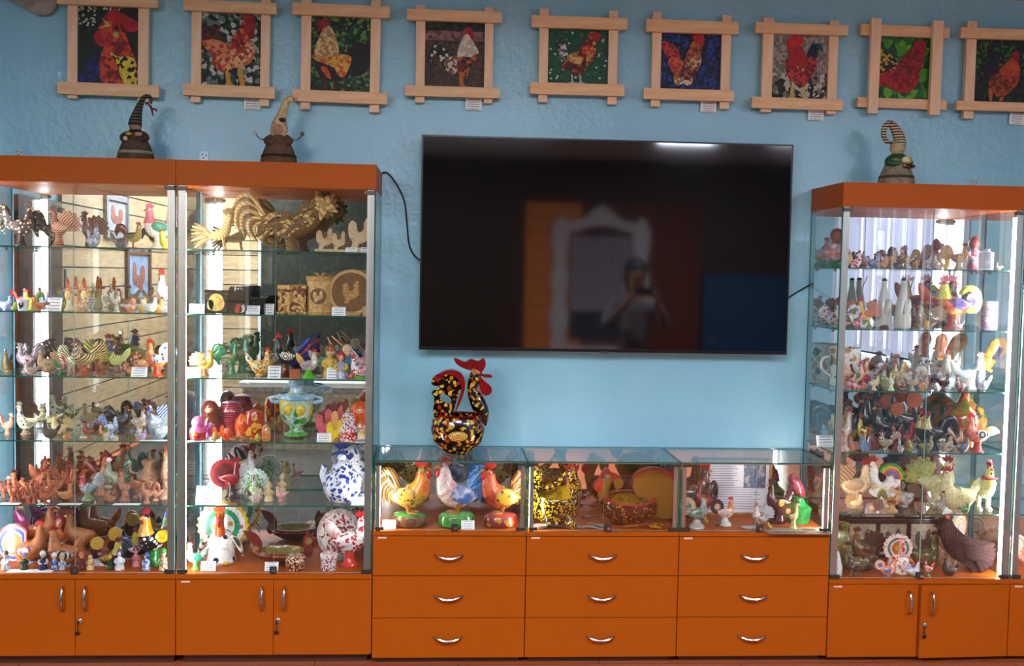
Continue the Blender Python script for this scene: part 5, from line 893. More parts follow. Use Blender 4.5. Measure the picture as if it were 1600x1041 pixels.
t = bird((7, 6), 1216, 'm', 70, 'rooster', 'L', 'cres', 'none', '3a1c24/5a3038:mot:6 301820/6a404c:vstr:16 3a1820 2c141c/c8b068:ring:8', 'dark plum metal rooster on a stepped pedestal'); obj('base', lathe([(.24, 0), (.25, .05), (.22, .07), (.2, .2), (.14, .24), (.07, .28), (.1, .36)], 24), '3c2024/5a343a:mot:6', t)
bird((7, 6), 1240, 'f', 44, 'tall', 'R', 'disc', 'cone', 'b8a468/dcd0a0:mot:5 6a5030/8a6c44:ring:16 6a4a2c', 'brass coloured rooster with a round brown tail')
t = vessel((7, 6), 1277, 'm', 82, [(.2, 0), (.22, .04), (.24, .2), (.26, .3), (.14, .4), (.1, .48), (.16, .52), (.02, .54)], '1a7a40/3aa060:mot:4:.15', 'green glass jar with a wine red bird stopper', 'glass_jar', 'jar'); obj('stopper_bird', loft([(0, .1, .5, .06), (0, .02, .6, .14), (0, -.08, .76, .16), (0, -.14, .9, .1), (0, -.12, .98, .03)], .8, 12, 3), '5a1c2c/a85868:mot:5:.15', t)
t, h = base_thing('paper_sheet', (7, 6), 1243, -.345, 2, 'V', 'grey brown printed leaflet lying flat', 'leaflet'); obj('leaf', box(-9, 14, -26, 26, 0, .3), 'b09a88/a08a7a:mot:.1:.6', t); obj('printed_bird', box(-3, 3, 6, 16, .3, .4), '6a5a60:none:.5:.6', t)
# ------------------------------------------------------------------ right showcase
c = 3
t = bird((c, 1), 1279, 'k', 50, 'rooster', 'R', 'none', 'mound', 'e07850/f0a080:mot:4 - d83838 f0c8c0 3a9a4a', 'orange pink paper rooster on a green base')
for k, cc in enumerate(('6a80c8', 'e88048', 'd86878')): obj('tail_arch', loft([(-.2, .45, .05), (.05, .8 - .1 * k, .06), (.3, .7 - .1 * k, .06), (.45, .4, .05)], .6, 8, 3), cc + '/f0e8e8:str:30', t, (.1, -.1 - .02 * k, -.1))
t = bird((c, 1), 1300, 'm', 40, 'rooster', 'L', 'up', 'mound', 'f0e8e0/e06070:mot:5 e890a0 d83838 e87888 3a9a4a', 'white and pink rooster with a brown ball above it'); obj('ball_head', ball((0, 0, 1.25), .32, 16, 10), 'b87848/9a5c34:mot:3', t); obj('ball_rod', loft([(0, .8, .02), (0, 1.0, .02)], 1, 8, 1), 'b87848:none:5', t)
L1 = [(1322, 'f', 24, 'chick', 'f0d8b0/e8d030:str:6 e8a060 d05030', 'cream chick with a yellow scarf'), (1338, 'f', 27, 'chick', 'f4f0ec/d84050:flor:4 f0ece8 e06070', 'white chick with red hearts'), (1352, 'm', 26, 'hen', 'a85a60/c88080:mot:6 a85060 8a3038', 'rose brown hen in the row'), (1364, 'f', 26, 'hen', 'd0d8e4/5a6a88:mot:6 b8c4d8 4a3840', 'white and slate blue hen'), (1374, 'm', 24, 'tall', 'c87888/e0a0a8:mot:5 b06070 9a3040', 'pink little rooster behind the slate blue hen'), (1381, 'f', 22, 'chick', 'b8844a/d8a868:mot:5 a06a38 8a4a28', 'honey brown chick'), (1391, 'm', 32, 'rooster', 'b08050/c8a070:mot:5 8a5a34 a04a30', 'tan rooster standing upright'), (1401, 'n', 20, 'hen', '4a4038/8a7a60:mot:6 4a3a30 6a2a20', 'dark small hen at the back'), (1413, 'f', 33, 'rooster', 'b89028/6a3c18/e0c868:mot:7 c8a030/5a3018:vstr:14 c03020', 'gold and brown rooster with a pointed comb'), (1431, 'f', 28, 'hen', '6a3a28/c8a060/2e1c18:mot:7 5a3424 4a2420', 'dark brown hen with cream scales'), (1442, 'm', 26, 'hen', '4a3828/8a6a44:mot:6 3a2a20 5a2a20', 'small umber hen in the row'), (1453, 'f', 28, 'tall', '8a6a58/d8d0d0:mot:6 4a4a5a 4a3a58', 'grey tufted little rooster'), (1464, 'm', 42, 'rooster', '8a5a48/c0a090:mot:6 7a5040 7a3030', 'tall dusty brown rooster'), (1467, 'f', 26, 'hen', 'c8a838/e8e0d0/4a4038:mot:7 d8c050 8a3028', 'yellow white and black hen'), (1481, 'f', 18, 'chick', 'd8b030/e8c850:mot:5 c89828 b03020', 'small golden yellow chick'), (1498, 'f', 42, 'rooster', 'a87030/d8b070/6a4020:mot:8 b88038/e0c080:vstr:16 6a3020', 'tall bronze gold rooster with scaly feathers')]
for (uu, dd, hh, kd, cc, lab) in L1: bird((c, 1), uu, dd, hh, kd, random.choice('RLrl'), 'up' if kd != 'rooster' else 'cres', 'cone', cc, lab)
doll((c, 1), 1523, 'm', 56, 'e8e0f0/d88090:mot:4 e0d0e0 b87868 9a4a38', 'white robed paper doll with brown hood', 'scarf'); vessel((c, 1), 1541, 'f', 34, [(.3, 0), (.33, .03), (.33, .8), (.3, .84), (.16, .88), (.16, 1), (.02, 1)], 'e4e4ec/b8b8cc:ring:20', 'white jar with grey wavy lines', 'jar', 'jar'); bird((c, 1), 1561, 'f', 12, 'hen', 'L', 'low', '', 'e8b070:none:5 e0a060 d08040', 'small peach coloured shoe shaped hen')
# second shelf
WJ = 'eae6e4/7a90c0/b04850:flor:6'
bird((c, 2), 1276, 'k', 38, 'hen', 'R', 'disc', '', f'{WJ} {WJ} b02c30', 'white flowered porcelain hen left of the stile'); bird((c, 2), 1291, 'e', 46, 'hen', 'L', 'disc', '', f'{WJ} {WJ} a83030 8a9a40', 'white flowered porcelain hen with red comb by the stile')
for k, (uu, dd) in enumerate(((1322, 'e'), (1352, 'e'))): bird((c, 2), uu, dd, 48, 'rooster', 'L', 'fan', 'mound', 'e8c070/f0dc98:mot:5 a84838/d8a070:vstr:16 c82830 e0a050/c86a30:vstr:14 9ab840 f0d050', ['left yellow and red rooster on a lime base', 'right yellow and red rooster on a lime base'][k], None, 'yellow and red roosters')
bird((c, 2), 1338, 'f', 26, 'hen', 'R', 'up', '', 'f0ece8/c84048:mot:5 ece4e0 c02c34', 'small white hen between the yellow roosters'); bird((c, 2), 1348, -.34, 14, 'hen', 'L', 'up', '', 'f0f0f0/b0b8c8:mot:5 e8e8ec c86070', 'tiny white hen at the front edge')
GLS = glassmat('bottle_glass', (.86, .9, .84, 1), 1.45)
def bottle(u, dep, hpx, label):
    t = vessel((c, 2), u, dep, hpx, [(.14, 0), (.17, .02), (.175, .2), (.14, .5), (.07, .8), (.05, .9), (.06, .92), (.055, 1), (.02, 1)], solid('frosted_glass', 'b8bcb0', .2), label, 'glass_bottle', 'bottle'); obj('stopper', ball((0, 0, 1.0), (.06, .06, .05)), '4a2a34:none:5', t)
    obj('glass_bird', loft([(.1, 0, .3, .08), (.14, .03, .45, .1), (.12, .05, .6, .06)], .8, 10, 2), solid('frosted_glass', 'b8bcb0', .2), t); return t
bottle(1381, 'm', 76, 'tall grey glass bottle with a moulded rooster, left one'); bottle(1411, 'e', 78, 'tall grey glass bottle with a moulded rooster, right one')
P = [tuple(atY(1428, 432, -.27)) + (.0022,), tuple(atY(1412, 490, -.3)) + (.0022,)]; t = obj('hat_pin', loft(P, 1, 8, 1), DARKM); tag(t, 'thin dark pin leaning against the right glass bottle' + suffix((c, 2)), 'pin')
t = vessel((c, 2), 1383, 'f', 7, [(1.2, 0), (1.3, .3), (1.0, .8), (.1, 1)], '7a1a24:none:1', 'small dark red lid lying on the shelf', 'lid', 'lid')
bird((c, 2), 1433, 'm', 38, 'rooster', 'L', 'fan', 'cone', '5a3a24/9a7850:mot:6 4a2e1c/a88a60:vstr:14 5a2a1c', 'dark brown ruffled rooster'); bird((c, 2), 1449, 'e', 44, 'hen', 'L', 'fan', '', '5a4430/a89068:mot:8 6a5038/b8a478:vstr:16 6a2c22 8a6c48', 'mottled brown hen with open tail'); bird((c, 2), 1447, -.335, 17, 'chick', 'V', 'up', '', 'c8a858/e0c880:mot:5 b89848 8a4a28', 'small straw yellow chick before the mottled hen')
t = bird((c, 2), 1490, 'm', 84, 'rooster', 'L', 'none', 'cone', 'e0d860/d87a3c/5a4a90:mot:3 - e07880 5a4888/8a70b8:mot:4 d8764a e0dc50', 'large painted rooster with lemon ring tail and purple wing')
obj('tail', ext(smooth([(-.2, .4), (-.3, .3), (-.46, .36), (-.52, .55), (-.46, .75), (-.3, .84), (-.16, .76), (-.12, .66), (-.24, .72), (-.34, .68)], 4), .14), 'e4dc60/c8c848:mot:4', t); obj('tail_inner', ext(disc(-.33, .58, .13, 0, 0, 28), .17), 'd8dc70/6a58b0:mot:6', t)
bird((c, 2), 1471, 'n', 84, 'rooster', 'R', 'up', 'cone', 'd8b048/3a4a60/d86838:mot:4 c86838 b83030', 'tall rooster with orange breast behind the painted one'); bird((c, 2), 1497, 'f', 20, 'hen', 'L', 'up', '', 'ece4e0/b83840:flor:5 e4dcd8 b82c34', 'small white hen with red patches below the painted rooster')
vessel((c, 2), 1543, 'm', 46, [(.28, 0), (.28, .98), (.26, 1), (.02, 1)], 'c8c4d0/9a8aa0:mot:3', 'pale grey paper cylinder', 'paper_roll', 'roll'); t, h = base_thing('small_plate', (c, 2), 1562, 'm', 30, 'p', 'small white scalloped plate on edge', 'plate'); obj('dish', ext(disc(0, .5, .5, 12, .06, 60), .08, 'yz', 0), 'e4e8e0/4a5a50:vstr:14', t)
# third shelf
t = vessel((c, 3), 1296, 'n', 62, [(.32, 0), (.36, .02), (.36, .5), (.4, .98), (.38, 1), (.33, .5), (.32, .1), (.02, .08)], 'eeeae4/c8a870/3a5a50:flor:3', 'white mug printed with a rooster in the grass', 'mug', 'mug'); obj('handle', loft([(0, -.36, .75, .035), (0, -.58, .7, .035), (0, -.6, .45, .035), (0, -.38, .25, .03)], 1, 8, 3), 'eeeae4:none:3', t); obj('printed_hen', ext(smooth([(y * .4 - .1, .1 + z * .5) for y, z in ROOST2D], 2), .02, 'yz', .365), '6a5a40/c8b080:mot:6', t)
L3 = [(1316, 'm', 38, 'rooster', 'b03030/f0e8e0:mot:5 c83838 a02028', 'red and white porcelain rooster beside the mug'), (1328, 'f', 30, 'hen', 'e8e4e0/b83038:mot:5 d89040 b02c30', 'white hen with red splashes at the front'), (1336, 'e', 44, 'rooster', 'e07a30/f0ece4:vstr:12 e08840/f0e8e0:vstr:12 c02830 3a9a50', 'orange and white striped rooster with green wings'), (1347, 'm', 46, 'tall', 'e8e0d4/d87838:mot:6 e0d8c8 b02c2c', 'cream rooster wearing a white hat'), (1339, -.34, 16, 'hen', 'f0eef0/c02c34:mot:4 c83038 b82830', 'small red and white hen lying low'), (1361, 'n', 40, 'rooster', 'eceaf0/c8ccd8:mot:5 e4e4ec c86a70', 'plain white porcelain rooster'), (1366, 'f', 26, 'rooster', 'c8b068/e8e0c8:mot:6 b02c28 b02428', 'cream rooster with crimson wing at the front'), (1373, 'm', 40, 'rooster', 'e0dccc/6a3a28:mot:7 7a4a30 8a2c24', 'ivory rooster with brown marks'), (1385, 'e', 36, 'hen', 'dcd8c4/8aa068:mot:6 c0b878 8a4a30', 'ivory hen with sage wings'), (1392, 'f', 30, 'tall', 'b8d088/e8e8d8:mot:4 c8d8a0 d88838', 'light green glass bird'), (1402, 'm', 44, 'rooster', 'dcd8c8/b89830:mot:6 c8a838/8a6a20:vstr:12 b03c28', 'ivory rooster with mustard tail'), (1412, 'e', 34, 'hen', 'e4e0d4/8a5a34:mot:7 b89868 a04030', 'ivory hen with caramel back'), (1418, 'n', 52, 'hen', '5a606c/8a8a92:mot:5 4a505c b8502c', 'slate grey hen with orange breast'), (1426, 'f', 30, 'rooster', 'dcd8cc/9a8a70:vstr:14 d0ccc0 8a6a50', 'pale sitting rooster with engraved wing'), (1440, 'm', 46, 'hen', '8a929a/b8bcc0:mot:5 788088 6a4a48', 'grey pigeon shaped hen'), (1441, 'f', 26, 'hen', 'e0dcd0/c88a40:mot:4 d8c8a8 a85030', 'cream hen with orange wing tip'), (1457, 'e', 40, 'rooster', 'e4e0d4/8a6a78:mot:5 d8d0c8 a86858', 'porcelain rooster with mauve wing'), (1472, 'f', 28, 'rooster', 'a85a34/2c2c4c:mot:3 28284c 8a2c20', 'brown and midnight blue little rooster'), (1482, 'm', 34, 'hen', 'a8c8d4/d8e4e4:mot:5 98b8c8 8a6a60', 'pale blue glass hen'), (1488, 'n', 62, 'hen', 'dcdccc/c8c8b4:mot:4 d4d0bc b82c38', 'big ivory hen with crimson comb, left one'), (1511, 'm', 60, 'hen', 'e4e4dc/c8d0d0:mot:4 dcdcd4 c83444', 'big white hen with crimson comb, right one'), (1501, 'f', 26, 'hen', 'd8d4d0/8a3c30:mot:5 8a4434/e0d8d0:vstr:12 a03c34', 'small white hen with red brown tail'), (1535, 'f', 34, 'hen', 'e0e4ec/8a94a8:mot:7 d0d4e0 7a8498', 'white hen with grey blue engraving on a pedestal')]
for (uu, dd, hh, kd, cc, lab) in L3: bird((c, 3), uu, dd, hh, kd, random.choice('RLrl'), 'cres' if kd == 'rooster' else 'up', 'cone', cc, lab)
for (u, v, hh, yy, an, lab) in ((1470, 541, 40, -.1, 0, 'copper rooster ornament hanging under the shelf'), (1554, 552, 56, -.2, 28, 'gold and navy ornament hanging aslant by the right pane')):
    q = atY(u, v, yy); s = hh * (yy - CAM.y) / F_PX; t = thing('hanging_ornament', lab + suffix((c, 3)), 'ornament', q, 0, None, s); t.rotation_euler = (0, math.radians(an), 0)
    CP = 'a85a30/d89860:mot:3:.2' if an == 0 else 'b87028/e0b050:mot:3:.2'
    obj('ornament_body', loft([(0, -.5, .1), (0, -.4, .14), (-.04, -.1, .2), (.02, .2, .26), (.02, .42, .18), (0, .5, .05)], .7, 12, 3), CP, t); obj('ornament_foot', box(-.16, .16, -.1, .1, -.56, -.46), 'c8923c:none:5:.2', t); obj('inlay', box(-.07, .07, -.2, -.1, -.2, .2), '2c2844:none:5:.2' if an else 'c87838:none:5:.2', t)
    obj('hang_thread', loft([(0, .48, .01), (.0, 1.2 if an == 0 else 1.0, .008)], 1, 6, 1), CHROME, t)
# fourth shelf
L4 = [(1276, 'k', 68, 'rooster', '8a7a70/d0b060/3a5a60:mot:4 3a5a60/2c4a50:mot:5 8a4a44', 'old painted rooster with grey green tail left of the stile'), (1289, 'e', 66, 'tall', 'c88888/e0d8c8:mot:5 c8b890 a84a50', 'rosy white tall rooster touching the stile'), (1306, 'f', 32, 'tall', 'e0605c/d8c8b8:mot:3 d8585c d84a50', 'coral topped small rooster by the stile'), (1327, 'm', 56, 'rooster', 'c8a838/2c2418:mot:4 241c18 8a1c40', 'yellow and black rooster with crimson comb'), (1340, 'n', 46, 'hen', '3a241c/5a3428:mot:5 341e18 6a1c1c', 'dark brown hen behind the yellow rooster'), (1353, 'm', 52, 'rooster', 'd8b848/3a4a48:dots:6 2c2c28 b82c28', 'yellow rooster with dark dots'), (1338, 'f', 26, 'hen', 'a85a9a/c08a50:mot:4 8a6a38 c83c38', 'small orange and violet hen'), (1353, -.33, 30, 'hen', '8a6ac8/4aa0b0/d868a8:mot:3 e8e8f0 9a4ab0', 'violet and turquoise hen with white tail'), (1366, 'e', 42, 'hen', '6a2420/8a3428:mot:5 5a1c1c 7a1c1c', 'maroon wooden hen'), (1383, 'f', 36, 'rooster', '2c1c20/c8b890:vstr:12 2a1c1c/d8c8a0:vstr:12 7a2c30', 'black rooster with cream striped tail'), (1395, 'e', 44, 'rooster', '7a2822/9a3c30:mot:5 6a2420 8a2424', 'brick red rooster'), (1406, -.33, 22, 'hen', '4a4a48/d8d8d4:mot:2 3c3c3c c8c8c8', 'grey and white crescent hen'), (1414, 'm', 44, 'whistle', '9a2420/b83430:mot:5 8a2020 a02020', 'scarlet whistle rooster'), (1419, 'f', 24, 'chick', 'd8b030/4a6a38:mot:4 b89828 8a3a20', 'yellow and green chick'), (1437, 'm', 62, 'rooster', '201c20/302c2c:mot:5 1c1c20 8a1c24 - - c8b878', 'black rooster with cream neck, left of the pair'), (1456, 'e', 62, 'rooster', '201c20/302c2c:mot:5 1c1c22 9a2434 - - d0c080', 'black rooster with cream neck, right of the pair'), (1446, -.32, 30, 'hen', '5a3c28/8a8a58:mot:5 4a3a28 6a2a20', 'dark olive brown hen'), (1478, 'f', 30, 'hen', '3c1c24/c8b8a0:mot:3 2c1820 7a2a30', 'dark plum hen with pale breast'), (1492, 'f', 44, 'tall', 'd8ccb8/c87860:mot:4 c8a890 b84a40', 'ivory rooster before the golden vase'), (1504, -.335, 28, 'hen', '3a3444/8a8890:mot:4 342c3c 5a2c38', 'dark violet small hen')]
for (uu, dd, hh, kd, cc, lab) in L4: bird((c, 4), uu, dd, hh, kd, random.choice('RLrl'), 'cres' if kd == 'rooster' else 'up', 'cone', cc, lab)
for k, (uu, dd, hh) in enumerate(((1368, 'n', 82), (1386, 'm', 74), (1409, 'n', 88), (1390, 'k', 94))):
    t = bird((c, 4), uu, dd, hh, 'rooster', 'L', 'none', 'cone', '241c1c/3a2420:mot:5 - 8a1c1c', ['dark rooster with orange disc tail, front left of four', 'dark rooster with the largest orange disc tail', 'dark rooster with orange disc tail, far right of four', 'dark rooster with orange disc tail, highest of four'][k], None, 'dark roosters with orange disc tails')
    obj('tail', ext(disc(0, 0, .15, 0, 0, 32), .08), 'b05c20/c87c34/8a3c14:ring:24', t, (-.2, 0, .85)); obj('tail_stem', loft([(-.2, .48, .06), (-.24, .62, .04), (-.21, .74, .03)], .8, 8, 1), '241c1c:none:5', t)
vessel((c, 4), 1508, 'n', 94, [(.24, 0), (.28, .02), (.34, .25), (.36, .5), (.3, .66), (.14, .76), (.09, .86), (.1, .98), (.08, 1), (.02, .9)], '5a4420/b07c28/c05828/5a6a28/8a6a28:cell:9:.2', 'large golden floral vase with narrow neck', 'vase', 'vase')
t = bird((c, 4), 1528, 'f', 62, 'rooster', 'L', 'low', 'cone', 'e8a080/d87860:mot:4 e8a878 d83040 3a4440/e8e0e0:ring:12 d85850', 'salmon rooster with red curly comb on a coral foot')
card((c, 4), 1290, 28, 18, 'yellowed card leaning behind the stile', 'm')
# fifth shelf
bird((c, 5), 1336, 'm', 76, 'rooster', 'R', 'fan', 'cone', 'c8a888/dcc4a4:mot:5:.7 b89878/8a6a50:vstr:14:.7 b02c38 c0a080', 'beige fabric rooster with red comb'); bird((c, 5), 1307, 'm', 60, 'tall', 'R', 'up', 'cone', 'e08a60/3a9a50/f0e8e0:mot:4 d87860 3a8a3a d84a50 d85858', 'small clown coloured rooster in green and coral')
bird((c, 5), 1338, 'f', 32, 'rooster', 'R', 'fan', '', 'dcb488/e8ccA8:mot:5 d8b080/a87850:vstr:14 a04a38', 'pale peach rooster in front of the beige one'.replace('A8', 'a8')); vessel((c, 5), 1362, 'f', 11, [(.2, 0), (.42, .3), (.4, .65), (.2, .95), (.02, 1)], 'c89868/dcb88c:mot:4', 'tiny beige egg shaped bead', 'small_egg', 'egg')
t = cutout((c, 5), 1391, 'm', 74, 'ecebe6:none:4', 'flat white plywood rooster with a rainbow tail', .1, block=False, flip=True)
for k, cc in enumerate(('5ab060', 'd8c040', 'd87848', '5a80c8', 'c878a0')): obj('rainbow_band', ext([(-.16 + (.3 - .05 * k) * math.cos(a * .1), .62 + (.34 - .055 * k) * math.sin(a * .1)) for a in range(5, 33)] + [(-.16 + (.26 - .05 * k) * math.cos(a * .1), .62 + (.295 - .055 * k) * math.sin(a * .1)) for a in range(32, 4, -1)], .13), cc + ':none:4', t)
for (x, z, cc) in ((.22, .45, 'd89088'), (.02, .36, 'c8c028'), (-.2, .38, 'b888b8')): obj('painted_spot', ext(disc(x, z, .075, 0, 0, 20), .13), cc + '/e8e0a0:ring:20', t)
obj('comb', mesh('comb', None), 'c03c38:none:5', t, (.26, 0, 1.0)); obj('wattle', mesh('wattle', None), 'c03c38:none:5', t, (.36, 0, .85), (0, 0, 0), 1.5)
bird((c, 5), 1394, 'f', 40, 'rooster', 'R', 'cres', 'mound', 'b87840/d8a868/8a4a30:mot:6 3a4a3c/a8a860:vstr:14 a83c2c 8a5a34 b89a68', 'gilded porcelain rooster with dark green tail'); bird((c, 5), 1425, 'm', 46, 'hen', 'L', 'fan', 'cone', '7a7068/c8c0b8:mot:7 6a6058 8a4a44', 'grey feathered hen in the shade'); bird((c, 5), 1446, 'k', 84, 'rooster', 'R', 'fan', 'cone', '7a4a48/9a6a64:mot:5:.7 7a4a48 8a2c2c', 'dusky red knitted rooster at the back')
CRO = 'd0c898/e0dab4:cell:30:.8'
bird((c, 5), 1462, 'm', 84, 'rooster', 'r', 'fan', 'cone', f'{CRO} b8b858/d0cc90:cell:26:.8 b82c34 {CRO}', 'cream crocheted rooster with lime tail'); bird((c, 5), 1492, 'e', 74, 'hen', 'L', 'up', '', f'{CRO} {CRO} b83038 d8d0a4/c4bc88:cell:28:.8', 'round cream crocheted hen'); bird((c, 5), 1466, 'f', 36, 'hen', 'R', 'up', '', 'c8c0b0/8a8478:mot:6 b8b0a0 8a5a50', 'small grey and cream hen before the crocheted rooster'); bird((c, 5), 1508, -.34, 20, 'hen', 'R', 'low', '', '3a7a48/5a9a60:mot:5 3a7a48 2a6a3a', 'small green hen at the front edge')
t = bird((c, 5), 1540, 'e', 82, 'rooster', 'V', 'none', 'none', 'e8e4c8/d8d080:cell:30:.8 - c03040 c8c450/d8d488:cell:28:.8 - dcd870/e0dc90:cell:30:.8', 'lime and white knitted rooster with long legs')
for s in (-1, 1): obj('leg', loft([(0, s * .09, .38, .07), (.02, s * .1, .2, .05), (.01, s * .1, .06, .05), (.08, s * .1, .03, .05), (.14, s * .1, .03, .03)], 1, 10, 2), 'd8dcc0/c8ccb0:cell:30:.8', t)
obj('scarf', lathe([(.13, .66), (.16, .68), (.13, .71)], 16, 1, .2), 'b82c38:none:5:.7', t)
# bottom board
t, h = base_thing('picture_triptych', (c, 6), 1395, -.05, 64, 'V', 'black frame holding three pale rooster prints', 'picture')
obj('backboard', box(-.03, 0, -1.22, 1.22, 0, 1), BLACK, t)
for k in range(3):
    y = -.8 + .8 * k; obj('print', box(0, .012, y - .35, y + .35, .1, .88), 'b8a890/c8baa4:mot:2:.7', t); obj('printed_bird', ext(smooth([(y - .22 + yy * .55, .16 + z * .6) for yy, z in ROOST2D], 2), .01, 'yz', .016), '5a5048/7a6a58:mot:6:.7', t)
    for s in (-1, 1): obj('frame_bar', box(0, .03, y + s * .37 - .025, y + s * .37 + .025, .02, .96), BLACK, t)
vessel((c, 6), 1313, 'm', 74, [(.12, 0), (.2, .05), (.26, .4), (.22, .7), (.14, .85), (.2, .98), (.17, 1), (.02, .9)], '5a6030/8a8a48/4a3c24:mot:4:.3', 'tall olive green vase', 'vase', 'vase'); t = vessel((c, 6), 1304, -.335, 46, [(.22, 0), (.26, .03), (.27, .3), (.18, .65), (.12, .85), (.1, .9), (.02, .9)], 'f2f0ee:none:3', 'white bottle shaped goose with orange top', 'white_bottle', 'bottle'); obj('stopper', ball((0, 0, .93), (.13, .13, .07)), 'd87038:none:5', t)
BZ = '3c2a1a/6a4c2c:mot:5:.25'
bird((c, 6), 1350, 'm', 66, 'rooster', 'L', 'fan', 'mound', f'5a4028/8a6a44:mot:6:.25 5a4028/3a2818:vstr:14:.25 5a3820 {BZ} 3a3420', 'bronze brown rooster with raised tail'); bird((c, 6), 1342, 'f', 54, 'hen', 'L', 'low', 'cone', f'4a3c28/7a6a48:mot:6:.25 {BZ} 4a2c1c', 'brown green glazed hen with drooping tail'); bird((c, 6), 1331, -.34, 30, 'tall', 'L', 'low', 'legs', '2c2420/4a3c34:mot:5:.3 2c2420 3a2420', 'thin dark metal hen at the front')
turkey((c, 6), 1408, 'f', 64, [(.38, 20, 'ecdcd8/d88890:dots:14'), (.27, 0, '5a8a78:none:5'), (.21, 0, 'ece4dc:none:5'), (.17, 0, 'd87838:none:5'), (.09, 0, 'd8b838:none:5')], 'ece6e0/d87848:flor:8', 'd83c34/f0e4dc:str:22', 'e8e0d8/e07848:mot:6', 'd8b838:none:5', 'small painted turkey with pink scalloped fan tail', .38)
bird((c, 6), 1391, -.345, 32, 'hen', 'R', 'disc', 'cone', 'ece4de/e07840:mot:5 e88858/f0ece8:ring:12 c83830 5a88c0 5a9ac0', 'little painted hen with orange ring tail'); bird((c, 6), 1430, -.35, 26, 'hen', 'R', 'disc', 'cone', 'e8e4ec/5a68b0:dots:7 e8e4ec/6a5ab0:dots:8 c83830 e0d8e8 5aa858', 'little painted hen with violet dots'); bird((c, 6), 1452, -.345, 28, 'rooster', 'L', 'up', 'cone', 'e8e0dc/d85040:mot:5 e87858 d02c30 - 5a9a58', 'little painted rooster right of the door lock')
bird((c, 6), 1445, 'm', 62, 'hen', 'R', 'low', 'cone', '4a4028/7a7044:mot:5:.25 4a4028 5a4028', 'antique bronze duck')
CH = '38180f/452014:mot:7:.95'
t, h = base_thing('rooster_figurine', (c, 6), 1512, 'e', 88, 'L', 'big chocolate brown rooster with spread tail')
SIL = [(.5, .8), (.56, .83), (.5, .88), (.47, .97), (.4, 1.0), (.3, .98), (.26, .9), (.16, .8), (.04, .7), (-.12, .62), (-.3, .58), (-.48, .56), (-.52, .44), (-.56, .34), (-.52, .24), (-.5, .14), (-.4, .1), (-.34, .02), (-.24, .04), (-.14, .0), (-.06, .1), (.06, .16), (.2, .26), (.32, .4), (.4, .56), (.44, .7)]
obj('body', ext(smooth(SIL, 3), .2), CH, t)
obj('breast', ball((.1, .08, .46), (.26, .1, .24)), CH, t)
for k in range(7): obj('tail_feather', mesh('choc_feather', lambda: loft([(0, 0, .05), (-.2, 0, .06), (-.36, 0, .055), (-.44, 0, .02)], .5, 10, 3)), CH, t, (-.1, .11, .42), (0, math.radians(16 - k * 13), 0), 1.0)
for k in range(4): obj('wing_feather', mesh('choc_wing', lambda: loft([(.16, .03, .03), (.06, .0, .07), (-.1, -.03, .06), (-.24, -.06, .01)], .4, 12, 3)), CH, t, (-.02 - .02 * k, .17, .54 - .07 * k))
for k in range(6): obj('neck_feather', mesh('choc_neck', lambda: loft([(0, .1, .01), (0, 0, .03), (-.03, -.16, .035), (-.06, -.24, .005)], .5, 8, 2)), CH, t, (.44 - .045 * k, .1, .82 - .015 * k))
obj('eye', ball((.4, .1, .9), .02, 8, 6), BLACK, t); obj('wattle', mesh('wattle', None), CH, t, (.46, .08, .8), (0, 0, 0), 1.6)
bird((c, 6), 1484, -.335, 30, 'hen', 'L', 'up', '', '2c2018/4a3626:mot:6:.5 2c2018 3a2418', 'small dark brown crouching hen'); bird((c, 6), 1521, 'k', 88, 'rooster', 'l', 'disc', 'cone', 'ece6dc/d8a060:mot:4 e0a868/f0e8e0:ring:12 c83430 e8d8c8', 'white and amber glass rooster behind the brown one')
bird((4, 6), 1612, -.2, 66, 'hen', 'R', 'disc', 'cone', 'ece4dc/d87848:mot:5 e8b088/f4f0ec:ring:10 d05030 e8d0c0', 'white and orange ring tailed hen beyond the right stile')
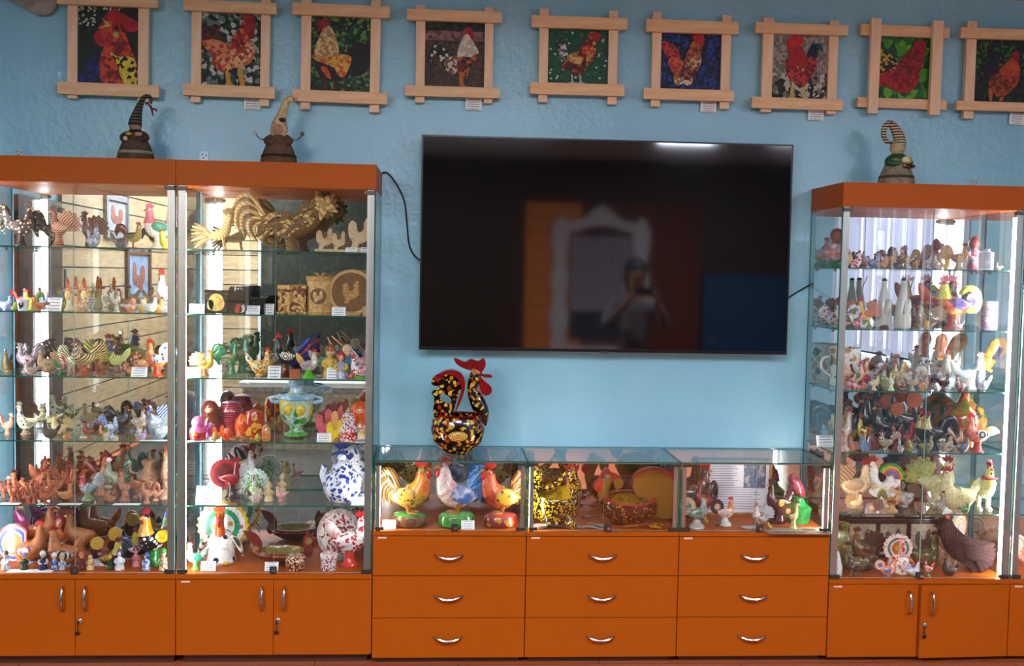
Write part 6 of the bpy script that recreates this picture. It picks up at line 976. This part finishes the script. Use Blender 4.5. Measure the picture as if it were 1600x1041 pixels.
# ------------------------------------------------------------------ framed mosaic pictures on the wall
OUTL = {
 1: dict(tail=[(.05, .78), (.22, .78), (.37, .68), (.43, .6), (.26, .62), (.15, .58), (.06, .6), (.02, .66)], saddle=[(.02, .58), (.15, .62), (.37, .59), (.49, .49), (.43, .36), (.23, .42), (.12, .46)], body=[(.18, .38), (.26, .46), (.43, .53), (.54, .59), (.68, .66), (.85, .59), (.88, .42), (.77, .3), (.54, .25), (.34, .19), (.2, .29)], neck=[(.51, .64), (.63, .79), (.68, .87), (.85, .85), (.87, .7), (.8, .64), (.68, .53), (.57, .51)], comb=[(.66, .92), (.74, .96), (.87, .94), (.88, .83), (.84, .67), (.75, .7), (.74, .85)], wing=[(.57, .38), (.68, .49), (.85, .55), (.87, .44), (.71, .33)], leg=[(.4, .22), (.46, .2), (.51, .05), (.6, .01), (.45, .01)], leg2=[(.6, .26), (.67, .25), (.73, .02), (.66, .01)]),
 2: dict(tail=[(.6, .5), (.66, .61), (.78, .68), (.93, .65), (.99, .58), (.98, .47), (.95, .34), (.81, .23), (.66, .25), (.62, .38)], body=[(.09, .45), (.4, .36), (.6, .3), (.54, .18), (.47, .14), (.33, .15), (.18, .2), (.12, .3)], neck=[(.23, .86), (.33, .87), (.43, .72), (.47, .5), (.3, .47), (.1, .48), (.1, .6), (.17, .74)], saddle=[(.08, .49), (.4, .51), (.66, .49), (.66, .38), (.57, .21), (.47, .23), (.4, .32), (.23, .38), (.11, .41)], comb=[(.12, .93), (.2, .96), (.31, .945), (.3, .88), (.23, .84), (.145, .79), (.13, .85)], wing=[(.19, .32), (.28, .33), (.36, .19), (.3, .19)], leg=[(.25, .17), (.3, .17), (.29, .02), (.24, .02)], leg2=[(.4, .16), (.45, .16), (.45, .02), (.4, .02)]),
 3: dict(tail=[(.35, .24), (.3, .36), (.19, .49), (.13, .39), (.14, .28), (.09, .36), (.12, .56), (.23, .63), (.35, .58), (.42, .47), (.35, .39)], body=[(.35, .41), (.45, .46), (.58, .47), (.6, .34), (.5, .2), (.37, .26)], wing=[(.56, .45), (.77, .46), (.86, .51), (.84, .39), (.74, .28), (.72, .18), (.59, .17), (.56, .28)], neck=[(.68, .82), (.74, .81), (.83, .64), (.89, .53), (.74, .43), (.56, .44), (.57, .6)], comb=[(.62, .84), (.69, .89), (.78, .89), (.79, .82), (.82, .7), (.77, .72), (.72, .8), (.64, .79)], leg=[(.59, .2), (.64, .2), (.66, .05), (.71, .02), (.6, .02)]),
 4: dict(tail=[(.145, .75), (.23, .78), (.3, .72), (.35, .49), (.3, .4), (.205, .52), (.17, .64)], body=[(.24, .27), (.3, .42), (.37, .54), (.52, .56), (.77, .54), (.735, .42), (.64, .32), (.57, .17), (.42, .17), (.4, .27)], neck=[(.49, .57), (.59, .74), (.69, .84), (.78, .78), (.77, .54), (.66, .49), (.54, .49)], comb=[(.65, .9), (.76, .94), (.855, .9), (.83, .79), (.78, .765), (.72, .84)], saddle=[(.34, .49), (.45, .57), (.59, .49), (.54, .37), (.4, .4)], wing=[(.63, .42), (.66, .54), (.78, .54), (.71, .43)], leg=[(.4, .19), (.43, .19), (.44, .06), (.5, .03), (.34, .02), (.41, .06)], leg2=[(.53, .19), (.56, .19), (.57, .06), (.66, .02), (.48, .03), (.54, .06)]),
 5: dict(tail=[(.05, .83), (.15, .84), (.29, .72), (.34, .55), (.2, .46), (.14, .57), (.08, .67)], body=[(.15, .5), (.27, .57), (.39, .52), (.48, .57), (.66, .62), (.67, .48), (.6, .3), (.5, .18), (.29, .23), (.21, .35)], neck=[(.41, .52), (.48, .74), (.55, .87), (.68, .77), (.67, .65), (.58, .57), (.48, .46)], comb=[(.54, .96), (.69, .98), (.71, .84), (.68, .77), (.6, .82), (.54, .89)], wing=[(.46, .43), (.5, .55), (.66, .62), (.67, .45), (.58, .38)], saddle=[(.15, .5), (.27, .57), (.39, .5), (.36, .36), (.26, .3)], leg=[(.25, .25), (.52, .25), (.54, .14), (.48, .08), (.4, .12), (.3, .08)]),
 6: dict(tail=[(.625, .655), (.67, .81), (.73, .875), (.86, .85), (.88, .75), (.81, .79), (.78, .64)], body=[(.28, .5), (.31, .64), (.45, .56), (.61, .64), (.78, .63), (.77, .45), (.67, .31), (.58, .185), (.45, .25), (.34, .31)], neck=[(.34, .75), (.42, .85), (.52, .81), (.61, .67), (.61, .5), (.45, .46), (.33, .53)], comb=[(.31, .92), (.42, .98), (.56, .94), (.53, .85), (.41, .82), (.36, .72), (.3, .78)], wing=[(.45, .5), (.58, .5), (.56, .42), (.48, .42)], leg=[(.4, .28), (.43, .27), (.44, .05), (.48, .02), (.37, .02)], leg2=[(.58, .21), (.62, .2), (.62, .03), (.66, .01), (.57, .01)]),
 7: dict(tail=[(.01, .81), (.13, .78), (.31, .66), (.4, .55), (.24, .41), (.02, .3)], body=[(.01, .29), (.13, .41), (.38, .49), (.59, .45), (.79, .45), (.75, .24), (.59, .1), (.42, .1), (.24, .17), (.06, .21)], neck=[(.36, .5), (.49, .69), (.66, .85), (.84, .8), (.84, .63), (.79, .44), (.56, .38)], comb=[(.65, .88), (.735, .95), (.86, .94), (.88, .8), (.84, .66), (.75, .8)]),
 8: dict(tail=[(.21, .56), (.29, .7), (.45, .8), (.59, .79), (.48, .75), (.45, .56), (.42, .42), (.29, .35), (.22, .42)], body=[(.29, .34), (.45, .49), (.785, .51), (.77, .31), (.61, .14), (.45, .085), (.35, .2)], neck=[(.45, .49), (.58, .65), (.67, .73), (.77, .65), (.79, .48), (.61, .42)], comb=[(.66, .8), (.74, .82), (.785, .775), (.75, .66), (.69, .69)], leg=[(.3, .22), (.36, .2), (.36, .04), (.32, .04)], leg2=[(.5, .12), (.55, .12), (.53, .03), (.48, .03)])}
PICS = [
 # picture corners, horizontal bars (x0,x1,ytop,ybot) top and bottom, vertical bars (x0,x1,ytop,ybot), background, label, (flip,sx,sz,ox,oz), colours, upright bars in front
 ([(121, 9), (218, 133)], (90, 247, -6, 10), (92, 250, 131, 150), (107, 122, -20, 155), (217, 233, -20, 159), '16281c/22382a:cell:102:.6', 'framed mosaic of a crowing rooster head against dark green', None, None, 0),
 ([(316, 18), (408, 136)], (287, 432, 3, 20), (288, 431, 134, 152), (300, 315, -14, 161), (408, 422, -12, 166), '141816/1e5a38/c8c4c0/7a8a80/0c100e:cell:57:.6', 'framed mosaic of a red rooster on a black white and green ground', (0, 1.0, .98, -.02, .0), dict(tail='2c1c18/7a2420/1c3a28:cell:85', body='a83028/d87840/e0b080:cell:78', neck='b83428/d88048/7a1c1c:cell:85', comb='b02028/8a1820:cell:68', saddle='b84030/d89868:cell:85', wing='c88858/a84030/e8c890:cell:78', leg='d0a040:cell:51', leg2='d0a040:cell:51'), 0),
 ([(485, 27), (579, 145)], (457, 609, 8, 26), (458, 606, 143, 161), (471, 486, -6, 172), (579, 594, -4, 176), '0e3424/1a5038/2c6a40/0a2418/7a9a50:cell:74:.6', 'framed mosaic of a rooster with buff neck and black tail', (1, .98, .86, .0, .08), dict(tail='141018/241c2c/0e0c12:cell:85', body='1c1618/2a2024:cell:85', neck='c8a878/e0c898/b08c5c:cell:95', comb='8a1820/a82430:cell:68', saddle='c8a048/d86028/e0b860:cell:95', wing='c84c20/d86c28:cell:95', leg='5a2c20:cell:51', leg2='5a2c20:cell:51'), 0),
 ([(663, 32), (756, 137)], (636, 784, 17, 34), (634, 781, 136, 152), (650, 664, 9, 161), (757, 770, 12, 162), '5a4638/6a5444/4a382c/604c40:cell:85:.6', 'framed mosaic of a white rooster on brown earth', (0, 1.0, .86, .02, .02), dict(tail='1a1c1c/d8d4cc/1c4a30/101212:cell:78', body='d8d0c4/e0c8b4/8a6a50:cell:78', neck='e0dad0/c8bca8:cell:95', comb='a01c24/b82c30:cell:68', saddle='d8ccbc/e8e0d4:cell:85', wing='c87828/2c1c1c/8a3420:cell:85', leg='c88028:cell:51', leg2='c88028:cell:51'), 0),
 ([(855, 45), (949, 133)], (831, 980, 27, 45), (828, 975, 131, 149), (842, 856, 14, 160), (950, 964, 18, 164), '0e5a40/12664a/1a6a50:cell:51:.6', 'framed mosaic of a rooster on plain emerald with white flecks', (0, .86, .93, .06, .0), dict(tail='d8d4d0/2c2c2c/8a8a88:cell:68', body='5a1c1c/a87840/7a2420:cell:74', neck='7a1c1c/d8a060/c85828:cell:74', comb='a81c28:cell:68', saddle='b88848/d8b878:cell:68', wing='c89858/6a2420:cell:68', leg='c8c4b8:cell:51', leg2='c8c4b8:cell:51'), 0),
 ([(1031, 52), (1124, 142)], (1010, 1153, 33, 52), (1005, 1146, 140, 157), (1018, 1032, 20, 167), (1126, 1140, 25, 171), '10284c/183c78/0c1830/2050a0:cell:81:.6', 'framed mosaic of a rooster on a deep blue ground', (0, .9, 1.04, .0, -.04), dict(tail='a8283c/c85040/8a2048:cell:78', body='a86038/c88850/5a2c48:cell:78', neck='8a4a30/c07840:cell:85', comb='c02838:cell:68', saddle='b84838/d87848:cell:85', wing='d8b890/4a3020/a87850:cell:95', leg='b88850/e0d0b8:cell:68', leg2='b88850/e0d0b8:cell:68'), 0),
 ([(1203, 55), (1292, 155)], (1180, 1324, 38, 54), (1174, 1316, 154, 171), (1190, 1206, 29, 176), (1293, 1307, 33, 179), '9a9288/b0a89e/847c74:cell:74:.6', 'framed mosaic of a red rooster facing front on speckled grey', (1, .9, .98, .08, .0), dict(tail='1c3a4c/12202c/2c6a78:cell:68', body='a02424/7a1c20/c84438:cell:78', neck='b82c28/a82424:cell:85', comb='c82424/d83030:cell:68', saddle='a82828/c83c30:cell:78', wing='8a2020/d8c8a0/b03830:cell:78', leg='c8b878:cell:51', leg2='c8b878:cell:51'), 0),
 ([(1371, 58), (1451, 155)], (1344, 1482, 41, 58), (1339, 1478, 155, 170), (1358, 1373, 30, 178), (1454, 1470, 33, 180), '1c5a34/58a030/2c7a38/78b838:cell:34:.6', 'framed mosaic of a red hen on bright green, upright bars in front', (0, 1.25, 1.0, -.16, .0), dict(tail='2c1418/c8b040/4a1c24:cell:78', body='a81c1c/c02c24/8a1818:cell:78', neck='7a1c1c/a82820:cell:91', comb='a81c2c:cell:68', saddle='8a1c1c/b82c24:cell:78', wing='b82420/c83028:cell:78'), 1),
 ([(1520, 63), (1607, 161)], (1500, 1640, 46, 62), (1493, 1635, 160, 174), (1507, 1522, 34, 186), (1608, 1622, 38, 190), '2c4a2c/4a7a38/1a2c20/0c1410:cell:85:.6', 'framed mosaic of a rooster on dark green foliage, cut by the frame', (0, .86, .9, .1, .0), dict(tail='241830/3a2448/14101c:cell:78', body='a04a24/b8602c/7a3020:cell:78', neck='b84c20/c86428:cell:85', comb='a81c20:cell:68', saddle='6a2c28/8a3c2c:cell:78', wing='8a3a24/a04c2c:cell:78', leg='b88038:cell:51', leg2='b88038:cell:51'), 0)]
for i, (pc, hb1, hb2, vb1, vb2, bg, lab, tf, cols, vf) in enumerate(PICS):
    Y0 = -.022
    a = atY(pc[0][0], pc[0][1], Y0); d = atY(pc[1][0], pc[1][1], Y0); cx, cz = (a.x + d.x) / 2, (a.z + d.z) / 2
    t = thing('framed_picture', lab, 'picture', (cx, Y0, cz), 0, 'mosaic rooster pictures in pine frames'); 
    wx, wz = abs(d.x - a.x) / 2 + .004, abs(a.z - d.z) / 2 + .004
    # hanging tilt: the photographed outline leans a little more than the wall's own axes
    tilt = math.radians([.5, .6, .4, .0, -.2, -.1, .1, .3, -.1][i]); t.rotation_euler = (0, tilt, 0)
    obj('panel', box(-wx, wx, -.004, .012, -wz, wz), bg, t)
    if tf is None:
        W2 = lambda P: [(-wx + x * 2 * wx, -wz + z * 2 * wz) for x, z in P]
        sh = [('blue_wing', [(.02, .02), (.1, .16), (.3, .36), (.42, .36), (.44, .02)], '18286a/2c3c90/101a4c:cell:60'), ('neck', [(.42, .02), (.38, .34), (.46, .5), (.6, .74), (.74, .72), (.84, .5), (.95, .3), (.95, .02)], '8a1c28/b83428/d86028:cell:60'), ('hackle', [(.52, .42), (.66, .36), (.92, .34), (.95, .02), (.76, .02), (.64, .26)], 'd8c040/e0d058/1c1810:cell:64'), ('face', [(.36, .72), (.46, .8), (.66, .8), (.72, .66), (.6, .54), (.5, .6)], 'b02830/d86030:cell:60'), ('wattle', [(.28, .62), (.3, .54), (.4, .48), (.54, .5), (.56, .64), (.46, .7), (.34, .68)], 'b82838/c84850:cell:30'), ('comb', [(.44, .84), (.5, .92), (.62, .96), (.7, .92), (.84, .86), (.98, .78), (.96, .7), (.8, .68), (.7, .78), (.56, .8)], 'b01c30/c83040:cell:40'), ('beak', [(.34, .7), (.42, .72), (.54, .74), (.5, .78), (.4, .84), (.46, .76)], 'd8b858:cell:30'), ('eye', [(.6, .72), (.63, .75), (.67, .72), (.63, .69)], '2a1010:none:9'), ('cheek', [(.58, .62), (.6, .67), (.67, .66), (.66, .6)], 'd8c050:none:9')]
        for k, (nm, P, cc) in enumerate(sh): obj(nm, ext(smooth(W2(P), 3), .004 + .0012 * k, 'xz', -.005), cc + ':.6' if cc.count(':') == 2 else cc, t)
        random.seed(5)
        for k in range(46):
            x, z = random.uniform(.01, .3), random.uniform(.74, .99); x, z = (x, z) if k < 34 else (random.uniform(.3, .7), random.uniform(.955, .99))
            obj('white_tile', mesh('mos_tile', box(-.0045, .0045, -.002, .001, -.004, .004)), 'cfcbc2:none:9:.6', t, (-wx + x * 2 * wx, -.005, -wz + z * 2 * wz), (0, random.uniform(-.4, .4), 0))
    else:
        k = 0
        for nm in ('tail', 'leg', 'leg2', 'body', 'saddle', 'neck', 'wing', 'comb'):
            if nm not in cols or nm not in OUTL[i]: continue
            P = [(-wx + min(max(x, .01), .99) * 2 * wx, -wz + min(max(z, .01), .985) * 2 * wz) for x, z in OUTL[i][nm]]
            obj('leg' if nm == 'leg2' else nm, ext([(min(max(x, -wx), wx), min(max(z, -wz), wz)) for x, z in smooth(P, 3)], .004 + .0012 * k, 'xz', -.005), cols[nm] + ':.6' if cols[nm].count(':') == 2 else cols[nm], t); k += 1
        if i in (4, 6):
            random.seed(i)
            for q in range(44):
                x, z = random.uniform(.03, .97), random.uniform(.05, .97) if i == 4 else random.uniform(.02, .42)
                obj('white_tile', mesh('mos_tile', None), ('c8d8cc:none:9:.6' if q % 3 else '7a8a58:none:9:.6') if i == 4 else ('d0cac0:none:9:.6' if q % 2 else '241f1c:none:9:.6'), t, (-wx + x * 2 * wx, -.0045, -wz + z * 2 * wz), (0, random.uniform(-.5, .5), 0))
        if i == 3: obj('hedge', box(-wx, wx, -.0055, -.003, wz * .68, wz), '12301c/1e4a28/0c2014:cell:50:.6', t); obj('flower_bed', box(-wx, wx, -.0056, -.003, wz * .4, wz * .68), '8a6a6c/a07c7c/6a5052:cell:50:.6', t)
        if i == 6: obj('dark_ground', box(-wx, wx, -.0052, -.003, -wz, -wz * .2), '3a3632/8a8278/1c1a18/c8c0b4:cell:46:.6', t)
        if i == 8: obj('dark_ground', box(-wx, wx, -.0052, -.003, -wz, -wz * .1), '101a14/0c100e/2c3c30:cell:46:.6', t)
    hy, vy = (-.03, -.006) if not vf else (-.006, -.03)
    for (x0, x1, y0, y1, hor) in (hb1 + (1,), hb2 + (1,), vb1 + (0,), vb2 + (0,)):
        xm_, ym_ = (x0 + x1) / 2, (y0 + y1) / 2; yy = Y0 + (hy if hor else vy)
        if hor: L_ = atY(x0, ym_, yy); R_ = atY(x1, ym_, yy); w_ = (R_ - L_).length / 2; h_ = abs(atY(xm_, y0, yy).z - atY(xm_, y1, yy).z) / 2
        else: L_ = atY(xm_, y0, yy); R_ = atY(xm_, y1, yy); h_ = (R_ - L_).length / 2; w_ = abs(atY(x0, ym_, yy).x - atY(x1, ym_, yy).x) / 2
        q = atY(xm_, ym_, yy)
        lx, lz = q.x - cx, q.z - cz
        obj('frame_bar', box(-w_, w_, -.012, .012, -h_, h_), PINEH if hor else PINEV, t, (lx, yy - Y0, lz))
for (u, v, lab) in ((394, 162, 'white caption card under the black white and green rooster mosaic'), (740, 163, 'white caption card under the white rooster mosaic'), (1107, 166, 'white caption card under the deep blue rooster mosaic'), (1275, 179, 'white caption card under the speckled grey rooster mosaic'), (1589, 186, 'white caption card under the dark foliage rooster mosaic')):
    q = atY(u, v, -.012); o = obj('caption_card', box(-.036, .036, -.001, .001, -.026, .026), cardmat(5), None, q, (0, math.radians(1.5), 0)); tag(o, lab, 'card', 'white caption cards')
# ------------------------------------------------------------------ gnome dolls on the showcases
SHELF[(1, 0)] = SHELF[(2, 0)] = 2.0758; SHELF[(3, 0)] = 2.053
LEVN[0] = 'top'
def gnome(sh, u, hpx, label, dress, trim, coat, hat, face, hatpath, extras):
    t, h = base_thing('gnome_doll', sh, u, -.2, hpx, 'V', label, 'doll', 'stuffed gnome dolls on the showcases', True)
    obj('skirt', loft([(0, 0, .25), (0, .04, .265), (0, .16, .24), (0, .3, .185), (0, .4, .13), (0, .45, .08)], 1, 20, 2), dress, t)
    obj('hem_band', lathe([(.25, .125), (.258, .14), (.242, .165)], 20), trim, t)
    obj('head', ball((.01, 0, .52), (.085, .085, .085), 14, 10), face, t)
    for s in (-1, 1):
        obj('arm', loft([(0, s * .1, .42, .05), (.06, s * .16, .36, .055), (.14, s * .1, .33, .045), (.17, s * .03, .34, .03)], 1, 10, 3), coat, t); obj('eye', ball((.09, s * .028, .535), .009, 8, 6), BLACK, t)
    obj('nose', ball((.1, 0, .515), .012, 8, 6), face, t); obj('hat', loft(hatpath, 1, 12, 4), hat, t)
    for (nm, vf, mt) in extras: obj(nm, vf, mt, t)
    return t
FELT = ':.85'
gnome((1, 0), 212, 104, 'gnome doll in olive felt with a dark striped hat and red bow', '5a4c34/6a5a40:mot:9:.85', 'b8aa94:none:9:.85', '4a3020/6a4a30:mot:8:.85', '18201a/6a6a50:str:20:.85', 'c09a80:none:9:.7', [(0, -.01, .54, .1), (0, .0, .62, .09), (0, .03, .74, .065), (0, .07, .86, .045), (0, .12, .95, .035), (0, .19, .97, .03), (0, .22, .92, .022), (0, .22, .86, .012)],
      [('collar', lathe([(.1, .42), (.11, .45), (.08, .48)], 16), '1c241c:none:9:.85'), ('bow', merge(loft([(0, .2, .82, .02), (0, .17, .88, .035), (0, .15, .84, .01)], .4, 8, 2)), '8a1428:none:9:.5'), ('bow_tail', loft([(0, .21, .84, .03), (0, .235, .76, .03), (0, .25, .68, .008)], .5, 8, 2), '9a1830:none:9:.5'), ('bow_loop', loft([(0, .22, .8, .015), (0, .29, .78, .028), (0, .3, .75, .01)], .5, 8, 2), '9a1830:none:9:.5'), ('yellow_flower', ball((.17, -.05, .4), (.04, .05, .03)), 'c8b028:none:9:.7'), ('pink_flower', ball((.15, .08, .4), (.03, .06, .035)), 'c89a90:none:9:.7'), ('white_flower', ball((.19, -.09, .33), (.03, .035, .035)), 'dcd4cc:none:9:.7')]
      + [('boot', ball((.08, s * .17, .03), (.07, .05, .035)), '3a2a1c:none:9:.7') for s in (-1, 1)])
g = gnome((2, 0), 436, 106, 'gnome doll in a brown coat with a cream knitted hood and bent hat', '6a4e34/7c6044:mot:9:.85', '4a2c20:none:9:.85', '6a4a30/7a5a3c:mot:8:.85', 'c8ac84/d8c098:mot:9:.85', 'c8a088:none:9:.7', [(-.06, .0, .5, .12), (-.03, .0, .6, .115), (-.02, .03, .72, .075), (-.01, .07, .84, .06), (0, .11, .94, .05), (0, .18, .97, .045), (0, .26, .97, .02)],
      [('hood_rim', ([(x * 1.0 + .04, y, z) for x, y, z in ball((0, 0, .52), (.04, .125, .125), 16, 10)[0]], ball((0, 0, 0), 1, 16, 10)[1]), 'cdb491:none:9:.85'), ('face_patch', ball((.06, -.005, .52), (.045, .075, .085), 14, 10), 'c89a80:none:9:.6'), ('red_flower', ball((.05, .05, .66), (.04, .05, .035)), '4a1424:none:9:.7'), ('button_strip', box(.17, .19, -.02, .02, .02, .2), '3a2018:none:9:.7')]
      + [('wire_hand', loft([(0, s * .16, .42, .008), (.03, s * .24, .38, .008), (.02, s * .3, .42, .008), (.02, s * .33, .46, .008)], 1, 6, 3), DARKM) for s in (-1, 1)] + [('flower', ball((.02, s * .335, .475), .032, 10, 8), 'd8d4cc:none:9:.7' if s < 0 else '8a7c68:none:9:.7') for s in (-1, 1)] + [('boot', ball((.12, s * .11, .03), (.07, .055, .04)), 'b8b0ac:none:9:.7') for s in (-1, 1)])
gnome((3, 0), 1402, 108, 'gnome doll with a cream curled striped hat holding flowers on a green stand', '8a7a68/a89880:mot:9:.7', '6a5a48:none:9:.7', '1c5a34/2a7044:mot:8:.5', 'd0c4a4/5a3420:str:24:.8', 'd0b898:none:9:.7', [(0, .02, .62, .1), (0, .02, .72, .085), (0, -.04, .84, .07), (0, -.12, .93, .05), (0, -.19, .9, .042), (0, -.22, .8, .04), (0, -.2, .7, .035), (0, -.13, .65, .028), (0, -.07, .66, .015)],
      [('stand', box(-.15, .15, -.18, .18, 0, .12), '12502c/1c6a3c:mot:7:.3'), ('collar', lathe([(.15, .42), (.14, .45), (.07, .5)], 12), '1c6a3a:none:9:.4'), ('bouquet', ball((.2, .06, .38), (.05, .08, .06)), 'c8b068/e0d8b0:cell:20:.6'), ('red_bird', loft([(.22, .0, .3, .02), (.23, .08, .28, .04), (.22, .17, .29, .02)], .8, 8, 2), '7a1418:none:9:.3'), ('star_flower', ext(disc(0, 0, .06, 5, .5, 40), .015, 'yz', .26), 'c8b890:none:9:.6')] + [('big_head', ball((0, 0, .575), (.11, .11, .105), 16, 10), 'd0b898:none:9:.7')])
# ------------------------------------------------------------------ done
# ------------------------------------------------------------------ the visitor mirrored in the television
def skinned(name, P, Ed, mt, parent=None, sub=1, root=0, loc=(0, 0, 0)):
    me = bpy.data.meshes.new(name); me.from_pydata([p[:3] for p in P], Ed, []); o = bpy.data.objects.new(name, me); COL.objects.link(o); o.parent = parent; o.location = loc
    md = o.modifiers.new('skin', 'SKIN'); md.use_smooth_shade = True
    for k, v in enumerate(me.skin_vertices[0].data): v.radius = (P[k][3], P[k][4] if len(P[k]) > 4 else P[k][3]); v.use_root = (k == root)
    sb = o.modifiers.new('smooth', 'SUBSURF'); sb.levels = sb.render_levels = sub
    me.materials.append(M(mt)); return o
SKIN = 'c09078/b08068:mot:5:.6'
P = [(0, 0, .96, .13, .10), (0, 0, 1.12, .12, .09), (0, .0, 1.3, .14, .10), (0, 0, 1.42, .10, .08), (0, .01, 1.50, .05), (0, .03, 1.58, .07), (0, .03, 1.66, .085, .095), (0, .03, 1.74, .07)]
Ed = [(k, k + 1) for k in range(7)]
def add(i, L):
    for q in L: P.append(q); Ed.append((i, len(P) - 1)); i = len(P) - 1
    return i
for s in (-1, 1):
    add(0, [(s * .1, 0, .9, .09), (s * .11, .02, .5, .062), (s * .11, 0, .12, .042), (s * .11, .02, .05, .045), (s * .12, .16, .03, .035)])
    w = add(3, [(s * .17, 0, 1.41, .06), (s * .27, .06, 1.2, .045), (s * .17, .3, 1.36, .034), (s * .13, .36, 1.42, .026, .034), (s * .11, .4, 1.47, .02, .036)])
    for k in range(4): add(w, [(s * (.115 - .0 * k), .41 - .01 * k, 1.485 + .018 * k, .0095), (s * .075, .43 - .004 * k, 1.49 + .018 * k, .009), (s * .055, .42, 1.49 + .018 * k, .007)])
    add(w - 1, [(s * .12, .37, 1.47, .011), (s * .09, .38, 1.51, .0095), (s * .075, .39, 1.53, .008)])
pr = thing('person', 'person in a grey jumper photographing, mirrored in the television', 'person', (1.62, -4.75, 0))
skinned('body', P, Ed, SKIN, pr)
obj('nose', loft([(0, .11, 1.69, .012), (0, .135, 1.655, .018), (0, .11, 1.645, .01)], 1, 8, 2), SKIN, pr); obj('mouth', ball((0, .112, 1.61), (.024, .008, .007)), '8a4a44:none:9:.5', pr)
for s in (-1, 1): obj('eye', ball((s * .032, .113, 1.685), (.013, .008, .007), 8, 6), BLACK, pr); obj('ear', ball((s * .086, .03, 1.665), (.012, .022, .032)), SKIN, pr)
obj('hair', loft([(0, -.02, 1.5, .06), (0, -.035, 1.6, .095), (0, -.01, 1.7, .105), (0, .015, 1.77, .085), (0, .03, 1.79, .03)], 1, 14, 2), '1c1512/2a201a:mot:9:.6', pr)
J = [(0, 0, .93, .17, .13), (0, 0, 1.12, .15, .115), (0, 0, 1.3, .165, .125), (0, 0, 1.43, .11, .09)]; JE = [(0, 1), (1, 2), (2, 3)]
for s in (-1, 1):
    i = 3
    for q in [(s * .175, 0, 1.415, .078), (s * .275, .06, 1.2, .062), (s * .18, .285, 1.35, .046)]: J.append(q); JE.append((i, len(J) - 1)); i = len(J) - 1
skinned('jumper', J, JE, '8a8488/9c969a:mot:8:.85', pr)
T = [(0, 0, .95, .15, .12)]; TE = []
for s in (-1, 1):
    i = 0
    for q in [(s * .1, 0, .87, .105), (s * .11, .02, .5, .078), (s * .11, 0, .12, .06)]: T.append(q); TE.append((i, len(T) - 1)); i = len(T) - 1
skinned('trousers', T, TE, '22242c/2c2e38:mot:8:.85', pr)
for s in (-1, 1): obj('shoe', loft([(s * .11, -.06, .04, .045), (s * .11, .04, .05, .055), (s * .115, .14, .04, .045), (s * .12, .2, .03, .025)], 1, 10, 2), '1a1a1c:none:6:.5', pr)
ph = obj('mobile_phone', box(-.078, .078, -.004, .004, -.036, .036), BLACK, None, (1.62, -4.75 + .43, 1.515)); tag(ph, 'black mobile phone held by the person mirrored in the television', 'phone')
# ------------------------------------------------------------------ settle the shelves: nothing stands inside its neighbour
bpy.context.view_layer.update()
def box_of(o):
    lo = [1e9] * 3; hi = [-1e9] * 3
    for ch in ([o] + list(o.children_recursive)):
        if ch.type != 'MESH': continue
        for q in ch.bound_box:
            w_ = ch.matrix_world @ Vector(q)
            for a_ in range(3): lo[a_] = min(lo[a_], w_[a_]); hi[a_] = max(hi[a_], w_[a_])
    return lo, hi
LIM = [(-1.963, -1.163), (-1.163, -.363), (1.578, 2.378), (2.379, 3.179), (-.362, .277), (.277, .924), (.924, 1.576)]
shelves = {}
for o in COL.objects:
    if o.parent is None and o.get('category') in ('figurine', 'box', 'vase', 'egg', 'cup', 'jug', 'matryoshka', 'pot', 'teapot', 'samovar', 'bowl', 'plate', 'platter', 'canister', 'mug', 'jar', 'bottle', 'roll', 'holder', 'document', 'picture') and -.36 < o.location.y < -.04 and o.name[:6] != 'framed':
        ci = next((k for k, (a_, b_) in enumerate(LIM) if a_ <= o.location.x <= b_), None)
        if ci is not None and ci < 4 and o.location.z < 1.9: shelves.setdefault((ci, round(o.location.z, 2)), []).append(o)
for (ci, z_), L_ in shelves.items():
    B = []
    for o in L_:
        lo, hi = box_of(o); cx_, cy_ = (lo[0] + hi[0]) / 2, (lo[1] + hi[1]) / 2
        B.append([o, cx_, cy_, max((hi[0] - lo[0]) * .36, .006), max((hi[1] - lo[1]) * .40, .006), lo, hi, cx_, cy_])
    for it in range(60):
        moved = False
        for i_ in range(len(B)):
            for j_ in range(i_):
                p_, q_ = B[i_], B[j_]; dx, dy = p_[1] - q_[1], p_[2] - q_[2]; ox_, oy_ = p_[3] + q_[3] - abs(dx), p_[4] + q_[4] - abs(dy)
                if ox_ <= 0 or oy_ <= 0: continue
                mp, mq = (p_[3] * p_[4]) ** 1.5, (q_[3] * q_[4]) ** 1.5; fp = mq / (mp + mq); moved = True
                if oy_ < ox_ * 1.8: s_ = (1 if dy >= 0 else -1) * oy_ * .5; p_[2] += s_ * fp; q_[2] -= s_ * (1 - fp)
                else: s_ = (1 if dx >= 0 else -1) * ox_ * .3; p_[1] += s_ * fp; q_[1] -= s_ * (1 - fp)
        for b_ in B:
            hx_, hy_ = (b_[6][0] - b_[5][0]) / 2, (b_[6][1] - b_[5][1]) / 2
            b_[1] = min(max(b_[1], LIM[ci][0] + .014 + hx_), LIM[ci][1] - .014 - hx_) if hx_ < .3 else b_[1]
            if hy_ < .155: b_[2] = min(max(b_[2], -.352 + hy_), -.034 - hy_)
        if not moved: break
    for b_ in B: b_[0].location.x += b_[1] - b_[7]; b_[0].location.y += b_[2] - b_[8]
